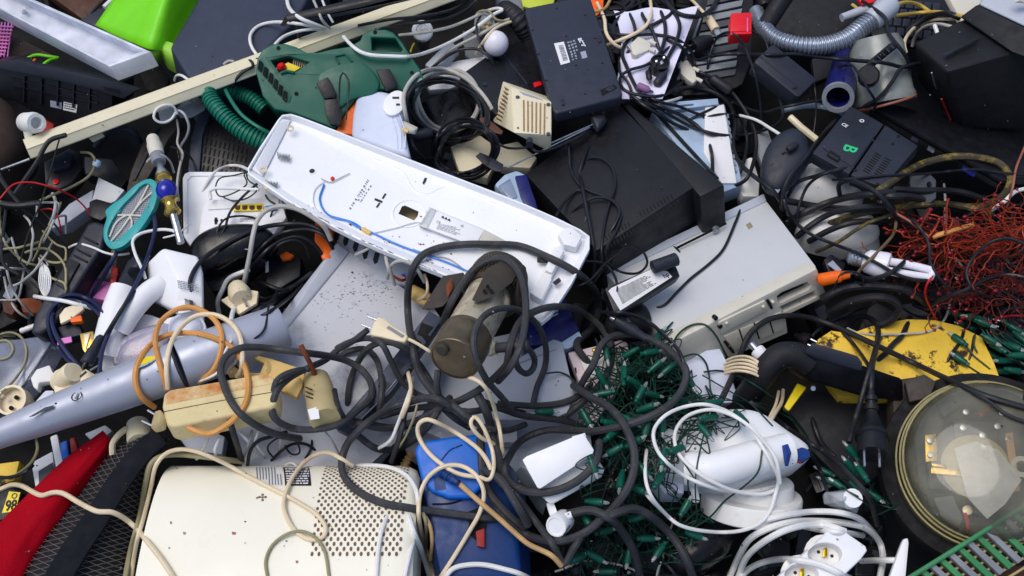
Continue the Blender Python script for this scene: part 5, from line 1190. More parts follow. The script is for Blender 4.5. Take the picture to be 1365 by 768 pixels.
# shallow pan: rim, lip, sloping wall, floor with one opening
fl=[F.l(p.x,p.y,-.016)for p in i2]
fl=[V((p.x,p.y,-.016))for p in fl];hl_=[V((*F.l(*p,-.016).to_2d(),-.016))for p in hole]
bm=bmesh.new();L0=[bm.verts.new(F.l(p.x,p.y,0))for p in out];L1=[bm.verts.new(F.l(p.x,p.y,.0006))for p in i1];L2=[bm.verts.new(p)for p in fl];LB=[bm.verts.new(F.l(p.x,p.y,0)+V((0,0,-.014)))for p in out];HH=[bm.verts.new(p)for p in hl_]
for i in range(n):
    j=(i+1)%n
    bm.faces.new([L0[i],L0[j],L1[j],L1[i]]);bm.faces.new([L1[i],L1[j],L2[j],L2[i]]);bm.faces.new([LB[i],LB[j],L0[j],L0[i]])
al=L2+HH
for tri in tessellate_polygon([fl,hl_]):
    try:bm.faces.new([al[k]for k in tri])
    except ValueError:pass
b=B(F);b._bm(bm,.0016,2,30);part('pan',b,'white_metal',t)
fz=-.0155
part('pressed_disc',B(F).ring(545,284,22,20,.0014,fz+.001),'white_metal',t)
part('opening_backing',B(F).prism([(526,290),(534,270),(564,280),(556,300)],.004,-.05),'khaki',t)  # beige surface that shows through the opening in the pan floor
part('pressed_rib',B(F).ptube([(497,212,0),(538,232,0),(545,244,0),(553,256,0),(568,260,0),(590,251,0),(606,252,0),(660,274,0),(740,306,0)],6,h=fz-.004),'white_metal',t)
for pl in([(563,244),(566,237),(569,237),(568,241),(565,246)],[(500,264),(510,268),(509,270.5),(499,266.5)],[(509,264),(513,257.5),(515,258.5),(511,265)],[(501,276),(505,270),(507,271),(503,277)]):part('slot',B(F).prism(pl,.001,fz+.0008),'ink',t)
part('hole',B(F).circ(416,228,3.6,.001,fz+.0008,n=14),'ink',t);part('hole_rim',B(F).ring(416,228,5.5,3.6,.001,fz+.0006),'white',t)
q_=[(490,238),(497,244),(473,281),(466,276)];b=B(F);rn=random.Random(4)
for r_ in range(3):
    u0=.05+r_*.42;v_=.02 if r_==0 else rn.uniform(0,.3)
    while v_<(1 if r_==0 else .7):w_=rn.uniform(.02,.06);b.bars(q_,[(u0,v_,u0+(.3 if r_==0 else .2),v_+w_)],fz+.0004);v_+=w_+rn.uniform(.02,.09)
part('stamped_print',b,'ink_grey',t,smooth=False)
bal=part('ballast',B(F).hull([F.l(562,303,fz),F.l(575,277,fz),F.l(646,306,fz),F.l(634,331,fz),F.l(565,302,fz+.014),F.l(577,279,fz+.016),F.l(645,307,fz+.016),F.l(633,329,fz+.014)],.002),'white',t)
part('end_cap',B(F).hull([F.l(558,302,fz),F.l(572,276,fz),F.l(582,280,fz),F.l(570,306,fz),F.l(560,301,fz+.016),F.l(574,277,fz+.018),F.l(582,280,fz+.018),F.l(570,305,fz+.016)],.002),'clear_film',bal)
hb=fz+.0172
for i in range(3):part('logo_triangle',B(F).prism([(588+i*4.2,289.4+i*1.9),(591+i*4.2,287.5+i*1.8),(592+i*4.2,291.5+i*1.8)],.0005,hb),'ink',bal)
text(bal,F,'CE',(581,296),(586,298.2),'ink_grey',hb)
part('ballast_print',B(F).lines([(583,297),(620,304),(614,318),(578,305)],5,hb,words=8,fill=.3),'ink_grey',bal,smooth=False);part('class_mark',B(F).ring(616,301,2,1.4,.0005,hb,n=4),'ink_grey',bal)
part('wedge',B(F).hull([F.l(646,306,fz),F.l(674,321,fz),F.l(668,338,fz),F.l(632,331,fz),F.l(645,306,fz+.016),F.l(634,330,fz+.012)],.001),'bezel',t)
for(x,y)in((351,226),(387,171)):part('washer',B(F).ring(x,y,5,2.6,.002,.003),'brass_old',t)
for(x,y)in((378,207),(362,244)):
    part('spring_clip',B(F).ptube([(x-8+i*1.0,y-4+(i%2)*9+i*.2,0)for i in range(17)],1.6,h=fz+.008),'bulb_clear',t)
part('end_plate',B(F).hull([F.l(336,226,-.004),F.l(376,158,-.004),F.l(388,160,-.012),F.l(350,236,-.012),F.l(340,222,.002),F.l(372,164,.002)],.001),'white_metal',t)
part('tape_mark',B(F).prism([(349,244),(356,243),(360,251),(354,252)],.0006,fz+.012),'yellow_plastic',t)
for pl,w_,m in(([(432,246),(429,254),(426,264),(429,276),(436,285),(448,291),(462,294),(476,302),(489,307),(506,315),(525,324),(556,336),(594,349),(626,363)],2.6,'cable_blue'),([(481,303),(472,297),(460,293),(440,288)],2,'cable_blue'),([(626,366),(600,346),(575,340),(550,332)],1.6,'cable_grey'),([(432,242),(420,252),(417,268),(424,284),(440,294)],1.6,'cable_white'),([(428,238),(440,243),(452,238),(466,231)],1.4,'cable_grey'),([(500,310),(530,303),(556,296),(568,299)],1.6,'cable_white')):
    part('wire',B(F).ptube([(x,y,0)for x,y in pl],w_,h=fz+.003),m,t)
part('tape',B(F).prism([(481,302),(487,303),(495,309),(492,312),(482,306)],.006,fz+.007,.001),'yellow_plastic',t);part('red_terminal',B(F).dome([(440,238),(443,235),(446,237),(445,240),(442,241)],.003,.001,h=fz+.003),'red',t)
for pl in([(744,312),(752,303),(763,303),(776,314),(768,330),(752,326)],[(738,330),(748,326),(752,334),(736,364),(726,360)],[(716,378),(728,366),(736,372),(722,400),(706,390)]):part('lamp_holder',B(F).prism(pl,.02,.006,.003),'white',t)
part('holder_bar',B(F).prism([(740,330),(752,336),(722,396),(710,388),(722,366)],.012,-.002,.002),'white_dirty',t)
for pl in([(716,343),(730,346),(732,350),(716,349)],[(737,376),(745,370),(748,374),(741,380)]):part('contact',B(F).prism(pl,.003,fz+.014),'ink',t)
b=B(F);rn=random.Random(12)
for i in range(70):
    k=rn.random();x,y=378+k*290,262+k*132+rn.uniform(-3,2);y-=1
    if rn.random()<.35:x,y=rn.gauss(575,26),rn.gauss(322,16)
    r_=rn.uniform(.4,1.3);b.prism([(x-r_*1.6,y),(x,y-r_),(x+r_*1.8,y+r_*.5),(x,y+r_)],.0004,(fz if rn.random()<.5 else fz)+.0004)
part('rust_specks',b,'rust',t)['kind']='stuff'
b=B(F);q=[(380,265.5),(475,317.2),(590,365)]
for i in range(34):
    k=rn.random()*1.9;j=int(k);k-=j;x,y=q[j][0]+(q[j+1][0]-q[j][0])*k,q[j][1]+(q[j+1][1]-q[j][1])*k;b.prism([(x,y-.8),(x+rn.uniform(3,9),y+2.8),(x+3,y+1.8)],.0005,.0012)
part('chipped_edge',b,'brown_dark',t)['kind']='stuff'
stamp(t)
# solar torch / blue glasses under fitting edge
F=PL(688,258,.16);t=T('torch','blue and clear plastic torch head behind the edge of the lamp fitting','torch',F)
part('head',B(F).prism([(658,246),(672,232),(688,226),(702,232),(716,272),(708,282),(680,268)],.05,0,.008),'blue_pale',t);part('grip',B(F).prism([(686,234),(702,232),(717,278),(704,282),(694,262)],.02,.006,.004),'blue_navy',t);part('lens',B(F).prism([(664,248),(680,238),(690,262),(680,266)],.006,.004,.002),'clear_plastic',t);stamp(t)
# pump
F=PT(640,420,.28);t=T('water_pump','grimy brass coloured pump motor with bracket feet on the lamp fitting','pump',F)
a0,a1=(606,478,.36),(668,367,.25);axp=lambda k:tuple(a0[i]+(a1[i]-a0[i])*k for i in range(3))
part('body',B(F).plathe(axp(.2),axp(.8),[(0,31),(1,31)],40),'brass_old',t)
part('front_cap',B(F).plathe(axp(0),axp(.24),[(0,29),(.04,33),(.5,34.5),(.9,34.5),(1,33)],40),'brown_metal',t)
pr=[(0,32)]
part('rear_cap',B(F).plathe(axp(.74),axp(1.03),[(0,34),(.06,38),(.8,40),(.95,38),(1,30)],40),'brown_dark',t)
fx=F.g(*axp(.74));fy=F.g(*axp(1.0));A=(fy-fx).normalized();X=A.orthogonal().normalized();Y=A.cross(X)
b=B(F)
for i in range(64):
    a__=6.2832*i/64;rr=39.4*F.s;d_=X*math.cos(a__)+Y*math.sin(a__);b.tube([fx+d_*rr+A*.006,fy+d_*rr-A*.01],.0017,4)
part('cooling_fins',b,'brown_metal',t)['kind']='stuff'
nrm=-(F.g(*a1)-F.g(*a0)).normalized();cc=F.g(*a0);rad=33*F.s
u_=(F.g(603,456,.37)-cc);u_=(u_-nrm*u_.dot(nrm)).normalized();w_=nrm.cross(u_)
pos=cc+u_*rad*.55+w_*rad*.25
part('oil_plug',B(F).lathe(pos,pos+nrm*.008,[(0,.012),(.7,.012),(1,.009)],14),'brown_dark',t)
part('band',B(F).plathe(axp(.235),axp(.275),[(0,32),(.1,33.4),(.9,33.4),(1,32)],40),'brown_metal',t)
part('bracket_foot',B(F).ghull([(562,412,.31),(590,368,.31),(618,363,.31),(622,372,.31),(606,392,.32),(590,409,.32),(572,414,.31),(566,408,.29),(592,368,.29),(616,366,.29)],.003),'brown_dark',t)
part('rust_patch',B(F).ghull([(594,380,.322),(602,370,.322),(604,384,.326),(596,398,.326),(598,384,.329)],.001),'rust',t)
part('bracket_foot',B(F).ghull([(628,400,.36),(650,356,.35),(672,346,.34),(692,350,.34),(684,376,.345),(658,396,.36),(636,404,.36),(640,396,.33),(676,366,.32)],.003),'brown_dark',t)
for(x,y)in((646,388),(650,382),(655,388)):part('bolt_hole',B(F).plathe((x,y,.362),(x,y,.366),[(0,2.6),(1,2.6)],10),'hole',t)
part('bracket_clamp',B(F).ghull([(690,352,.33),(702,352,.32),(706,392,.3),(694,420,.28),(684,400,.3),(690,380,.34)],.004),'brown_dark',t)
part('nut',B(F).plathe((642,463,.31),(658,465,.315),[(0,11),(.8,11.5),(1,9)],6),'brass_old',t)
part('outlet_collar',B(F).plathe((655,464,.312),(662,464,.315),[(0,9),(1,9)],18),'brass_old',t)
part('hose_stub',B(F).plathe((660,464,.315),(704,460,.33),[(0,6.6),(.6,6.8),(1,6.4)],18),'rubber',t)
b=B(F);fx=F.g(*axp(.3));fy=F.g(*axp(.62));A=(fy-fx);X=A.normalized().cross(V((0,0,1))).normalized();X=X if F.M.to_3x3()@X@rt>0 else-X;Y=X.cross(A.normalized());Y=Y if Y.z>0 else-Y
b.sheet([[fx+A*u+(X*math.cos(th)+Y*math.sin(th))*31.3*F.s for th in[R(8+7*k)for k in range(9)]]for u in[i/4 for i in range(5)]]);part('worn_label',b,'bezel_worn',t)
part('cap_edge',B(F).plathe(axp(-.004),axp(.012),[(0,29.5),(1,32.4)],40,False),'brown_metal',t)
stamp(t)
# ================================================================== RIGHT SIDE AND FRONT RIGHT
# white timer
F=PT(745,630,.26);t=T('timer_switch','white box shaped timer with a round knob caught in a rubber cord loop','timer',F)
part('cover',B(F).ghull([(696,613,.32),(702,608,.322),(760,584,.33),(778,578,.33),(792,600,.325),(790,606,.325),(720,652,.312),(716,650,.312),(700,616,.26),(780,584,.27),(716,646,.25),(790,602,.26)],.003),'white',t)
part('case',B(F).ghull([(700,620,.3),(782,590,.305),(806,626,.29),(802,636,.275),(735,673,.275),(728,668,.28),(700,640,.2),(740,670,.2),(800,630,.2),(780,590,.2)],.003),'white_dirty',t)
part('grey_back',B(F).ghull([(686,630,.26),(694,622,.29),(700,624,.29),(730,668,.27),(724,688,.22),(716,680,.2),(690,640,.2)],.003),'grey_dark',t)
part('lug',B(F).ghull([(762,582,.325),(780,577,.33),(782,583,.325),(764,588,.32),(770,582,.31)],.001),'white',t)
k_=part('knob',B(F).plathe((752,693,.24),(741,702,.27),[(0,14),(.7,15),(.9,14.5),(1,13.5),(1,11.5),(.95,11)],28),'white',t)
part('knob_handle',B(F).ptube([(750,690,.262),(762,686,.265)],10,smooth=False),'white',k_);part('knob_arm',B(F).ghull([(726,664,.26),(738,668,.265),(746,690,.26),(734,692,.255),(730,680,.25)],.002),'white',t);stamp(t)
# hand mixer
F=PL(985,600,.19,gx=-.008,gy=.005);t=T('hand_mixer','white hand mixer with blue buttons wrapped in white flex','mixer',F)
part('body',B(F).dome([(863,606),(872,586),(890,573),(920,560),(970,549),(1010,553),(1049,578),(1076,598),(1080,607),(1073,617),(1038,630),(998,647),(960,650),(930,642),(905,640),(880,634)],.045,.06,pw=.62,rings=12),'white',t)
part('handle',B(F).ptube([(914,624,.235),(950,625,.245),(1000,612,.245),(1050,600,.23)],44,seg=20),'white',t)
part('seam_line',B(F).ptube([(936,636,.238),(970,632,.245),(1010,620,.246),(1030,613,.243)],.8),'ink_grey',t)
part('speed_dial',B(F).ghull([(1042,594,.268),(1051,591,.262),(1055,604,.262),(1051,622,.255),(1046,622,.258),(1049,606,.27),(1048,600,.25)],.001),'blue_button',t)
part('eject_button',B(F).plathe((1066,608,.235),(1073,604,.252),[(0,9),(.7,8.5),(1,6.5)],20),'blue_button',t);part('button_ring',B(F).plathe((1064.5,608.6,.234),(1066.5,607.6,.238),[(0,9.6),(1,9.4)],20),'red_dark',t)
b=B(F)
for i in range(6):b.ghull([(1054.5+.3*i,592+i*5,.252),(1056.5+.3*i,592.5+i*5,.25),(1055.5+.3*i,594+i*5,.25),(1055.5,593+i*5,.249)])
part('speed_marks',b,'ink_grey',t)['kind']='stuff'
part('foot',B(F).prism([(868,606),(884,620),(912,640),(912,658),(886,658),(872,640)],.05,-.02,.004),'white_blue',t);stamp(t)
F=PT(1002,665,.1);t=T('round_base','white stepped round plastic base under the hand mixer','base',F)
part('lower_disc',B(F).plathe((1000,684,.115),(1002,658,.137),[(0,60),(.08,62.5),(.9,63),(1,61.5)],56),'white_dirty',t);part('upper_disc',B(F).plathe((1008,660,.136),(1009,641,.152),[(0,46),(.9,45.5),(1,44)],48),'white_dirty',t);stamp(t)
F=PT(926,658,.16);solo('plastic_tube','short white tube with a yellowed tip below the hand mixer','tube',F,B(F).ptube([(923,646,.2),(926,656,.2),(928,668,.19)],10),'white')
F=PL(940,725,.08);solo('kettle_lid','glossy black oval shell under the white flex loops','shell',F,B(F).dome([(884,745),(905,716),(945,694),(975,690),(984,704),(974,732),(944,758),(905,768)],.05,.05),'black_gloss')
# extension strip
F=PL(1085,745,.2,gx=.004,gy=.0);t=T('extension_socket','white two way extension socket with gold earth clips at the bottom edge','extension socket',F)
part('body',B(F).prism([(1020,782),(1108,703),(1114,701),(1120,704),(1154,728),(1156,734),(1148,745),(1090,800),(1020,810)],.06,0,.006,holes=[[(1100+23*math.cos(k*.349),738.5+15*math.sin(k*.349))for k in range(18)],[(1069+23*math.cos(k*.349),766+15*math.sin(k*.349))for k in range(18)]],seg=3),'white',t)
for(x,y)in((1100,738.5),(1069,766)):
    s=part('socket_well',B(F).circ(x,y+1,26,.01,-.026),'white_dirty',t)
    part('earth_clip',B(F).prism([(x-2,y-8),(x+3,y-9),(x+3,y+3),(x-3,y+4)],.006,-.016,.001),'gold',s)
    for d in(-9,9):part('pin_hole',B(F).circ(x+d,y+d*.3,2.2,.001,-.0255),'ink',s)
stamp(t)
F=PL(1120,670,.19);t=T('torn_cap','torn translucent white plastic cap on the coiled white cable','cap',F)
part('cap',B(F).ghull([(1096,660,.18),(1100,656,.2),(1117,657,.22),(1126,653,.21),(1137,654,.22),(1148,668,.2),(1143,684,.17),(1138,688,.16),(1117,676,.19),(1098,672,.17),(1122,668,.23)],.002),'clear_film',t)
part('inner_cup',B(F).plathe((1128,670,.18),(1137,664,.225),[(0,8),(.5,11),(1,12)],14),'white',t);stamp(t)
F=PL(1200,740,.17,gx=.01);solo('flat_lever','flat white plastic arm with a rounded end at the bottom edge','lever',F,B(F).prism([(1178,790),(1200,728),(1204,718),(1211,716),(1212,724),(1206,790)],.02,0,.005),'white')
# black schuko plug
F=PT(1162,570,.2);t=T('mains_plug','black round mains plug with two pins hanging beside the glass meter','plug',F)
part('strain_relief',B(F).plathe((1161,522,.2),(1162,556,.2),[(0,4.5),(.2,5.5),(.22,8),(.38,8),(.4,6),(.55,6),(.57,9),(.75,9),(.77,7),(1,8)],18),'black',t)
part('body',B(F).plathe((1162,553,.2),(1163,606,.22),[(0,8),(.3,13),(.5,20),(.54,21),(.6,21),(.62,18.5),(.98,18),(1,17)],30),'black',t)
for x in(1152,1172):part('pin',B(F).ptube([(x,600,.225),(x+.5,622,.235)],3.4,smooth=False),'steel',t)
stamp(t)
# meter
F=P3((1265,725,.16),(1400,700,.2),(1230,545,.18));t=T('electric_meter','old round electric meter with a dusty glass cover at the right edge','meter',F)
CX,CY,RX=1315,618,104
part('base_ring',B(F).circ(CX-4,CY+4,RX+19,.06,-.02,.01,n=64,ry=RX+20),'deep',t)
part('lug',B(F).prism([(1206,508),(1232,498),(1248,508),(1240,530),(1212,536)],.03,.0,.004),'brown_dark',t)
part('back_plate',B(F).circ(CX,CY,RX-4,.01,-.012,n=56,ry=RX-3),'black',t)
part('torn_film',B(F).prism([(1272,598),(1300,588),(1332,600),(1362,640),(1340,672),(1316,692),(1290,664)],.0006,.03),'clear_film',t)
for pl in([(1250,540),(1276,524),(1282,540),(1258,556)],[(1296,660),(1330,668),(1322,690),(1298,684)],[(1330,600),(1356,606),(1350,636),(1330,630)],[(1222,620),(1234,618),(1236,660),(1226,656)]):part('frame_plate',B(F).prism(pl,.012,.006,.002),'grey_dark',t)
for r_,h_ in((RX+3,.002),(RX-1,.012),(RX-4,.022)):part('rim',B(F).lprism([[(F.l(CX,CY).x+r_*F.s*math.cos(k*.0982),F.l(CX,CY).y+r_*F.s*math.sin(k*.0982))for k in range(64)],[(F.l(CX,CY).x+(r_-2.6)*F.s*math.cos(k*.0982),F.l(CX,CY).y+(r_-2.6)*F.s*math.sin(k*.0982))for k in range(64)]],h_,.02,.002),'olive_rim',t)
b=B(F);c0=F.l(CX,CY);P_=[]
for i in range(8):P_.append([(c0.x+(RX-6)*F.s*math.cos(k*.0982)*(1-(i/7)**2.2*.999),c0.y+(RX-6)*F.s*math.sin(k*.0982)*(1-(i/7)**2.2*.999),.02+.055*math.sin(i/7*math.pi/2)**.8)for k in range(65)])
part('glass_cover',B(F).sheet(P_),'glass_dusty',t,ang=80)
part('disc',B(F).circ(1300,622,40,.004,.012,.001,n=44),'meter_disc',t);part('hub',B(F).circ(1300,622,6,.01,.018,.001),'brass',t)
part('bracket',B(F).prism([(1233,580),(1248,578),(1250,614),(1234,616)],.01,.01,.001),'brass',t)
for(x,y)in((1240,587),(1241,606),(1288,549),(1336,550),(1312,595),(1330,568),(1284,570),(1345,585),(1310,580)):part('screw',B(F).circ(x,y,4,.008,.016,.001,n=14),'steel',t)
part('contact_bar',B(F).prism([(1241,622),(1294,628),(1294,636),(1241,631)],.008,.02,.001),'brass',t);part('contact_bar',B(F).prism([(1242,617),(1262,620),(1262,624),(1242,621)],.006,.024,.001),'brass',t)
part('coil_block',B(F).prism([(1236,614),(1280,620),(1278,656),(1238,652)],.02,.006,.003),'charcoal',t);part('terminal_block',B(F).prism([(1270,560),(1330,562),(1330,592),(1274,588)],.02,.004,.003),'grey_dark',t)
part('copper_strip',B(F).prism([(1340,578),(1350,576),(1360,654),(1350,656)],.006,.016,.001),'cable_orange',t);part('copper_strip',B(F).prism([(1304,550),(1318,542),(1322,546),(1308,556)],.006,.016,.001),'copper',t)
part('terminal',B(F).ring(1362,622,13,7,.014,.02),'bezel',t);part('red_wire',B(F).ptube([(1286,684,0),(1290,698,0),(1289,712,0)],5,h=.01),'red',t);part('weight',B(F).prism([(1244,664),(1270,660),(1284,690),(1278,706),(1256,692)],.012,.004,.003),'grey_mid',t)
part('fixing_tab',B(F).circ(1290,680,6,.008,.012,.001),'brass_old',t);stamp(t)
slab('junction_box','dark gritty housing between the yellow plate and the glass meter','housing',[(1196,505),(1230,500),(1246,520),(1220,560),(1206,600),(1192,580),(1190,530)],.12,.05,'brown_dark',bevel=.006)
# green crate
F=P3((1200,778,.22),(1380,664,.23),(1340,790,.2));t=T('plastic_crate','green slatted plastic crate edge at the bottom right corner','crate',F)
part('rim',B(F).ptube([(1195,781,0),(1290,722,0),(1385,662,0)],6,h=.0,smooth=False),'green_crate',t)
for i in range(16):
    x,y=1214+i*12.2,769-i*7.7
    part('slat',B(F).prism([(x,y),(x+6,y-3.6),(x+52,y+38),(x+46,y+44)],.012,-.004-(i%2)*.001,.001),'green_crate' if i%2 else 'grey_mid',t)
for i in range(6):
    part('cross_bar',B(F).ptube([(1214+i*9,782+i*8,0),(1400+i*9,668+i*8,0)],3.4,h=-.02,smooth=False),'khaki',t)
part('inner_lining',B(F).prism([(1215,782),(1390,672),(1420,700),(1420,860),(1240,860)],.006,-.05),'brown_wood',t);stamp(t)
# CFL
F=PT(1185,355,.16);t=T('fluorescent_bulb','white compact fluorescent bulb with two bent tubes under the black cables','bulb',F)
part('screw_base',B(F).plathe((1130,342,.14),(1152,347,.15),[(0,5),(.1,9),(.2,10.5),(.3,9.4),(.42,10.5),(.52,9.4),(.64,10.5),(.74,9.4),(.9,10.5),(1,9.6)],22),'steel',t)
part('housing',B(F).plathe((1151,347,.15),(1185,356,.16),[(0,10),(.15,15),(.8,17.5),(.95,17),(1,14)],28),'bulb',t)
for dy in(-6,7):part('tube',B(F).ptube([(1182,354+dy,.17),(1210,359+dy,.17),(1240,365+dy*.8,.17)],10.5,seg=14),'bulb',t)
part('tube_bend',B(F).ptube([(1240,360,.17),(1243,365,.17),(1239,371,.17)],9,seg=14),'bulb',t);stamp(t)
F=PT(1110,368,.13);t=T('plug','orange red plug sleeve beside the fluorescent bulb base','plug',F);part('sleeve',B(F).plathe((1090,374,.13),(1132,366,.14),[(0,5),(.1,8.5),(.7,8),(.75,6),(1,5)],20),'orange',t);part('tip',B(F).plathe((1130,366,.14),(1138,363,.14),[(0,3),(1,2)],10),'steel',t);stamp(t)
slab('battery_label','black battery with a white edged label beside the orange red plug','battery',[(1098,346),(1108,338),(1128,350),(1124,364),(1104,362)],.11,.02,'black');slab('label','small white edged label beside the orange red plug','label',[(1103,352),(1110,347),(1122,360),(1118,364)],.125,.002,'sticker_grey',bevel=0)
slab('grey_bracket','dusty black bracket with a round hole above the copper wire','bracket',[(1212,234),(1238,230),(1248,240),(1248,264),(1240,270),(1216,268)],.15,.03,'grey_dark',holes=[[(1239+3.6*math.cos(k*.785),246+4.4*math.sin(k*.785))for k in range(8)]])
# coax connector & cream coil
F=PT(1018,475,.16);t=T('aerial_plug','white aerial plug with a bare metal tip under the computer front','plug',F)
part('barrel',B(F).plathe((1008,466,.17),(1032,490,.17),[(0,8),(.05,9.5),(.3,9.5),(.34,8.6),(.9,8.2),(1,6)],22),'white',t);part('tip',B(F).plathe((1001,458,.17),(1010,468,.17),[(0,4.2),(.1,4.8),(1,4.8)],16),'steel',t);stamp(t)
# ================================================================== LOOSE JUNK DOWN IN THE GAPS
rj=random.Random(21)
def gap(px,py,lim=.0):return zt(px,py)<lim
GJ='dark junk down in the gaps of the heap'
spots=[]
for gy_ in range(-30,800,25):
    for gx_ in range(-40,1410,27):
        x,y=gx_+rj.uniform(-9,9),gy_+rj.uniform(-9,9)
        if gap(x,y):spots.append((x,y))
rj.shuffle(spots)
kinds={}
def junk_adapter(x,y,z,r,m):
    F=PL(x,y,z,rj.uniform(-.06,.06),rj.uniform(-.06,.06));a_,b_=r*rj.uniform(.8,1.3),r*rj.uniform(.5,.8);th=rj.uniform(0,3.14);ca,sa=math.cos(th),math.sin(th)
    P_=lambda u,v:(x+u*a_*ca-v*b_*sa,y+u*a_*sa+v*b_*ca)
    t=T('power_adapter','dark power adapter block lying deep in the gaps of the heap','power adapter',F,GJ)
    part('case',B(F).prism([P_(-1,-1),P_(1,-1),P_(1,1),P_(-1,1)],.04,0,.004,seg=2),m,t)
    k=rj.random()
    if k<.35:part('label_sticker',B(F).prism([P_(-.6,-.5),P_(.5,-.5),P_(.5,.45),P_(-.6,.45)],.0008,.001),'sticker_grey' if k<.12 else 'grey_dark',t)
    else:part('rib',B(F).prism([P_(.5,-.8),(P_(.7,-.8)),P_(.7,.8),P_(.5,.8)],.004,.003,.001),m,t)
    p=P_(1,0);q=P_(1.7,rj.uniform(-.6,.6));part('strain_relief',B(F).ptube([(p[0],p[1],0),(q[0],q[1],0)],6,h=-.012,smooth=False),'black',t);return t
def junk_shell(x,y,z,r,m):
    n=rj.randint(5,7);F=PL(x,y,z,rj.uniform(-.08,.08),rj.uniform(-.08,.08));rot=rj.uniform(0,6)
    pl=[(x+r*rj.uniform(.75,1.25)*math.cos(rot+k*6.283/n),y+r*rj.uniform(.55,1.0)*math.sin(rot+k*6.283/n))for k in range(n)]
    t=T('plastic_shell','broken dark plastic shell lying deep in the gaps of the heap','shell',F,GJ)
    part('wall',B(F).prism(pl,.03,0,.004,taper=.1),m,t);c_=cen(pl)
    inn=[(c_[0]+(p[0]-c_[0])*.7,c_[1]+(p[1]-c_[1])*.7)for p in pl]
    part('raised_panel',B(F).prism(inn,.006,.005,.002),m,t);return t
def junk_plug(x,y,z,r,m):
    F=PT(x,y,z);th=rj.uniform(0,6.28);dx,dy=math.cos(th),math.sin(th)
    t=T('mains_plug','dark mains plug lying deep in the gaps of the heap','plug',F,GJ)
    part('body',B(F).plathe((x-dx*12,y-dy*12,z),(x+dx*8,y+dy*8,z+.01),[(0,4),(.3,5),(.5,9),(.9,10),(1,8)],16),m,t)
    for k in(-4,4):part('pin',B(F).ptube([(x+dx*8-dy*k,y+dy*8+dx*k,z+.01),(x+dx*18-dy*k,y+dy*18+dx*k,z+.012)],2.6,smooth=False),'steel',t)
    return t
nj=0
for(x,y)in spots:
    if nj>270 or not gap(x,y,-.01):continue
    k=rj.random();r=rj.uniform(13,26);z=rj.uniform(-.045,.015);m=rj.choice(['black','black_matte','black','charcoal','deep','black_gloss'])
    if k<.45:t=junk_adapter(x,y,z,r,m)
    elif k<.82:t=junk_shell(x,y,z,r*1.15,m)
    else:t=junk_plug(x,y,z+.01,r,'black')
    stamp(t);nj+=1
# dark flex winding through the gaps
nc=0
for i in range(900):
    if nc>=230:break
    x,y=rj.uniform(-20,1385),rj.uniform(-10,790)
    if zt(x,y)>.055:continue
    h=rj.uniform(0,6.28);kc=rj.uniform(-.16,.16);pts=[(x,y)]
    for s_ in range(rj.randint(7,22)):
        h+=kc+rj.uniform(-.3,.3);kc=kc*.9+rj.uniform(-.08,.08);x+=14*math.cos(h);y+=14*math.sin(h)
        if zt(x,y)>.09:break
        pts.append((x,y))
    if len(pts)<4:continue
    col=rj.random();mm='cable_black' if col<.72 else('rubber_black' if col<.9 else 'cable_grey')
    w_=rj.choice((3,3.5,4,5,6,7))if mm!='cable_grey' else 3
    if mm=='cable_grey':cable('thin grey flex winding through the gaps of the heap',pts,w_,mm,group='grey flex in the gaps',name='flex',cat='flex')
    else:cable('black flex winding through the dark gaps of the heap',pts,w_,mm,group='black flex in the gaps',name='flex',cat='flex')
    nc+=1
# ================================================================== CABLES TRACED ONE BY ONE
C=cable
# ---- left cluster
rl=random.Random(33)
for i in range(16):
    x,y=rl.uniform(8,70),rl.uniform(285,385);h=rl.uniform(0,6.28);kc=rl.uniform(-.3,.3);pts=[(x,y)]
    for s_ in range(rl.randint(6,12)):h+=kc+rl.uniform(-.3,.3);x=min(88,max(-10,x+10*math.cos(h)));y=min(400,max(270,y+10*math.sin(h)));pts.append((x,y))
    C('thin pale flex in the tangle under the bent rod stand',pts,rl.choice((2.5,3,3)),rl.choice(('cable_grey','cable_olive','cable_grey')),group='pale flex under the rod stand',name='flex',cat='flex')
for i in range(7):C('white lead in the tied bundle left of the charcoal nozzle',[(52+i*.6,344+i),(54+i*1.5,356),(52+i*2.6,372),(55+i*1.8,388),(60+i*.6,396)],2,'cable_white',group='tied bundle of white leads',name='lead',cat='lead')
C('beige lead curling over the boxy black device',[(108,203),(120,204),(127,214),(121,232),(98,248),(70,260),(48,270)],3.2,'cable_olive')
F=PT(130,217,.2);solo('push_button','pale blue round button beside the beige curling lead','button',F,B(F).plathe((127,222,zt(127,222)),(131,214,zt(131,214)+.02),[(0,4),(.5,5.5),(1,4.5)],14),'blue_pale')
C('thin red wire arching over the boxy black device to the grey casing',[(0,265),(18,246),(40,243),(60,247),(85,256),(104,267),(116,280),(124,294)],2.2,'cable_red')
C('short red wire under the bent rod stand',[(54,280),(68,278),(76,286),(80,300),(82,310)],2,'cable_red')
C('grey white lead in front of the red wires',[(66,300),(72,286),(74,266),(70,258)],4,'cable_grey')
C('pale lead looped over the charcoal nozzle',[(92,330),(104,325),(124,330),(140,337),(158,340),(172,338)],3,'cable_white')
C('white lead hooked around the top of the white vacuum cleaner',[(194,372),(190,360),(180,338),(177,320),(186,312),(200,308),(220,306),(236,310),(241,322)],4,'cable_white')
C('thin white lead running from the router to the brass column',[(254,298),(236,312),(218,317)],2.4,'cable_white')
C('navy flex hanging from the teal swatter to the cream adaptor',[(204,282),(207,300),(203,322),(190,360),(172,396),(148,438),(137,466),(132,498)],5.5,'cable_navy')
C('black flex running beside the navy flex to a barrel plug',[(186,384),(168,404),(150,432),(138,452)],5,'cable_black')
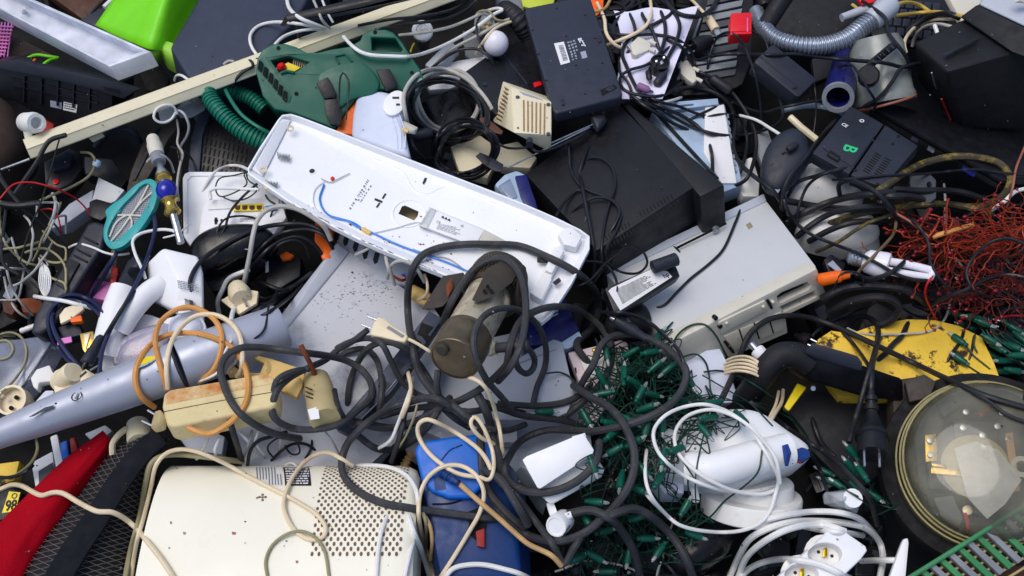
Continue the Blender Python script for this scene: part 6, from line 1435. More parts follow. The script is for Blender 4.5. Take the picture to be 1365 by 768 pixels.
C('navy flex running down from the foot of the swatter',[(157,334),(146,355),(134,376),(124,392),(117,408)],5,'cable_navy')
C('outer navy flex loop over the charcoal nozzle',[(146,428),(136,413),(122,401),(104,394),(86,394),(74,402),(69,420),(72,440),(84,462),(96,478),(106,488)],5.5,'cable_navy')
C('inner navy flex loop over the charcoal nozzle',[(142,432),(128,414),(112,404),(92,400),(76,404),(66,416),(64,432),(70,452),(82,470),(96,486),(104,492)],5,'cable_navy')
C('white stub of cable crossing the charcoal nozzle',[(46,395),(62,398),(84,401),(108,407),(122,411)],5,'cable_white')
F=PT(126,466,.2);t=T('barrel_plug','black barrel plug at the end of the black flex near the cream adaptors','plug',F);z_=zt(126,466)+.012;part('body',B(F).plathe((136,448,z_),(115,484,z_),[(0,4),(.1,6),(.5,6.5),(.55,7.5),(1,8)],16),'charcoal',t);part('tip',B(F).plathe((115,484,z_),(110,492,z_),[(0,4),(1,3)],12),'black',t);stamp(t)
F=PT(40,438,.2);z_=zt(38,438)+.01;t=T('aerial_plug','thin white plug with a metal tip above the clear plastic box','plug',F);part('body',B(F).plathe((27,442,z_),(48,434,z_),[(0,3),(.1,4),(1,3.6)],14),'cable_white',t);part('tip',B(F).plathe((48,434,z_),(59,430,z_),[(0,2),(1,1.4)],10),'steel',t);stamp(t)
C('yellowed flex loop on the clear plastic box',[(-6,448),(14,443),(28,449),(35,464),(33,484),(24,500),(6,520),(-6,526)],3,'cable_olive')
C('small yellowed flex curl on the clear plastic box',[(-6,456),(10,454),(18,464),(12,476),(-6,480)],3,'cable_olive')
C('grey lead falling along the left edge to the white cable stub',[(8,352),(12,372),(20,392),(32,408),(44,420)],3,'cable_grey')
C('pale lead curving down beside the ochre case',[(48,584),(50,600),(42,616),(26,630),(12,638)],3.5,'cable_olive')
C('black flex crossing the ochre case at the left edge',[(-10,636),(16,636),(36,628),(44,620)],4.5,'cable_black')
# white charger cable by batten
C('white charger lead coiled below the batten',[(236,152),(232,142),(220,140),(208,146),(205,158),(216,164),(230,158),(236,146),(244,150),(252,168),(248,184),(240,196),(243,206)],3.4,'cable_white')
C('grey lead hanging past the brass lamp column',[(236,160),(238,178),(236,192),(244,204),(240,220),(236,246),(238,268)],3,'cable_grey')
C('dark wire curling over the lamp column socket',[(196,216),(204,208),(214,206),(226,214),(232,230)],3,'cable_grey')
C('thin black flex from the column to the vented panel',[(228,196),(246,202),(258,216),(262,228)],3,'cable_black')
C('black lead looping over the batten near the green tool housing',[(309,116),(316,104),(326,94),(338,89),(334,80),(328,82),(330,90)],4,'cable_black')
# cables at the slate bin
C('white flex arching over the slate bin',[(343,74),(335,62),(333,48),(342,36),(360,30),(382,30),(405,33),(430,39)],4,'cable_white')
C('white flex curving from the batten to the slate bin',[(366,60),(376,50),(396,42),(420,39),(432,40)],4,'cable_white')
C('white flex falling from the top edge behind the black bracket',[(382,-8),(385,10),(398,23),(418,32),(434,38)],5,'cable_white')
C('thin white lead behind the black bracket',[(416,-4),(424,14),(430,28),(440,38)],3.5,'cable_grey')
C('second thin white lead behind the black bracket',[(428,-4),(436,16),(444,30)],3,'cable_white')
C('thin flex half hidden along the slate bin edge',[(298,86),(304,80),(312,82)],3,'cable_grey')
C('small flex loop at the slate bin edge',[(312,78),(318,72),(326,76)],3,'cable_grey')
C('white lead poking out below the slate bin',[(233,108),(234,100),(242,100),(250,106),(256,110)],3.4,'cable_white')
C('black flex running behind the batten along the top',[(478,34),(520,26),(560,22),(600,14),(624,2)],4,'cable_black')
C('second black flex running behind the batten along the top',[(500,40),(545,32),(590,26),(620,14),(640,-4)],4,'cable_black')
C('lime green lead curling over the printer housing',[(36,78),(48,73),(64,75),(78,77)],3.6,'lime')
C('second lime green lead below the tray',[(58,86),(66,80),(76,78)],3.6,'lime')
C('orange lead end over the printer housing',[(43,84),(47,79)],3,'orange')
C('white flex arching from the tool housing to the LED bulb',[(458,49),(466,58),(478,68),(492,73),(519,75),(549,75),(574,68),(599,57),(634,37),(660,18),(671,13),(664,11),(648,15)],4.6,'cable_white',sm=20,lift=.01)
C('grey flex below the white arching flex',[(532,47),(560,44),(600,36),(634,22),(650,14)],4,'cable_grey')
C('grey flex from the cable coil to the LED bulb',[(578,90),(596,70),(620,56),(640,46),(668,30),(684,24)],4.4,'cable_grey')
C('cream flex under the ribbed black hose',[(634,72),(644,56),(660,38),(684,28)],4,'cable_cream')
C('beige flex ring around the LED bulb',[(636,30),(634,20),(642,14),(654,16),(660,26),(672,28),(684,30)],3,'cable_olive')
C('black flex looping from the LED bulb past the frosted bulb',[(648,16),(638,24),(635,40),(640,56),(648,70)],3,'cable_black')
C('black lead arching over the white punched board',[(574,92),(594,76),(616,66),(638,66),(650,74),(664,96)],4,'cable_black')
C('yellow wire below the LED spotlight',[(547,70),(549,62),(552,58)],2.4,'yellow')
# coils
C('beige cable coil lying behind the black coil',coilpts(598,136,48,42,10,2.4,4,a0=200,seed=3),5,'cable_grey')
C('beige cable running from a beige plug into the coils',[(546,176),(540,150),(538,128),(546,110),(558,98),(576,92),(596,93),(620,104),(640,122),(654,142),(660,158)],5.4,'cable_grey')
C('upper black cable coil beside the cream alarm sounder',coilpts(594,145,57,42,20,3.2,4,a0=150,seed=5),4.6,'cable_black',lift=.004)
C('lower black cable coil bound with a strap',coilpts(622,200,43,37,-12,6,7,a0=190,seed=9),4.4,'cable_black',lift=.004)
F=PL(652,214,.2);z_=max(zt(640,208),zt(652,214),zt(664,220))+.006
F=PL(652,214,z_);t=T('cable_tie','black strap tied around the lower black cable coil','strap',F);part('strap',B(F).prism([(634,208),(640,203),(652,208),(671,219),(669,229),(660,228),(646,220)],.003,0,.001),'charcoal',t);part('fold',B(F).prism([(646,206),(654,209),(650,221),(644,218)],.002,.002,.0006),'black',t);stamp(t)
z_=zt(556,180)+.02;F=PT(556,180,z_);t=T('mains_plug','black plug with a ribbed sleeve at the left of the black cable coils','plug',F);part('body',B(F).plathe((548,182,z_),(576,176,z_),[(0,5),(.2,7.5),(.7,8),(.9,6),(1,5)],16),'charcoal',t);part('sleeve',B(F).plathe((534,184,z_),(549,182,z_),[(0,3.4),(.2,4.6),(.25,3.6),(.45,4.8),(.5,3.8),(.7,5),(.75,4),(1,5)],14),'charcoal',t);stamp(t)
z_=zt(544,168)+.015;F=PT(544,168,z_);t=T('plug','beige plug with a brass pin beside the black ribbed plug','plug',F);part('body',B(F).ghull([(536,160,z_),(546,164,z_),(558,170,z_),(554,180,z_),(542,178,z_),(540,166,z_+.015),(552,174,z_+.015)],.003),'bezel',t);part('pin',B(F).ptube([(536,172,z_+.01),(544,176,z_+.01)],4,smooth=False),'yellow_plastic',t);stamp(t)
C('black flex dangling from the ribbed plug',[(548,186),(552,196),(560,206),(566,214)],4,'cable_black')
C('black flex from the alarm sounder to the black player',[(706,194),(714,202),(732,200),(756,190),(776,180),(790,168)],4,'cable_black')
C('black flex from the alarm sounder to the left',[(704,196),(690,198),(672,196),(656,184)],3.4,'cable_black')
# router leads
C('white flex arching over the router',[(266,268),(272,250),(286,230),(305,221),(322,222),(334,228)],4,'cable_white')
C('thin green wire loops on the router',[(334,228),(312,234),(292,238),(287,252),(292,262),(310,258),(330,244),(324,232),(328,228),(330,240),(344,250),(334,262),(310,268),(296,262)],2,'cable_green')
C('dark flex crossing the router to the black bowl',[(344,244),(322,264),(306,284),(300,304),(292,318),(290,330)],3.4,'cable_black')
C('thin black lead looping from the router over the black bowl',[(358,304),(340,291),(318,288),(300,292),(290,306),(290,318),(298,326)],2.8,'cable_black')
C('green lead behind the white bracket',[(354,260),(358,268),(368,272),(362,284),(358,300)],2.4,'cable_green')
# cable nest in the middle left
C('thick black flex arching over the black bowl to the white vacuum cleaner',[(257,392),(253,378),(258,362),(272,344),(297,327),(322,314),(347,304),(377,299),(407,299),(429,308),(442,326)],6,'cable_black',sm=14)
C('black flex of the nest, upper strand',[(337,344),(350,328),(368,314),(386,308),(412,306),(432,314),(444,332)],5,'cable_black')
C('black flex of the nest, middle strand',[(332,360),(344,346),(360,330),(380,319),(402,316),(422,329),(433,346)],5,'cable_black')
C('black flex of the nest, short inner strand',[(360,340),(372,326),(392,320),(406,326),(412,344)],4,'cable_black')
C('black flex of the nest sweeping along the grey panel edge',[(338,417),(358,406),(380,390),(400,376),(416,364)],7,'cable_black')
C('black flex of the nest below the battery charger',[(336,372),(352,378),(372,386),(394,386)],6,'cable_black')
C('black flex of the nest with a low loop',[(334,352),(330,372),(338,392),(354,398),(376,390),(392,376)],5,'cable_black')
C('black flex of the nest running to the grey panel',[(340,426),(362,414),(384,398),(404,380)],5,'cable_black')
C('black flex of the nest, lowest curl',[(332,398),(346,406),(362,402),(370,388)],4.5,'cable_black')
C('thin black flex curling on the silver wand cuff',[(358,408),(356,424),(352,440),(342,450),(326,456)],3,'cable_black')
C('thin black flex inside the orange loops',[(310,470),(312,484),(318,492),(326,490)],3,'cable_black')
C('white grey flex arching tall over the cable nest',[(324,384),(328,364),(333,340),(338,310),(344,292),(356,280),(374,275),(394,278),(414,288),(432,302),(441,320)],6.2,'cable_grey',sm=20,lift=.01)
C('white grey flex hanging down to the cream plug',[(332,360),(320,364),(304,372),(296,388),(290,402),(292,418)],6,'cable_white')
C('white flex falling past the cream plug to the wand',[(326,376),(322,390),(314,406),(309,420),(308,428)],6,'cable_white')
z_=zt(318,402)+.02;F=PL(318,402,z_,.03,.03);t=T('mains_plug','cream plug with a square face and two pins in front of the cable nest','plug',F)
part('face_plate',B(F).prism([(294,400),(322,384),(344,388),(342,404),(318,419)],.008,0,.002),'beige',t);part('cap',B(F).plathe((316,384,z_-.01),(322,398,z_+.012),[(0,12),(.6,15),(1,12)],22),'beige',t)
for(p,q)in(((326,386),(331,397)),((324,398),(329,408))):part('pin',B(F).ptube([(p[0],p[1],0),(q[0],q[1],0)],3,h=.01,smooth=False),'steel',t)
stamp(t)
C('grey lead curling behind the lamp fitting edge',[(474,340),(490,332),(500,326)],4,'cable_grey')
C('grey lead loop between the lamp fitting and the ochre cylinder',[(516,372),(520,356),(530,348),(546,350),(558,362),(566,376)],5,'cable_grey')
C('second grey lead between the lamp fitting and the ochre cylinder',[(514,338),(516,352),(522,366),(526,380)],5,'cable_grey')
C('cream lead under the pump bracket',[(566,366),(570,380),(568,394),(556,400)],4,'cable_cream')
C('blue lead end beside the copper wire ends',[(536,366),(540,362),(543,368)],2.6,'cable_blue')
# orange loops
C('outer orange flex loop around the stained connector block',[(206,543),(190,531),(181,512),(182,490),(195,466),(215,450),(242,444),(270,446),(297,456),(316,470),(327,491),(331,514),(327,538),(314,557),(296,571),(278,579),(257,573),(244,565)],7.6,'cable_orange',sm=16)
C('inner orange flex loop above the stained connector block',[(266,509),(284,494),(294,471),(295,444),(284,424),(264,412),(243,410),(222,421),(211,434),(207,453),(211,479),(219,506),(222,519)],7,'cable_orange',sm=16)
C('cream flex loop above the stained connector block',[(224,518),(222,489),(228,458),(242,435),(262,421),(287,420),(307,430),(319,446),(323,468),(321,496),(316,502)],6.4,'cable_cream',sm=16)
C('white lead inside the orange loops',[(262,510),(286,500),(296,490),(300,470),(312,448)],4,'cable_white')
C('grey lead inside the orange loops',[(318,476),(312,486),(306,490),(304,498)],4,'cable_grey')
# white/lavender strands behind heater
for i,p in enumerate(([(320,576),(332,590),(344,604),(354,614)],[(336,574),(330,596),(324,612)],[(346,572),(340,590),(352,606)],[(278,584),(270,600),(262,612)],[(292,586),(286,600),(290,612)],[(372,570),(374,590),(370,612)])):C('pale lead in the bunch between the stained block and the heater',p,4,('cable_white','cable_grey')[i%2],group='pale leads behind the heater',name='lead',cat='lead')
C('black flex looping over the lavender plates behind the heater',[(330,620),(334,600),(344,588),(362,582),(382,576)],5,'cable_black')
C('thick black flex standing behind the heater label',[(306,560),(312,580),(318,600),(322,614)],8,'rubber_black')
C('black flex arch behind the heater label',[(360,616),(374,602),(390,592),(408,592),(420,600),(428,612)],4,'cable_black')
C('thin black flex curl behind the heater label',[(366,612),(356,598),(366,586),(384,582),(396,590),(400,604),(388,606),(380,594)],2.6,'cable_black')
C('thin black flex hanging into the gap above the heater',[(414,576),(416,592),(408,610),(398,618)],3.4,'cable_black')
C('thin pale lead falling on the perforated end',[(432,574),(444,590),(452,606)],3,'cable_grey')
C('thick black flex beside the khaki plug',[(446,520),(450,540),(458,556),(470,566)],7,'rubber_black')
# ---- thick rubber cords
TH=lambda lb,p,w_=9,**k:C(lb,p,w_,'rubber',name='rubber_cord',cat='rubber cord',sm=12,**k)
TH('thick rubber cord lying flat on the light panel left of the power supply',[(459,559),(494,566),(526,570),(551,564),(584,546),(619,531),(644,516),(669,494),(689,466)],9.5)
TH('rubber cord looping beside the khaki plug',[(444,480),(464,469),(486,465),(500,476),(508,501),(508,530),(504,556)],8.5)
TH('rubber cord bending over the connector rail',[(463,546),(466,512),(476,485),(494,462),(519,456),(541,466),(560,487),(574,509),(584,534),(604,556),(626,570)])
TH('rubber cord running from the cream plug under the pump',[(444,467),(469,455),(494,451),(509,459),(521,481),(534,506),(549,521),(569,531),(588,536)],8.5)
TH('rubber cord starting under the clean cream plug',[(490,440),(470,455),(452,465),(434,480),(410,491),(386,504),(369,521),(362,544)])
TH('rubber cord making the big left loop around the stained block',[(400,585),(372,580),(347,570),(322,553),(308,535),(298,512),(294,491),(302,474),(320,464),(342,463),(372,466),(402,470),(434,474),(462,481),(483,494),(495,512),(494,530),(478,546),(450,566),(412,573),(384,569),(365,556),(362,540)],9.5)
TH('rubber cord short arc over the yellow plastic frame',[(364,524),(368,508),(380,499),(396,494),(412,492)],8)
TH('rubber cord running level across the panel to the power supply',[(506,556),(544,546),(584,542),(624,549),(660,544),(700,551)])
TH('rubber cord crossing behind the blue tool',[(472,563),(509,571),(543,565),(584,546),(600,530)])
TH('rubber cord dipping behind the heater corner',[(476,580),(502,598),(530,598),(557,582),(577,559),(586,544)])
TH('rubber cord standing behind the heater corner',[(522,616),(533,582),(540,549)],8)
TH('rubber cord wrapped around the power supply',[(664,538),(716,541),(753,536),(774,526),(792,508)])
TH('rubber cord crossing the front of the power supply',[(640,534),(666,544),(696,554),(741,559),(766,565),(790,578)])
TH('rubber cord circling over the pump label',[(682,545),(669,530),(649,507),(637,484),(631,456),(636,434),(648,419),(668,411),(690,413),(708,424),(721,441),(728,466),(726,491),(716,516),(711,538)],9,lift=.006)
TH('rubber cord arching high over the white lamp fitting',[(624,560),(600,541),(578,523),(558,494),(549,456),(544,421),(544,388),(549,362),(561,342),(584,331),(619,326),(656,326),(692,328),(728,342),(758,357),(780,372),(794,388),(798,406),(795,424),(785,442),(768,458),(776,474),(788,487)],10)
TH('rubber cord curving from the pump over the dark blue carton',[(676,486),(681,458),(693,429),(711,416),(736,409),(761,410),(786,423),(804,440),(815,461),(813,489),(801,511),(779,534),(752,556)])
TH('rubber cord curling from the pump outlet',[(698,460),(707,468),(713,480),(710,493),(702,499),(692,493),(687,478),(690,462)],8.5)
TH('rubber cord standing under the pump cap',[(584,494),(582,512),(586,530),(592,540)],9)
TH('rubber cord arching tightly over the pump bracket',[(590,430),(602,402),(616,379),(634,357),(655,346),(675,346),(691,362),(700,395),(699,437),(692,466),(680,490),(664,508)],10,dip=(.06,.06))
TH('cut end of thick rubber cord lying over the pale cords',[(637,527),(648,548),(655,572),(662,600),(672,640),(680,660)],12)
# ---- string lights: green cluster
def string_light(label,cat,bulbs,wires,name='string_light'):
    x,y=bulbs[0][:2];F=PT(x,y,zt(x,y));t=T(name,label,cat,F);b=B(F)
    for pts,w_ in wires:
        P,r=drape(pts,w_,sm=5);b.tube([F.Mi@p for p in P],r,5);stampc(P,r)
    part('wire',b,'cable_green',t)['kind']='stuff'
    for(x,y,a__)in bulbs:
        z=zt(x,y)+.009;c_,s_=math.cos(R(a__)),math.sin(R(a__));dz=rsl.uniform(-.012,.012)
        p0,p1=(x-13*c_,y-13*s_,z+dz),(x+11*c_,y+11*s_,z-dz)
        h=part('bulb_holder',B(F).plathe(p0,p1,[(0,1.6),(.04,3),(.2,2.9),(.24,3.9),(.3,4.1),(.9,4.5),(1,3.9)],12),'green_bulb',t)
        part('bulb',B(F).plathe(p1,(x+20*c_,y+20*s_,z-dz),[(0,2.4),(.7,2),(1,.5)],8),'bulb_clear',h)
        P=[V(at(*p0)),V(at(*p1))];stampc(P,.008)
    return t
rsl=random.Random(17)
bl=[(876,450,-50),(841,470,150),(832,501,-88),(853,526,-60),(861,544,-20),(873,489,-40),(892,491,140),(808,524,170),(866,526,10),(801,503,60),(726,549,0),(813,564,15),(781,556,60),(808,469,80),(883,564,88),(862,570,105),(820,600,150),(858,626,50),(849,652,20),(878,640,-60),(793,669,5),(805,709,-15),(861,718,0),(880,733,125),(793,742,30),(810,762,180),(925,713,20),(838,740,100),(913,677,-60),(944,557,-8),(939,574,50),(988,557,50),(951,537,170),(780,690,60),(838,560,30),(845,590,-30),(770,745,-30),(900,600,-20),(828,640,100),(904,534,10),(918,506,60),(850,690,-20),(790,620,70),(884,610,100),(815,580,-40),(842,508,30),(866,470,-10)]
wr=[]
cl=[(b_[0],b_[1])for b_ in bl if b_[0]>760]
for i in range(300):
    p=rsl.choice(cl);q=min((c_ for c_ in rsl.sample(cl,9)if c_!=p),key=lambda c_:abs(c_[0]-p[0])+abs(c_[1]-p[1]));mx,my=(p[0]+q[0])/2,(p[1]+q[1])/2;o=lambda s_:rsl.uniform(-s_,s_)
    wr.append(([p,(mx+o(34),my+o(30)),(mx+o(20),my+o(24)),q]if rsl.random()<.7 else[p,(p[0]+o(26),p[1]+o(26)),(p[0]+o(26),p[1]+o(26)),(mx+o(10),my+o(20)),q],rsl.choice((1.3,1.6,1.8,2.2))))
wr+=[([(894,466),(904,446),(920,434),(938,432),(952,444),(964,466),(974,484),(984,496)],3),([(910,476),(928,472),(940,482),(946,506),(948,524),(960,540)],2.6),([(938,496),(960,494),(990,504),(1030,530),(1060,560),(1076,582),(1082,606)],2.6),([(930,534),(980,534),(1020,540),(1050,556),(1070,572)],2),([(912,514),(950,540),(970,552)],2),([(936,500),(970,520),(1000,538),(1030,568)],2),([(729,498),(746,496),(762,504),(776,522),(790,540),(806,560)],2.6),([(1016,600),(1010,630),(990,650),(966,668),(946,690),(920,706)],2.6),([(840,765),(890,750),(940,752),(975,740)],1.8),([(760,700),(744,730),(760,768),(800,772)],2)]
string_light('tangled dark green string of lights beside the thick rubber cords','string lights',bl,wr)
# second string light to the right
bl2=[(1279,454,215),(1281,480,215),(1279,421,195),(1290,436,200),(1300,424,190),(1341,481,180),(1336,495,185),(1331,464,210),(1350,462,20),(1341,432,40),(1352,438,30),(1318,452,30),(1356,474,0),(1350,494,10),(1322,474,35),(1310,430,20),(1360,450,40)]
wr2=[]
for i in range(26):
    a__=rsl.uniform(0,1);wr2.append(([(1300+rsl.uniform(-6,18),420+8*a__),(1316+rsl.uniform(-4,14),436+14*a__),(1340,446+26*a__+rsl.uniform(-4,4)),(1368,456+34*a__+rsl.uniform(-3,3)),(1385,466+30*a__)],2.2))
wr2+=[([(1288,461),(1298,474),(1310,484),(1320,492)],2.4),([(1290,488),(1302,496),(1312,502)],2.6),([(1300,446),(1298,460),(1303,470)],2.4)]
string_light('bunched dark green string of lights lying on the yellow plate','string lights',bl2,wr2)
bl3=[(1136,603,230),(1134,623,232),(1150,632,235),(1106,642,200),(1102,630,205),(1120,648,215),(1143,650,40),(1164,660,35)]
wr3=[([(1140,610),(1156,640),(1174,664),(1190,680)],2),([(1145,630),(1166,654),(1186,672)],2),([(1116,646),(1140,660),(1170,672),(1196,680)],2),([(1126,652),(1150,668),(1180,690)],2),([(1110,640),(1130,640),(1160,664)],2),([(1160,690),(1180,682),(1200,670)],2)]
string_light('dim green string of lights in the shadow between the mixer and the glass meter','string lights',bl3,wr3)
# remaining thick cords over the string lights
TH('rubber cord sweeping around the green string lights',[(771,520),(782,500),(791,486),(800,462),(815,449),(841,446),(871,454),(900,474),(915,496),(908,522),(887,544),(853,561),(816,571),(792,575),(760,574),(727,574),(694,588),(679,608),(672,626),(679,643),(698,654),(723,657),(753,650),(780,633),(795,613),(799,590)],10.5)
TH('rubber cord running right of the white timer and back below it',[(764,514),(790,531),(816,546),(836,574),(846,606),(842,638),(827,666),(806,688),(778,711),(748,721),(716,718),(686,703),(668,682),(652,660)],11)
TH('rubber cord arching below the white timer to the bottom edge',[(758,685),(786,680),(814,692),(836,718),(849,748),(854,780)],11)
TH('rubber cord arching further right over the green string lights',[(808,690),(826,682),(846,678),(871,691),(897,716),(915,746),(926,778)],11)
TH('rubber cord folded sharply below the white timer',[(664,640),(690,664),(715,696),(738,728),(752,752),(762,736),(775,714)],9.5)
TH('rubber cord crossing the heater and the blue tool',[(606,545),(584,532),(562,531),(543,537),(520,544),(500,556),(480,572),(464,590),(456,612),(458,634),(476,654),(509,670),(545,677),(580,682),(625,688),(664,692)],10)
TH('rubber cord falling over the right edge of the blue tool',[(639,574),(641,600),(643,628),(651,654),(672,680),(698,704)],10)
TH('rubber cord lying beside it on the blue tool',[(645,626),(668,640),(686,668),(699,690),(704,700)],11)
TH('rubber cord crossing above the blue tool',[(600,536),(624,556),(646,570),(676,574),(700,566)],9)
# cream & beige cables lower middle
C('dark cream flex from the clean cream plug behind the pump',[(540,450),(556,458),(572,468)],4.6,'cable_cream')
C('cream flex rising past the cut rubber end',[(622,502),(634,506),(645,514),(655,532),(662,556),(667,578),(670,604)],5.6,'cable_cream')
C('cream flex making a narrow loop above the blue tool',[(640,636),(652,640),(658,626),(657,604),(650,582),(641,564),(632,555),(627,562),(632,574),(645,586),(656,590),(664,600)],5.4,'cable_cream')
C('cream flex looping over the top of the blue tool',[(655,626),(648,612),(638,599),(611,579),(586,565),(568,559),(558,565),(557,578),(567,598),(586,617),(612,632),(638,636)],6,'cable_cream')
C('tan flex circling the front of the blue tool',[(583,776),(604,744),(624,711),(640,682),(645,656),(634,633),(614,621),(591,622),(571,636),(561,656),(558,682),(564,720),(580,772)],6,'cable_cream')
C('stained tan flex running from the ribbed sleeve to the rubber cord',[(609,642),(619,651),(644,673),(664,690),(684,708),(704,725),(736,741),(748,754)],7,'cable_tan')
C('dull brown flex behind the heater end',[(564,684),(573,700),(576,722),(574,746)],5,'cable_tan')
C('second dull brown flex behind the heater end',[(560,676),(568,696),(568,720),(566,750)],5,'cable_olive')
C('white flex lying over the heater corner',[(476,621),(504,621),(528,626),(546,638),(556,658),(557,674)],6,'cable_white')
C('white flex hanging in front of the heater end',[(544,684),(550,706),(562,734),(574,772)],7,'cable_white')
C('white flex lying over the perforations',[(519,682),(509,706),(504,734),(501,776)],6,'cable_white')
C('white flex at the lower corner of the heater end',[(551,722),(545,744),(538,776)],6,'cable_white')
C('white flex along the bottom edge under the blue tool',[(590,774),(604,758),(624,753),(646,753),(669,758),(696,766),(716,778)],7,'cable_white')
C('pale lead between the rubber cords and the heater corner',[(500,600),(520,588),(530,566),(540,540),(548,516),(550,504)],5,'cable_white')
C('second pale lead near the rubber cords',[(526,604),(540,584),(552,556),(556,540)],3.4,'cable_olive')
z_=zt(540,616)+.012;F=PT(540,616,z_);solo('cable_sleeve','ribbed tan cable sleeve behind the heater corner','cable sleeve',F,B(F).plathe((549,604,z_),(533,630,z_),[(0,5),(.15,5.5),(.2,4),(.3,6),(.36,4),(.46,6),(.52,4),(.62,6),(.68,4),(.8,6),(1,5)],16),'cable_tan')
C('cream flex stub beside the black rail',[(543,494),(548,516),(544,536),(536,556)],6,'cable_cream')
# heater cables
C('tan flex running from the left edge over the red band to the heater',[(-8,655),(4,651),(16,646),(30,648),(44,656),(56,661),(68,657),(82,657),(105,670),(130,682),(150,683),(175,698),(200,726),(217,748),(234,774)],6.6,'cable_cream')
C('dirty cloth flex rounding the corner of the heater',[(166,776),(174,734),(186,690),(194,645),(201,618),(216,608),(240,606),(262,608),(290,611),(324,616)],7,'cable_olive')
C('cream flex from beside the heater looping over its top',[(174,774),(182,724),(192,688),(201,650),(208,620),(222,604),(240,599),(258,601),(276,607),(300,618),(327,633),(362,651),(398,670),(422,686),(434,702),(432,715),(417,720),(397,711),(384,693),(378,673),(384,648),(398,625),(417,608),(437,603),(454,611),(470,621)],5.6,'cable_cream')
C('thin olive flex arching down the front of the heater',[(357,772),(354,748),(362,728),(380,713),(402,708),(420,716),(432,733),(439,772)],4.2,'cable_olive')
C('short white lead at the heater label',[(380,620),(388,616),(396,622)],3,'cable_white')
# ---- right side cables
C('white mixer flex, large loop',[(860,656),(866,664),(884,682),(904,699),(938,708),(985,708),(1012,698),(1026,682),(1034,658),(1038,640),(1031,622),(1014,592),(1000,571),(985,558),(964,546),(938,539),(904,545),(882,558),(871,576),(876,600),(897,624),(930,643),(966,654),(1002,655),(1036,648)],5,'cable_white')
C('white mixer flex, inner loop',[(1040,644),(1034,612),(1016,586),(996,566),(972,552),(946,546),(914,556),(900,576),(902,600),(920,622),(951,643),(985,656),(1022,658),(1038,650)],5,'cable_white')
C('white mixer flex end crossing the string lights',[(862,600),(860,624),(862,646),(872,668),(890,688)],5,'cable_white')
F=PT(880,590,.2)
E=lambda lb,p,w_=8.5:C(lb,p,w_,'cable_white',name='extension_lead',cat='extension lead')
E('white extension lead, lowest strand of the coil',[(1016,694),(1046,687),(1086,682),(1122,684),(1146,692),(1164,710)],8)
E('white extension lead, hidden inner strand of the coil',[(1020,702),(1060,700),(1090,706),(1126,710),(1150,714)],7.5)
E('white extension lead, main strand around the socket',[(970,776),(986,740),(1000,718),(1028,703),(1063,695),(1100,695),(1130,698),(1154,704),(1171,720),(1177,742),(1172,776)])
E('white extension lead, second strand around the socket',[(982,776),(996,742),(1028,716),(1063,702),(1100,700),(1126,708)])
E('white extension lead crossing the extension socket',[(980,782),(992,764),(1008,753),(1034,746),(1064,747),(1094,753),(1130,770)])
E('white extension lead leaving the extension socket to the right',[(1148,748),(1170,747),(1196,747)],7.5)
C('black flex arching from the string lights over the mixer to the plug',[(1000,536),(1020,548),(1044,566),(1075,588),(1104,606),(1134,634),(1158,664),(1170,700)],7,'rubber_black')
C('black flex falling right of the mixer',[(1078,600),(1090,620),(1098,640),(1104,660)],5,'cable_black')
C('black flex from the bent plug up over the yellow plate',[(1161,524),(1163,486),(1170,452),(1170,436),(1160,424),(1146,422),(1130,430)],7,'cable_black')
C('black flex running down to the hanging plug',[(1172,450),(1160,490),(1146,540),(1138,566),(1132,590)],7,'rubber_black')
C('black flex dipping across the left end of the yellow plate',[(1108,434),(1128,448),(1146,470),(1158,488)],5,'cable_black')
C('long black flex arching from the string lights across the yellow plate to the right edge',[(962,532),(978,498),(988,470),(1000,445),(1022,427),(1048,421),(1076,423),(1110,434),(1167,460),(1218,484),(1264,506),(1309,526),(1375,546)],7.4,'rubber_black',sm=16)
C('black flex crossing the glass meter to the right edge',[(1290,520),(1316,534),(1340,552),(1375,566)],5,'rubber_black')
C('black flex from the computer over the string lights',[(801,416),(836,418),(866,430),(888,450),(904,466),(914,490)],5,'cable_black')
z_=zt(836,436)+.018;F=PT(836,436,z_);t=T('car_charger','black car charger plug with a silver tip below the labelled adapter','car charger',F);part('barrel',B(F).plathe((820,426,z_),(862,452,z_),[(0,7),(.05,9),(.3,9),(.36,8),(.6,8),(.7,6),(1,5)],20),'charcoal',t);part('tip',B(F).plathe((813,423,z_),(820,426,z_),[(0,2.4),(.3,3.6),(1,4)],12),'steel',t);part('side_clip',B(F).ghull([(826,424,z_+.01),(838,424,z_+.008),(842,430,z_+.01),(830,429,z_+.014)],.001),'steel',t);stamp(t)
# cream strand coil under the aerial plug
for i in range(5):C('cream strand of the coil under the aerial plug',[(966,482+i*4),(980,476+i*4.6),(998,476+i*5),(1012,484+i*4.4),(1020,494+i*3)],4,'cable_cream',group='cream cable coil',name='cable')
C('cream cable falling beside the black elbow handle',[(1044,520),(1042,536),(1034,550),(1024,566)],5,'cable_cream');C('second cream cable beside the black elbow handle',[(1038,522),(1034,540),(1026,556)],4,'cable_cream')
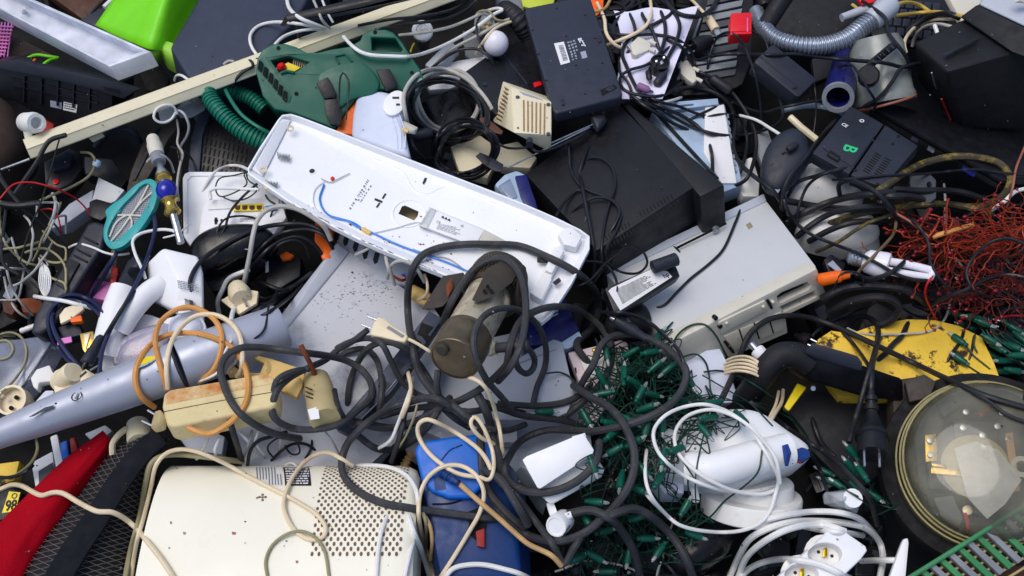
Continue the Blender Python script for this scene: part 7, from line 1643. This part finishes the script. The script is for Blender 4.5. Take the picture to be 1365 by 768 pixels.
# around PC / DVD
S=lambda lb,p,w_=3.5,**k:C(lb,p,w_,'cable_black',**k)
S('thin black lead winding across the lid of the disc player',[(757,186),(759,206),(761,227),(773,247),(788,256),(806,262),(821,272),(828,287),(821,309),(808,332),(808,347),(826,362),(851,364),(863,352),(856,334),(838,328),(823,337),(813,354),(804,370)])
S('thin black lead looping up the middle of the disc player lid',[(780,226),(783,212),(801,211),(816,224),(820,247),(813,269),(806,297),(802,332),(801,362),(790,379)])
S('black lead making the left arch on the disc player',[(741,289),(753,269),(773,253),(783,269),(781,292),(772,306)],4)
S('black lead making the wide arch on the disc player',[(753,294),(771,274),(796,263),(816,267),(826,281),(818,302),(806,320)],4)
S('thicker black lead running straight down the disc player',[(773,234),(781,274),(788,309),(793,342),(790,372)],5)
S('black lead falling from the flat plug',[(790,184),(780,204),(774,226),(772,240)],5)
S('thin black lead curling beside the labelled adapter',[(776,348),(806,352),(821,372),(822,392),(816,404)])
S('thin black lead from under the fitting corner',[(764,384),(786,374),(806,352),(832,330)],3)
S('thin black lead trailing from the disc player over the computer case',[(984,268),(987,276),(978,302),(963,334),(945,352),(920,372),(902,390),(884,408),(866,412)],3.8)
S('ferrite lead curl above the labelled adapter',[(886,332),(896,328),(906,336),(909,346),(904,350)],3)
z_=max(zt(872,356),zt(900,346))+.016;F=PT(886,350,z_);t=T('ferrite_core','grey cylindrical ferrite core on the lead above the labelled adapter','ferrite core',F);part('core',B(F).plathe((869,357,z_),(903,345,z_),[(0,7),(.04,9),(.96,9),(1,7)],22),'charcoal',t);part('notch',B(F).ball(F.g(880,347,z_+.011),.0025,8),'hole',t);part('notch',B(F).ball(F.g(894,342,z_+.011),.0025,8),'hole',t);stamp(t)
z_=zt(797,160)+.014;F=PT(797,160,z_);t=T('mains_plug','flat black two pin plug below the black netbook','plug',F);part('body',B(F).ghull([(786,154,z_),(806,152,z_),(810,162,z_),(802,172,z_),(796,178,z_),(788,168,z_),(790,156,z_+.012),(804,158,z_+.012),(797,170,z_+.01)],.003),'charcoal',t)
for x in(790,804):part('pin',B(F).ptube([(x,152,z_),(x+1,144,z_)],2.6,smooth=False),'steel',t)
stamp(t)
# upper right tangle
U=lambda lb,p,w_=4.4,m='cable_black',**k:C(lb,p,w_,m,**k)
U('black cable from the top edge looping left around the paper and over the disc player',[(893,-6),(897,15),(882,27),(856,40),(838,52),(829,70),(836,90),(846,113),(866,140),(891,168),(911,190),(935,216),(956,238)],5)
U('black cable arch over the left part of the paper',[(800,8),(818,3),(832,10),(842,24),(847,44),(842,62),(832,76)])
U('black cable arch crossing the paper from left to right',[(788,36),(816,45),(848,47),(871,46),(901,52),(920,66),(926,86),(918,102),(903,115),(884,127),(852,127),(830,118),(826,104),(838,94),(861,87),(882,72),(898,57)],4)
U('black cable down the middle of the paper',[(850,-6),(856,20),(868,38),(876,58),(880,76)],5)
U('black cable down the right of the paper',[(866,-2),(881,16),(887,36),(884,60),(872,84),(864,96)],5)
U('black cable bending along the right edge of the paper',[(876,-4),(896,14),(906,32),(902,54),(890,78),(884,98)],5)
U('black cable looping along the top right of the paper',[(888,2),(900,16),(918,22),(938,20),(952,8),(958,-6)],6)
U('black cable circle at the left side of the paper',[(826,62),(816,44),(822,26),(836,16)],4)
U('black cable falling left of the paper into the gap',[(826,76),(826,96),(836,108),(842,124),(838,134)],4)
U('black cable from the orange scrap into the tangle',[(790,28),(800,22),(820,20),(846,8),(870,-4)],4)
U('black cable winding down from the paper to the drive cage',[(836,118),(848,132),(870,142),(900,150),(930,168),(940,180)],4.5)
U('second black cable winding down to the drive cage',[(842,130),(870,148),(900,166),(920,176),(922,184)],4.5)
U('third black cable crossing to the slotted flange',[(858,126),(880,136),(905,142),(930,152),(950,156)],4)
U('long black cable from the paper to the blue grey strip',[(886,52),(908,62),(924,86),(947,114),(972,132),(996,145),(1018,150),(1040,144),(1078,136),(1110,133)],4)
U('long black cable from the slatted panel to the vacuum cleaner',[(926,82),(944,76),(970,72),(1013,73),(1063,73),(1100,77),(1144,81),(1179,84),(1207,90),(1226,86)],5)
U('thin black cable looping below the red box',[(942,98),(948,68),(958,48),(973,43),(988,55),(1000,80),(1009,110),(1014,140),(1015,172)],3.4)
U('thin black cable from the red box to the silver hose',[(1002,42),(1014,46),(1022,58),(1024,66)],3)
U('black cable sweeping low over the drive cage',[(880,144),(904,160),(930,172),(963,180),(993,180),(1023,172),(1042,160),(1043,145),(1038,130)],4)
U('thick black cable from the tangle down to the computer case',[(894,122),(920,117),(948,122),(970,136),(980,162),(977,190),(979,204),(990,222),(1010,239),(1030,254),(1043,274),(1046,292)],6)
U('black cable with a thick sleeve beside the drive cage',[(916,88),(934,97),(956,108),(974,122),(992,146),(1004,168),(1008,192),(1004,218),(994,240),(974,250)],5)
z_=zt(961,112)+.012;F=PT(961,112,z_);solo('cable_sleeve','thick black sleeve on the cable beside the drive cage','cable sleeve',F,B(F).plathe((948,104,z_),(975,122,z_),[(0,4),(.08,7),(.9,7),(1,5)],16),'rubber_black')
U('thin black cable across the drive cage',[(928,162),(946,155),(968,152),(990,156)],3)
U('black cable standing on the white cover strip',[(944,186),(949,206),(950,230)],5)
U('black cable dropping behind the drive cage',[(988,160),(996,186),(992,214),(984,238)],4.5)
U('white cable end beside the drive cage',[(986,154),(1008,160),(1028,172),(1044,182)],4,'cable_white')
U('black cable along the top of the drive cage flange',[(862,134),(890,146),(918,160),(944,178),(968,180)],4)
U('hair thin black lead hanging from the adapter',[(1085,106),(1088,140),(1085,174),(1082,186)],1.8)
U('black cable running from the radio past the mouse',[(1118,156),(1096,180),(1074,210),(1054,234),(1044,258),(1044,280)],6)
U('black cable curving over the upper ceiling lamp',[(1050,262),(1062,244),(1090,234),(1120,226),(1140,222)],5)
U('white flat lead at the black housing between netbook and drive cage',[(878,138),(896,134),(908,130)],4,'cable_white')
U('tan lead across the left of the paper',[(866,-6),(868,18),(861,35),(842,47),(810,60)],4.6,'cable_cream')
U('second tan lead across the left of the paper',[(796,4),(806,26),(808,44),(820,60),(834,66)],4.6,'cable_cream')
U('third tan lead at the orange scrap',[(788,16),(806,12),(816,-6)],4,'cable_tan')
U('tan lead with a USB plug on the slatted panel',[(914,-8),(930,8),(944,24)],4,'cable_cream')
z_=zt(950,32)+.01;F=PT(950,32,z_);t=T('usb_plug','tan USB plug with a metal end on the slatted panel','plug',F);part('body',B(F).plathe((943,22,z_),(954,40,z_),[(0,3),(.15,5.5),(1,6)],12),'cable_cream',t);part('tip',B(F).prism([(951,39),(957,37),(961,45),(955,47)],.006,.004),'steel',t);stamp(t)
for lb,(x,y),pl in(('beige parallel port plug on the paper',(853,60),[(840,58),(851,48),(868,56),(867,66),(848,74),(843,72)]),('beige plug with screw ends at the right edge of the paper',(918,96),[(906,84),(916,79),(926,92),(930,106),(924,111),(914,104),(908,98)])):
    z_=zt(x,y)+.02;F=PL(x,y,z_);t=T('computer_plug',lb,'plug',F);part('shell',B(F).prism(pl,.02,0,.004),'bezel',t);c_=cen(pl)
    part('connector',B(F).prism([(pl[0][0]-4,pl[0][1]+2),(pl[0][0]+2,pl[0][1]-4),(pl[0][0]+6,pl[0][1]+4),(pl[0][0]+2,pl[0][1]+10)],.012,-.004,.001),'steel',t)
    for q in(pl[2],pl[3]):part('thumbscrew',B(F).plathe((q[0]-2,q[1]-1,z_),(q[0]+6,q[1]+3,z_),[(0,2.6),(1,2.6)],10),'bezel',t)
    stamp(t)
for lb,p,q,m,w_ in(('purple round keyboard plug on the paper',(850,114),(866,121),'purple',5),('dark grey jack plug on the paper',(875,113),(886,98),'charcoal',6),('small black jack on the paper',(864,95),(866,107),'black',4)):
    z_=zt(*p)+.012;F=PT(p[0],p[1],z_);t=T('jack_plug',lb,'plug',F);part('body',B(F).plathe((p[0],p[1],z_),(q[0],q[1],z_),[(0,w_*.8),(.1,w_),(.8,w_),(1,w_*.6)],14),m,t);e=(q[0]*1.3-p[0]*.3,q[1]*1.3-p[1]*.3);part('tip',B(F).plathe((q[0],q[1],z_),(e[0],e[1],z_),[(0,w_*.4),(1,w_*.3)],10),'grey_dark',t);stamp(t)
z_=zt(880,80)+.02;F=PL(880,80,z_);t=T('mains_plug','round black earthed plug seen from its face on the paper','plug',F);part('body',B(F).circ(880,82,13,.03,0,.004,n=24),'black_gloss',t);part('rim',B(F).ring(880,82,12.5,10.5,.004,.003),'black',t);part('earth_contact',B(F).prism([(880,82),(883,80),(885,84),(881,86)],.003,.003,.0006),'steel',t)
for d in(-5,5):part('pin',B(F).plathe((880+d,82-d*.5,z_),(880+d,82-d*.5-3,z_+.016),[(0,1.6),(1,1.4)],10),'steel',t)
stamp(t)
z_=zt(930,60)+.02;F=PT(930,60,z_);t=T('mains_plug','black plug with bright pins left of the slatted panel','plug',F);part('body',B(F).plathe((948,52,z_),(924,64,z_),[(0,6),(.3,9),(.7,12),(1,11)],18),'black',t)
for d in(-4,4):part('pin',B(F).ptube([(924+d*.5,64+d,z_),(912+d*.5,69+d,z_)],2.8,smooth=False),'steel',t)
stamp(t)
# top right corner leads
U('yellow lead arching at the top right beside the silver hose cuff',[(1186,22),(1210,19),(1240,16),(1262,17),(1284,22)],4.4,'cable_yellow')
U('second yellow lead above it',[(1192,8),(1206,3),(1222,5),(1240,16)],4.4,'cable_yellow')
U('short yellow lead left of the red scrap',[(1136,6),(1144,12),(1150,16)],4,'cable_yellow')
U('white lead curving down beside the vacuum cleaner',[(1272,26),(1250,26),(1226,32),(1212,44),(1205,58),(1208,70)],4,'cable_cream')
U('grey lead curving down beside the vacuum cleaner',[(1270,36),(1250,32),(1232,36),(1220,48),(1216,62)],4,'cable_grey')
U('white lead stub at the vacuum cleaner top',[(1246,34),(1250,46)],5,'cable_white')
U('thick black flex over the keyboard',[(1280,24),(1262,18),(1240,22),(1222,32),(1210,40)],7)
U('black flex crossing the silver hose cuff',[(1150,2),(1168,14),(1180,24),(1184,44),(1196,60),(1208,76),(1214,94)],5)
U('black flex from the clamp to the radio',[(1226,84),(1200,92),(1190,108),(1172,130),(1152,142)],5)
U('black flex hooking around the blue tube',[(1118,90),(1134,86),(1146,100),(1158,120),(1168,138),(1164,148)],3.4)
# thick cables right
C('thick worn cable with a yellow stripe arching over the black laptop',[(1160,262),(1178,250),(1204,231),(1234,217),(1271,209),(1309,211),(1334,219),(1347,238),(1338,260),(1310,274),(1280,276)],9,'cable_worn',sm=16)
C('thick worn cable with a yellow stripe above the copper wire',[(1100,300),(1150,284),(1199,277),(1221,273),(1259,272),(1294,277),(1322,286)],8.5,'cable_worn')
C('thick dark cable lying across the upper ceiling lamp',[(1040,266),(1070,272),(1100,277),(1140,279),(1190,278)],9,'rubber_black');C('thick dark cable from the computer corner up to the radio',[(1050,296),(1080,280),(1117,266),(1150,260),(1190,256)],9,'rubber_black')
C('thick dark cable between the two ceiling lamps',[(1062,316),(1084,298),(1110,284),(1150,276),(1180,276)],8,'rubber_black');C('thick dark cable over the lower ceiling lamp',[(1078,322),(1108,306),(1140,296),(1180,296)],8,'rubber_black')
C('dark cable with yellow flecks beside the copper wire',[(1088,336),(1118,322),(1142,306),(1160,296),(1184,288),(1200,280)],5,'cable_worn')
C('thick dark cable below the dusty bracket',[(1190,252),(1220,254),(1260,254),(1290,258),(1316,268)],8,'rubber_black');C('thick dark cable behind the dusty bracket',[(1180,262),(1210,262),(1230,266)],9,'rubber_black')
C('thick black hose arching below the fluorescent bulb',[(1096,398),(1120,386),(1150,381),(1180,382),(1206,386),(1230,400),(1248,422)],11,'rubber_black');C('thick black hose curling above the yellow plate',[(1104,416),(1134,402),(1166,396),(1190,400),(1198,412),(1186,428),(1168,434)],11,'rubber_black');C('black hose end right of the yellow plate',[(1270,408),(1280,398),(1300,390),(1320,380)],8,'rubber_black');C('black flex over the yellow plate edge at the far right',[(1330,420),(1344,412),(1370,410)],6,'rubber_black')
C('thin black cable rising from the ceiling lamps towards the radio',[(1120,226),(1098,232),(1078,246),(1066,272),(1060,300)],4,'cable_black')
C('thin black cable looping down over the fluorescent bulb',[(1043,256),(1048,276),(1062,298),(1084,314),(1113,326),(1144,338),(1171,352),(1196,366),(1221,373),(1249,373),(1279,366),(1302,352),(1310,336),(1302,323),(1284,319),(1265,325),(1258,339),(1264,354),(1284,367),(1320,380),(1370,408)],4.2,'cable_black')
C('black cable ring under the radio',[(1120,262),(1118,246),(1130,240),(1150,246),(1170,258),(1186,276),(1200,298),(1218,312),(1223,326),(1212,342),(1190,362),(1160,372),(1140,366)],6,'cable_black')
C('thin black cable crossing below the radio to the right edge',[(1110,240),(1140,238),(1180,234),(1230,232),(1272,228),(1300,226),(1340,231),(1375,234)],3.4,'cable_black')
C('thin dark cable along the top of the copper wire',[(1375,272),(1324,276),(1294,285),(1279,300),(1275,318)],4,'cable_black')
C('brown twig lying across the bulb housing',[(1195,290),(1192,310),(1172,334),(1150,356),(1142,366)],4,'twig',name='twig',cat='twig')
C('thin black wire loop at the orange red plug',[(1112,386),(1120,366),(1136,362),(1150,368),(1150,380),(1140,376)],2.6,'cable_black')
C('white lead behind the copper wire at the right edge',[(1322,280),(1340,268),(1352,256),(1375,250)],5,'cable_white')
C('bright red wire arching over the copper wire',[(1249,428),(1240,410),(1233,392),(1236,378),(1248,364),(1270,357),(1303,358),(1337,367),(1355,378),(1370,390)],2.6,'cable_red')
C('red wire across the green string lights at the right edge',[(1326,426),(1346,421),(1375,422)],2.4,'cable_red')
C('brown red lead rising at the right edge',[(1342,276),(1350,250),(1354,226),(1366,196)],3,'copper_pink')
# copper wire
z0=zt(1290,340);F=PT(1290,340,z0);t=T('copper_wire','tangled bundle of copper orange wire with dark red tips at the right edge','copper wire',F);rc=random.Random(6);b=B(F);b2=B(F);tips=[]
def strand(b,x,y,h,n,z,curl=.3,w_=1.5,st=8,tip=True):
    pts=[(x,y,z)]
    for k in range(n):
        h+=rc.uniform(-curl,curl);x+=st*math.cos(h);y+=st*.8*math.sin(h);z=max(.03,z+rc.uniform(-.008,.008));pts.append((x,y,z))
    b.ptube(pts,w_,seg=5)
    if tip and rc.random()<.8:tips.append(pts[-1])
for i in range(95):
    k=rc.random();x,y=1385-150*k*k,292+26*k+rc.uniform(-10,26);strand(b,x,y,math.pi+rc.uniform(-.6,.5),rc.randint(6,14),.1+rc.uniform(0,.08),.75,rc.choice((.9,1.2,1.6,2)))
for i in range(150):
    x,y=rc.uniform(1252,1376),rc.uniform(325,412);strand(b2,x,y,rc.uniform(0,6.28),rc.randint(5,10),.06+rc.uniform(0,.09),1.0,rc.choice((.8,1.2,1.6)))
for i in range(16):strand(b2,1250+rc.uniform(-26,20),314+rc.uniform(-14,30),rc.uniform(2.4,4.4),rc.randint(4,8),.14,.3,1.8)
for p in([(1260,272+40,.18),(1262,290,.19),(1262,274,.2),(1264,266,.2)],[(1222,312,.17),(1230,296,.18),(1240,280,.18)],[(1236,318,.17),(1248,302,.18),(1252,292,.18)],[(1262,310,.17),(1268,300,.18),(1270,294,.18)]):b.ptube(p,2.6,seg=6);tips.append(p[-1])
part('strands',b,'copper',t)['kind']='stuff';part('fine_strands',b2,'copper_dark',t)['kind']='stuff'
part('thick_core',B(F).ptube([(1243,316,.16),(1262,310,.17),(1280,305,.16),(1296,300,.13)],6),'cable_orange',t);part('pink_strand',B(F).ptube([(1170,268,.16),(1190,282,.17),(1214,296,.17),(1240,318,.16)],3),'copper_pink',t)
rc.shuffle(tips)
for p in tips[:96]:part('wire_tip',B(F).ball(F.g(*p),rc.uniform(.0028,.0048),8,(1.3,1,1)),'tip_red',t)
b=B(F)
for p in tips[96:]:b.ball(F.g(*p),rc.uniform(.0025,.004),6)
part('small_tips',b,'tip_red',t)['kind']='stuff';stamp(t)
C('black flex draped over the middle of the copper wire',[(1375,330),(1346,318),(1322,322),(1300,340),(1288,362),(1296,384),(1320,398)],4,'cable_black')
C('black flex draped over the lower part of the copper wire',[(1375,372),(1344,366),(1316,372),(1284,388),(1256,398),(1236,412)],5,'cable_black')
C('dark flex hanging over the left end of the copper wire',[(1208,288),(1226,304),(1238,326),(1240,350),(1256,376),(1276,392)],4,'cable_black')
rd=random.Random(77)
for nm,m,n,lb in(('debris','grey_mid',200,'pale crumbs of broken plastic scattered over the heap'),('dirt','brown_dark',150,'small dark bits of dirt scattered over the heap')):
    F=Fr(Matrix.Identity(4));b=B(F);ps=[(rd.uniform(0,1365),rd.uniform(0,768))for _ in range(n)];zs=zts(ps)
    for p,z in zip(ps,zs):
        c=at(p[0],p[1],float(z))+V((0,0,.0012));r_=rd.uniform(.0008,.0026)*(1 if rd.random()<.85 else 1.6);k=rd.randint(3,5);a0_=rd.uniform(0,6)
        b.hull([c+V((r_*rd.uniform(.5,1.2)*math.cos(a0_+i*6.283/k),r_*rd.uniform(.5,1.2)*math.sin(a0_+i*6.283/k),rd.uniform(-.001,.001)))for i in range(k)]+[c+V((0,0,r_*.5)),c-V((0,0,r_*.4))])
    o=solo(nm,lb,'debris',F,b,m,st=False,smooth=False);o['kind']='stuff'
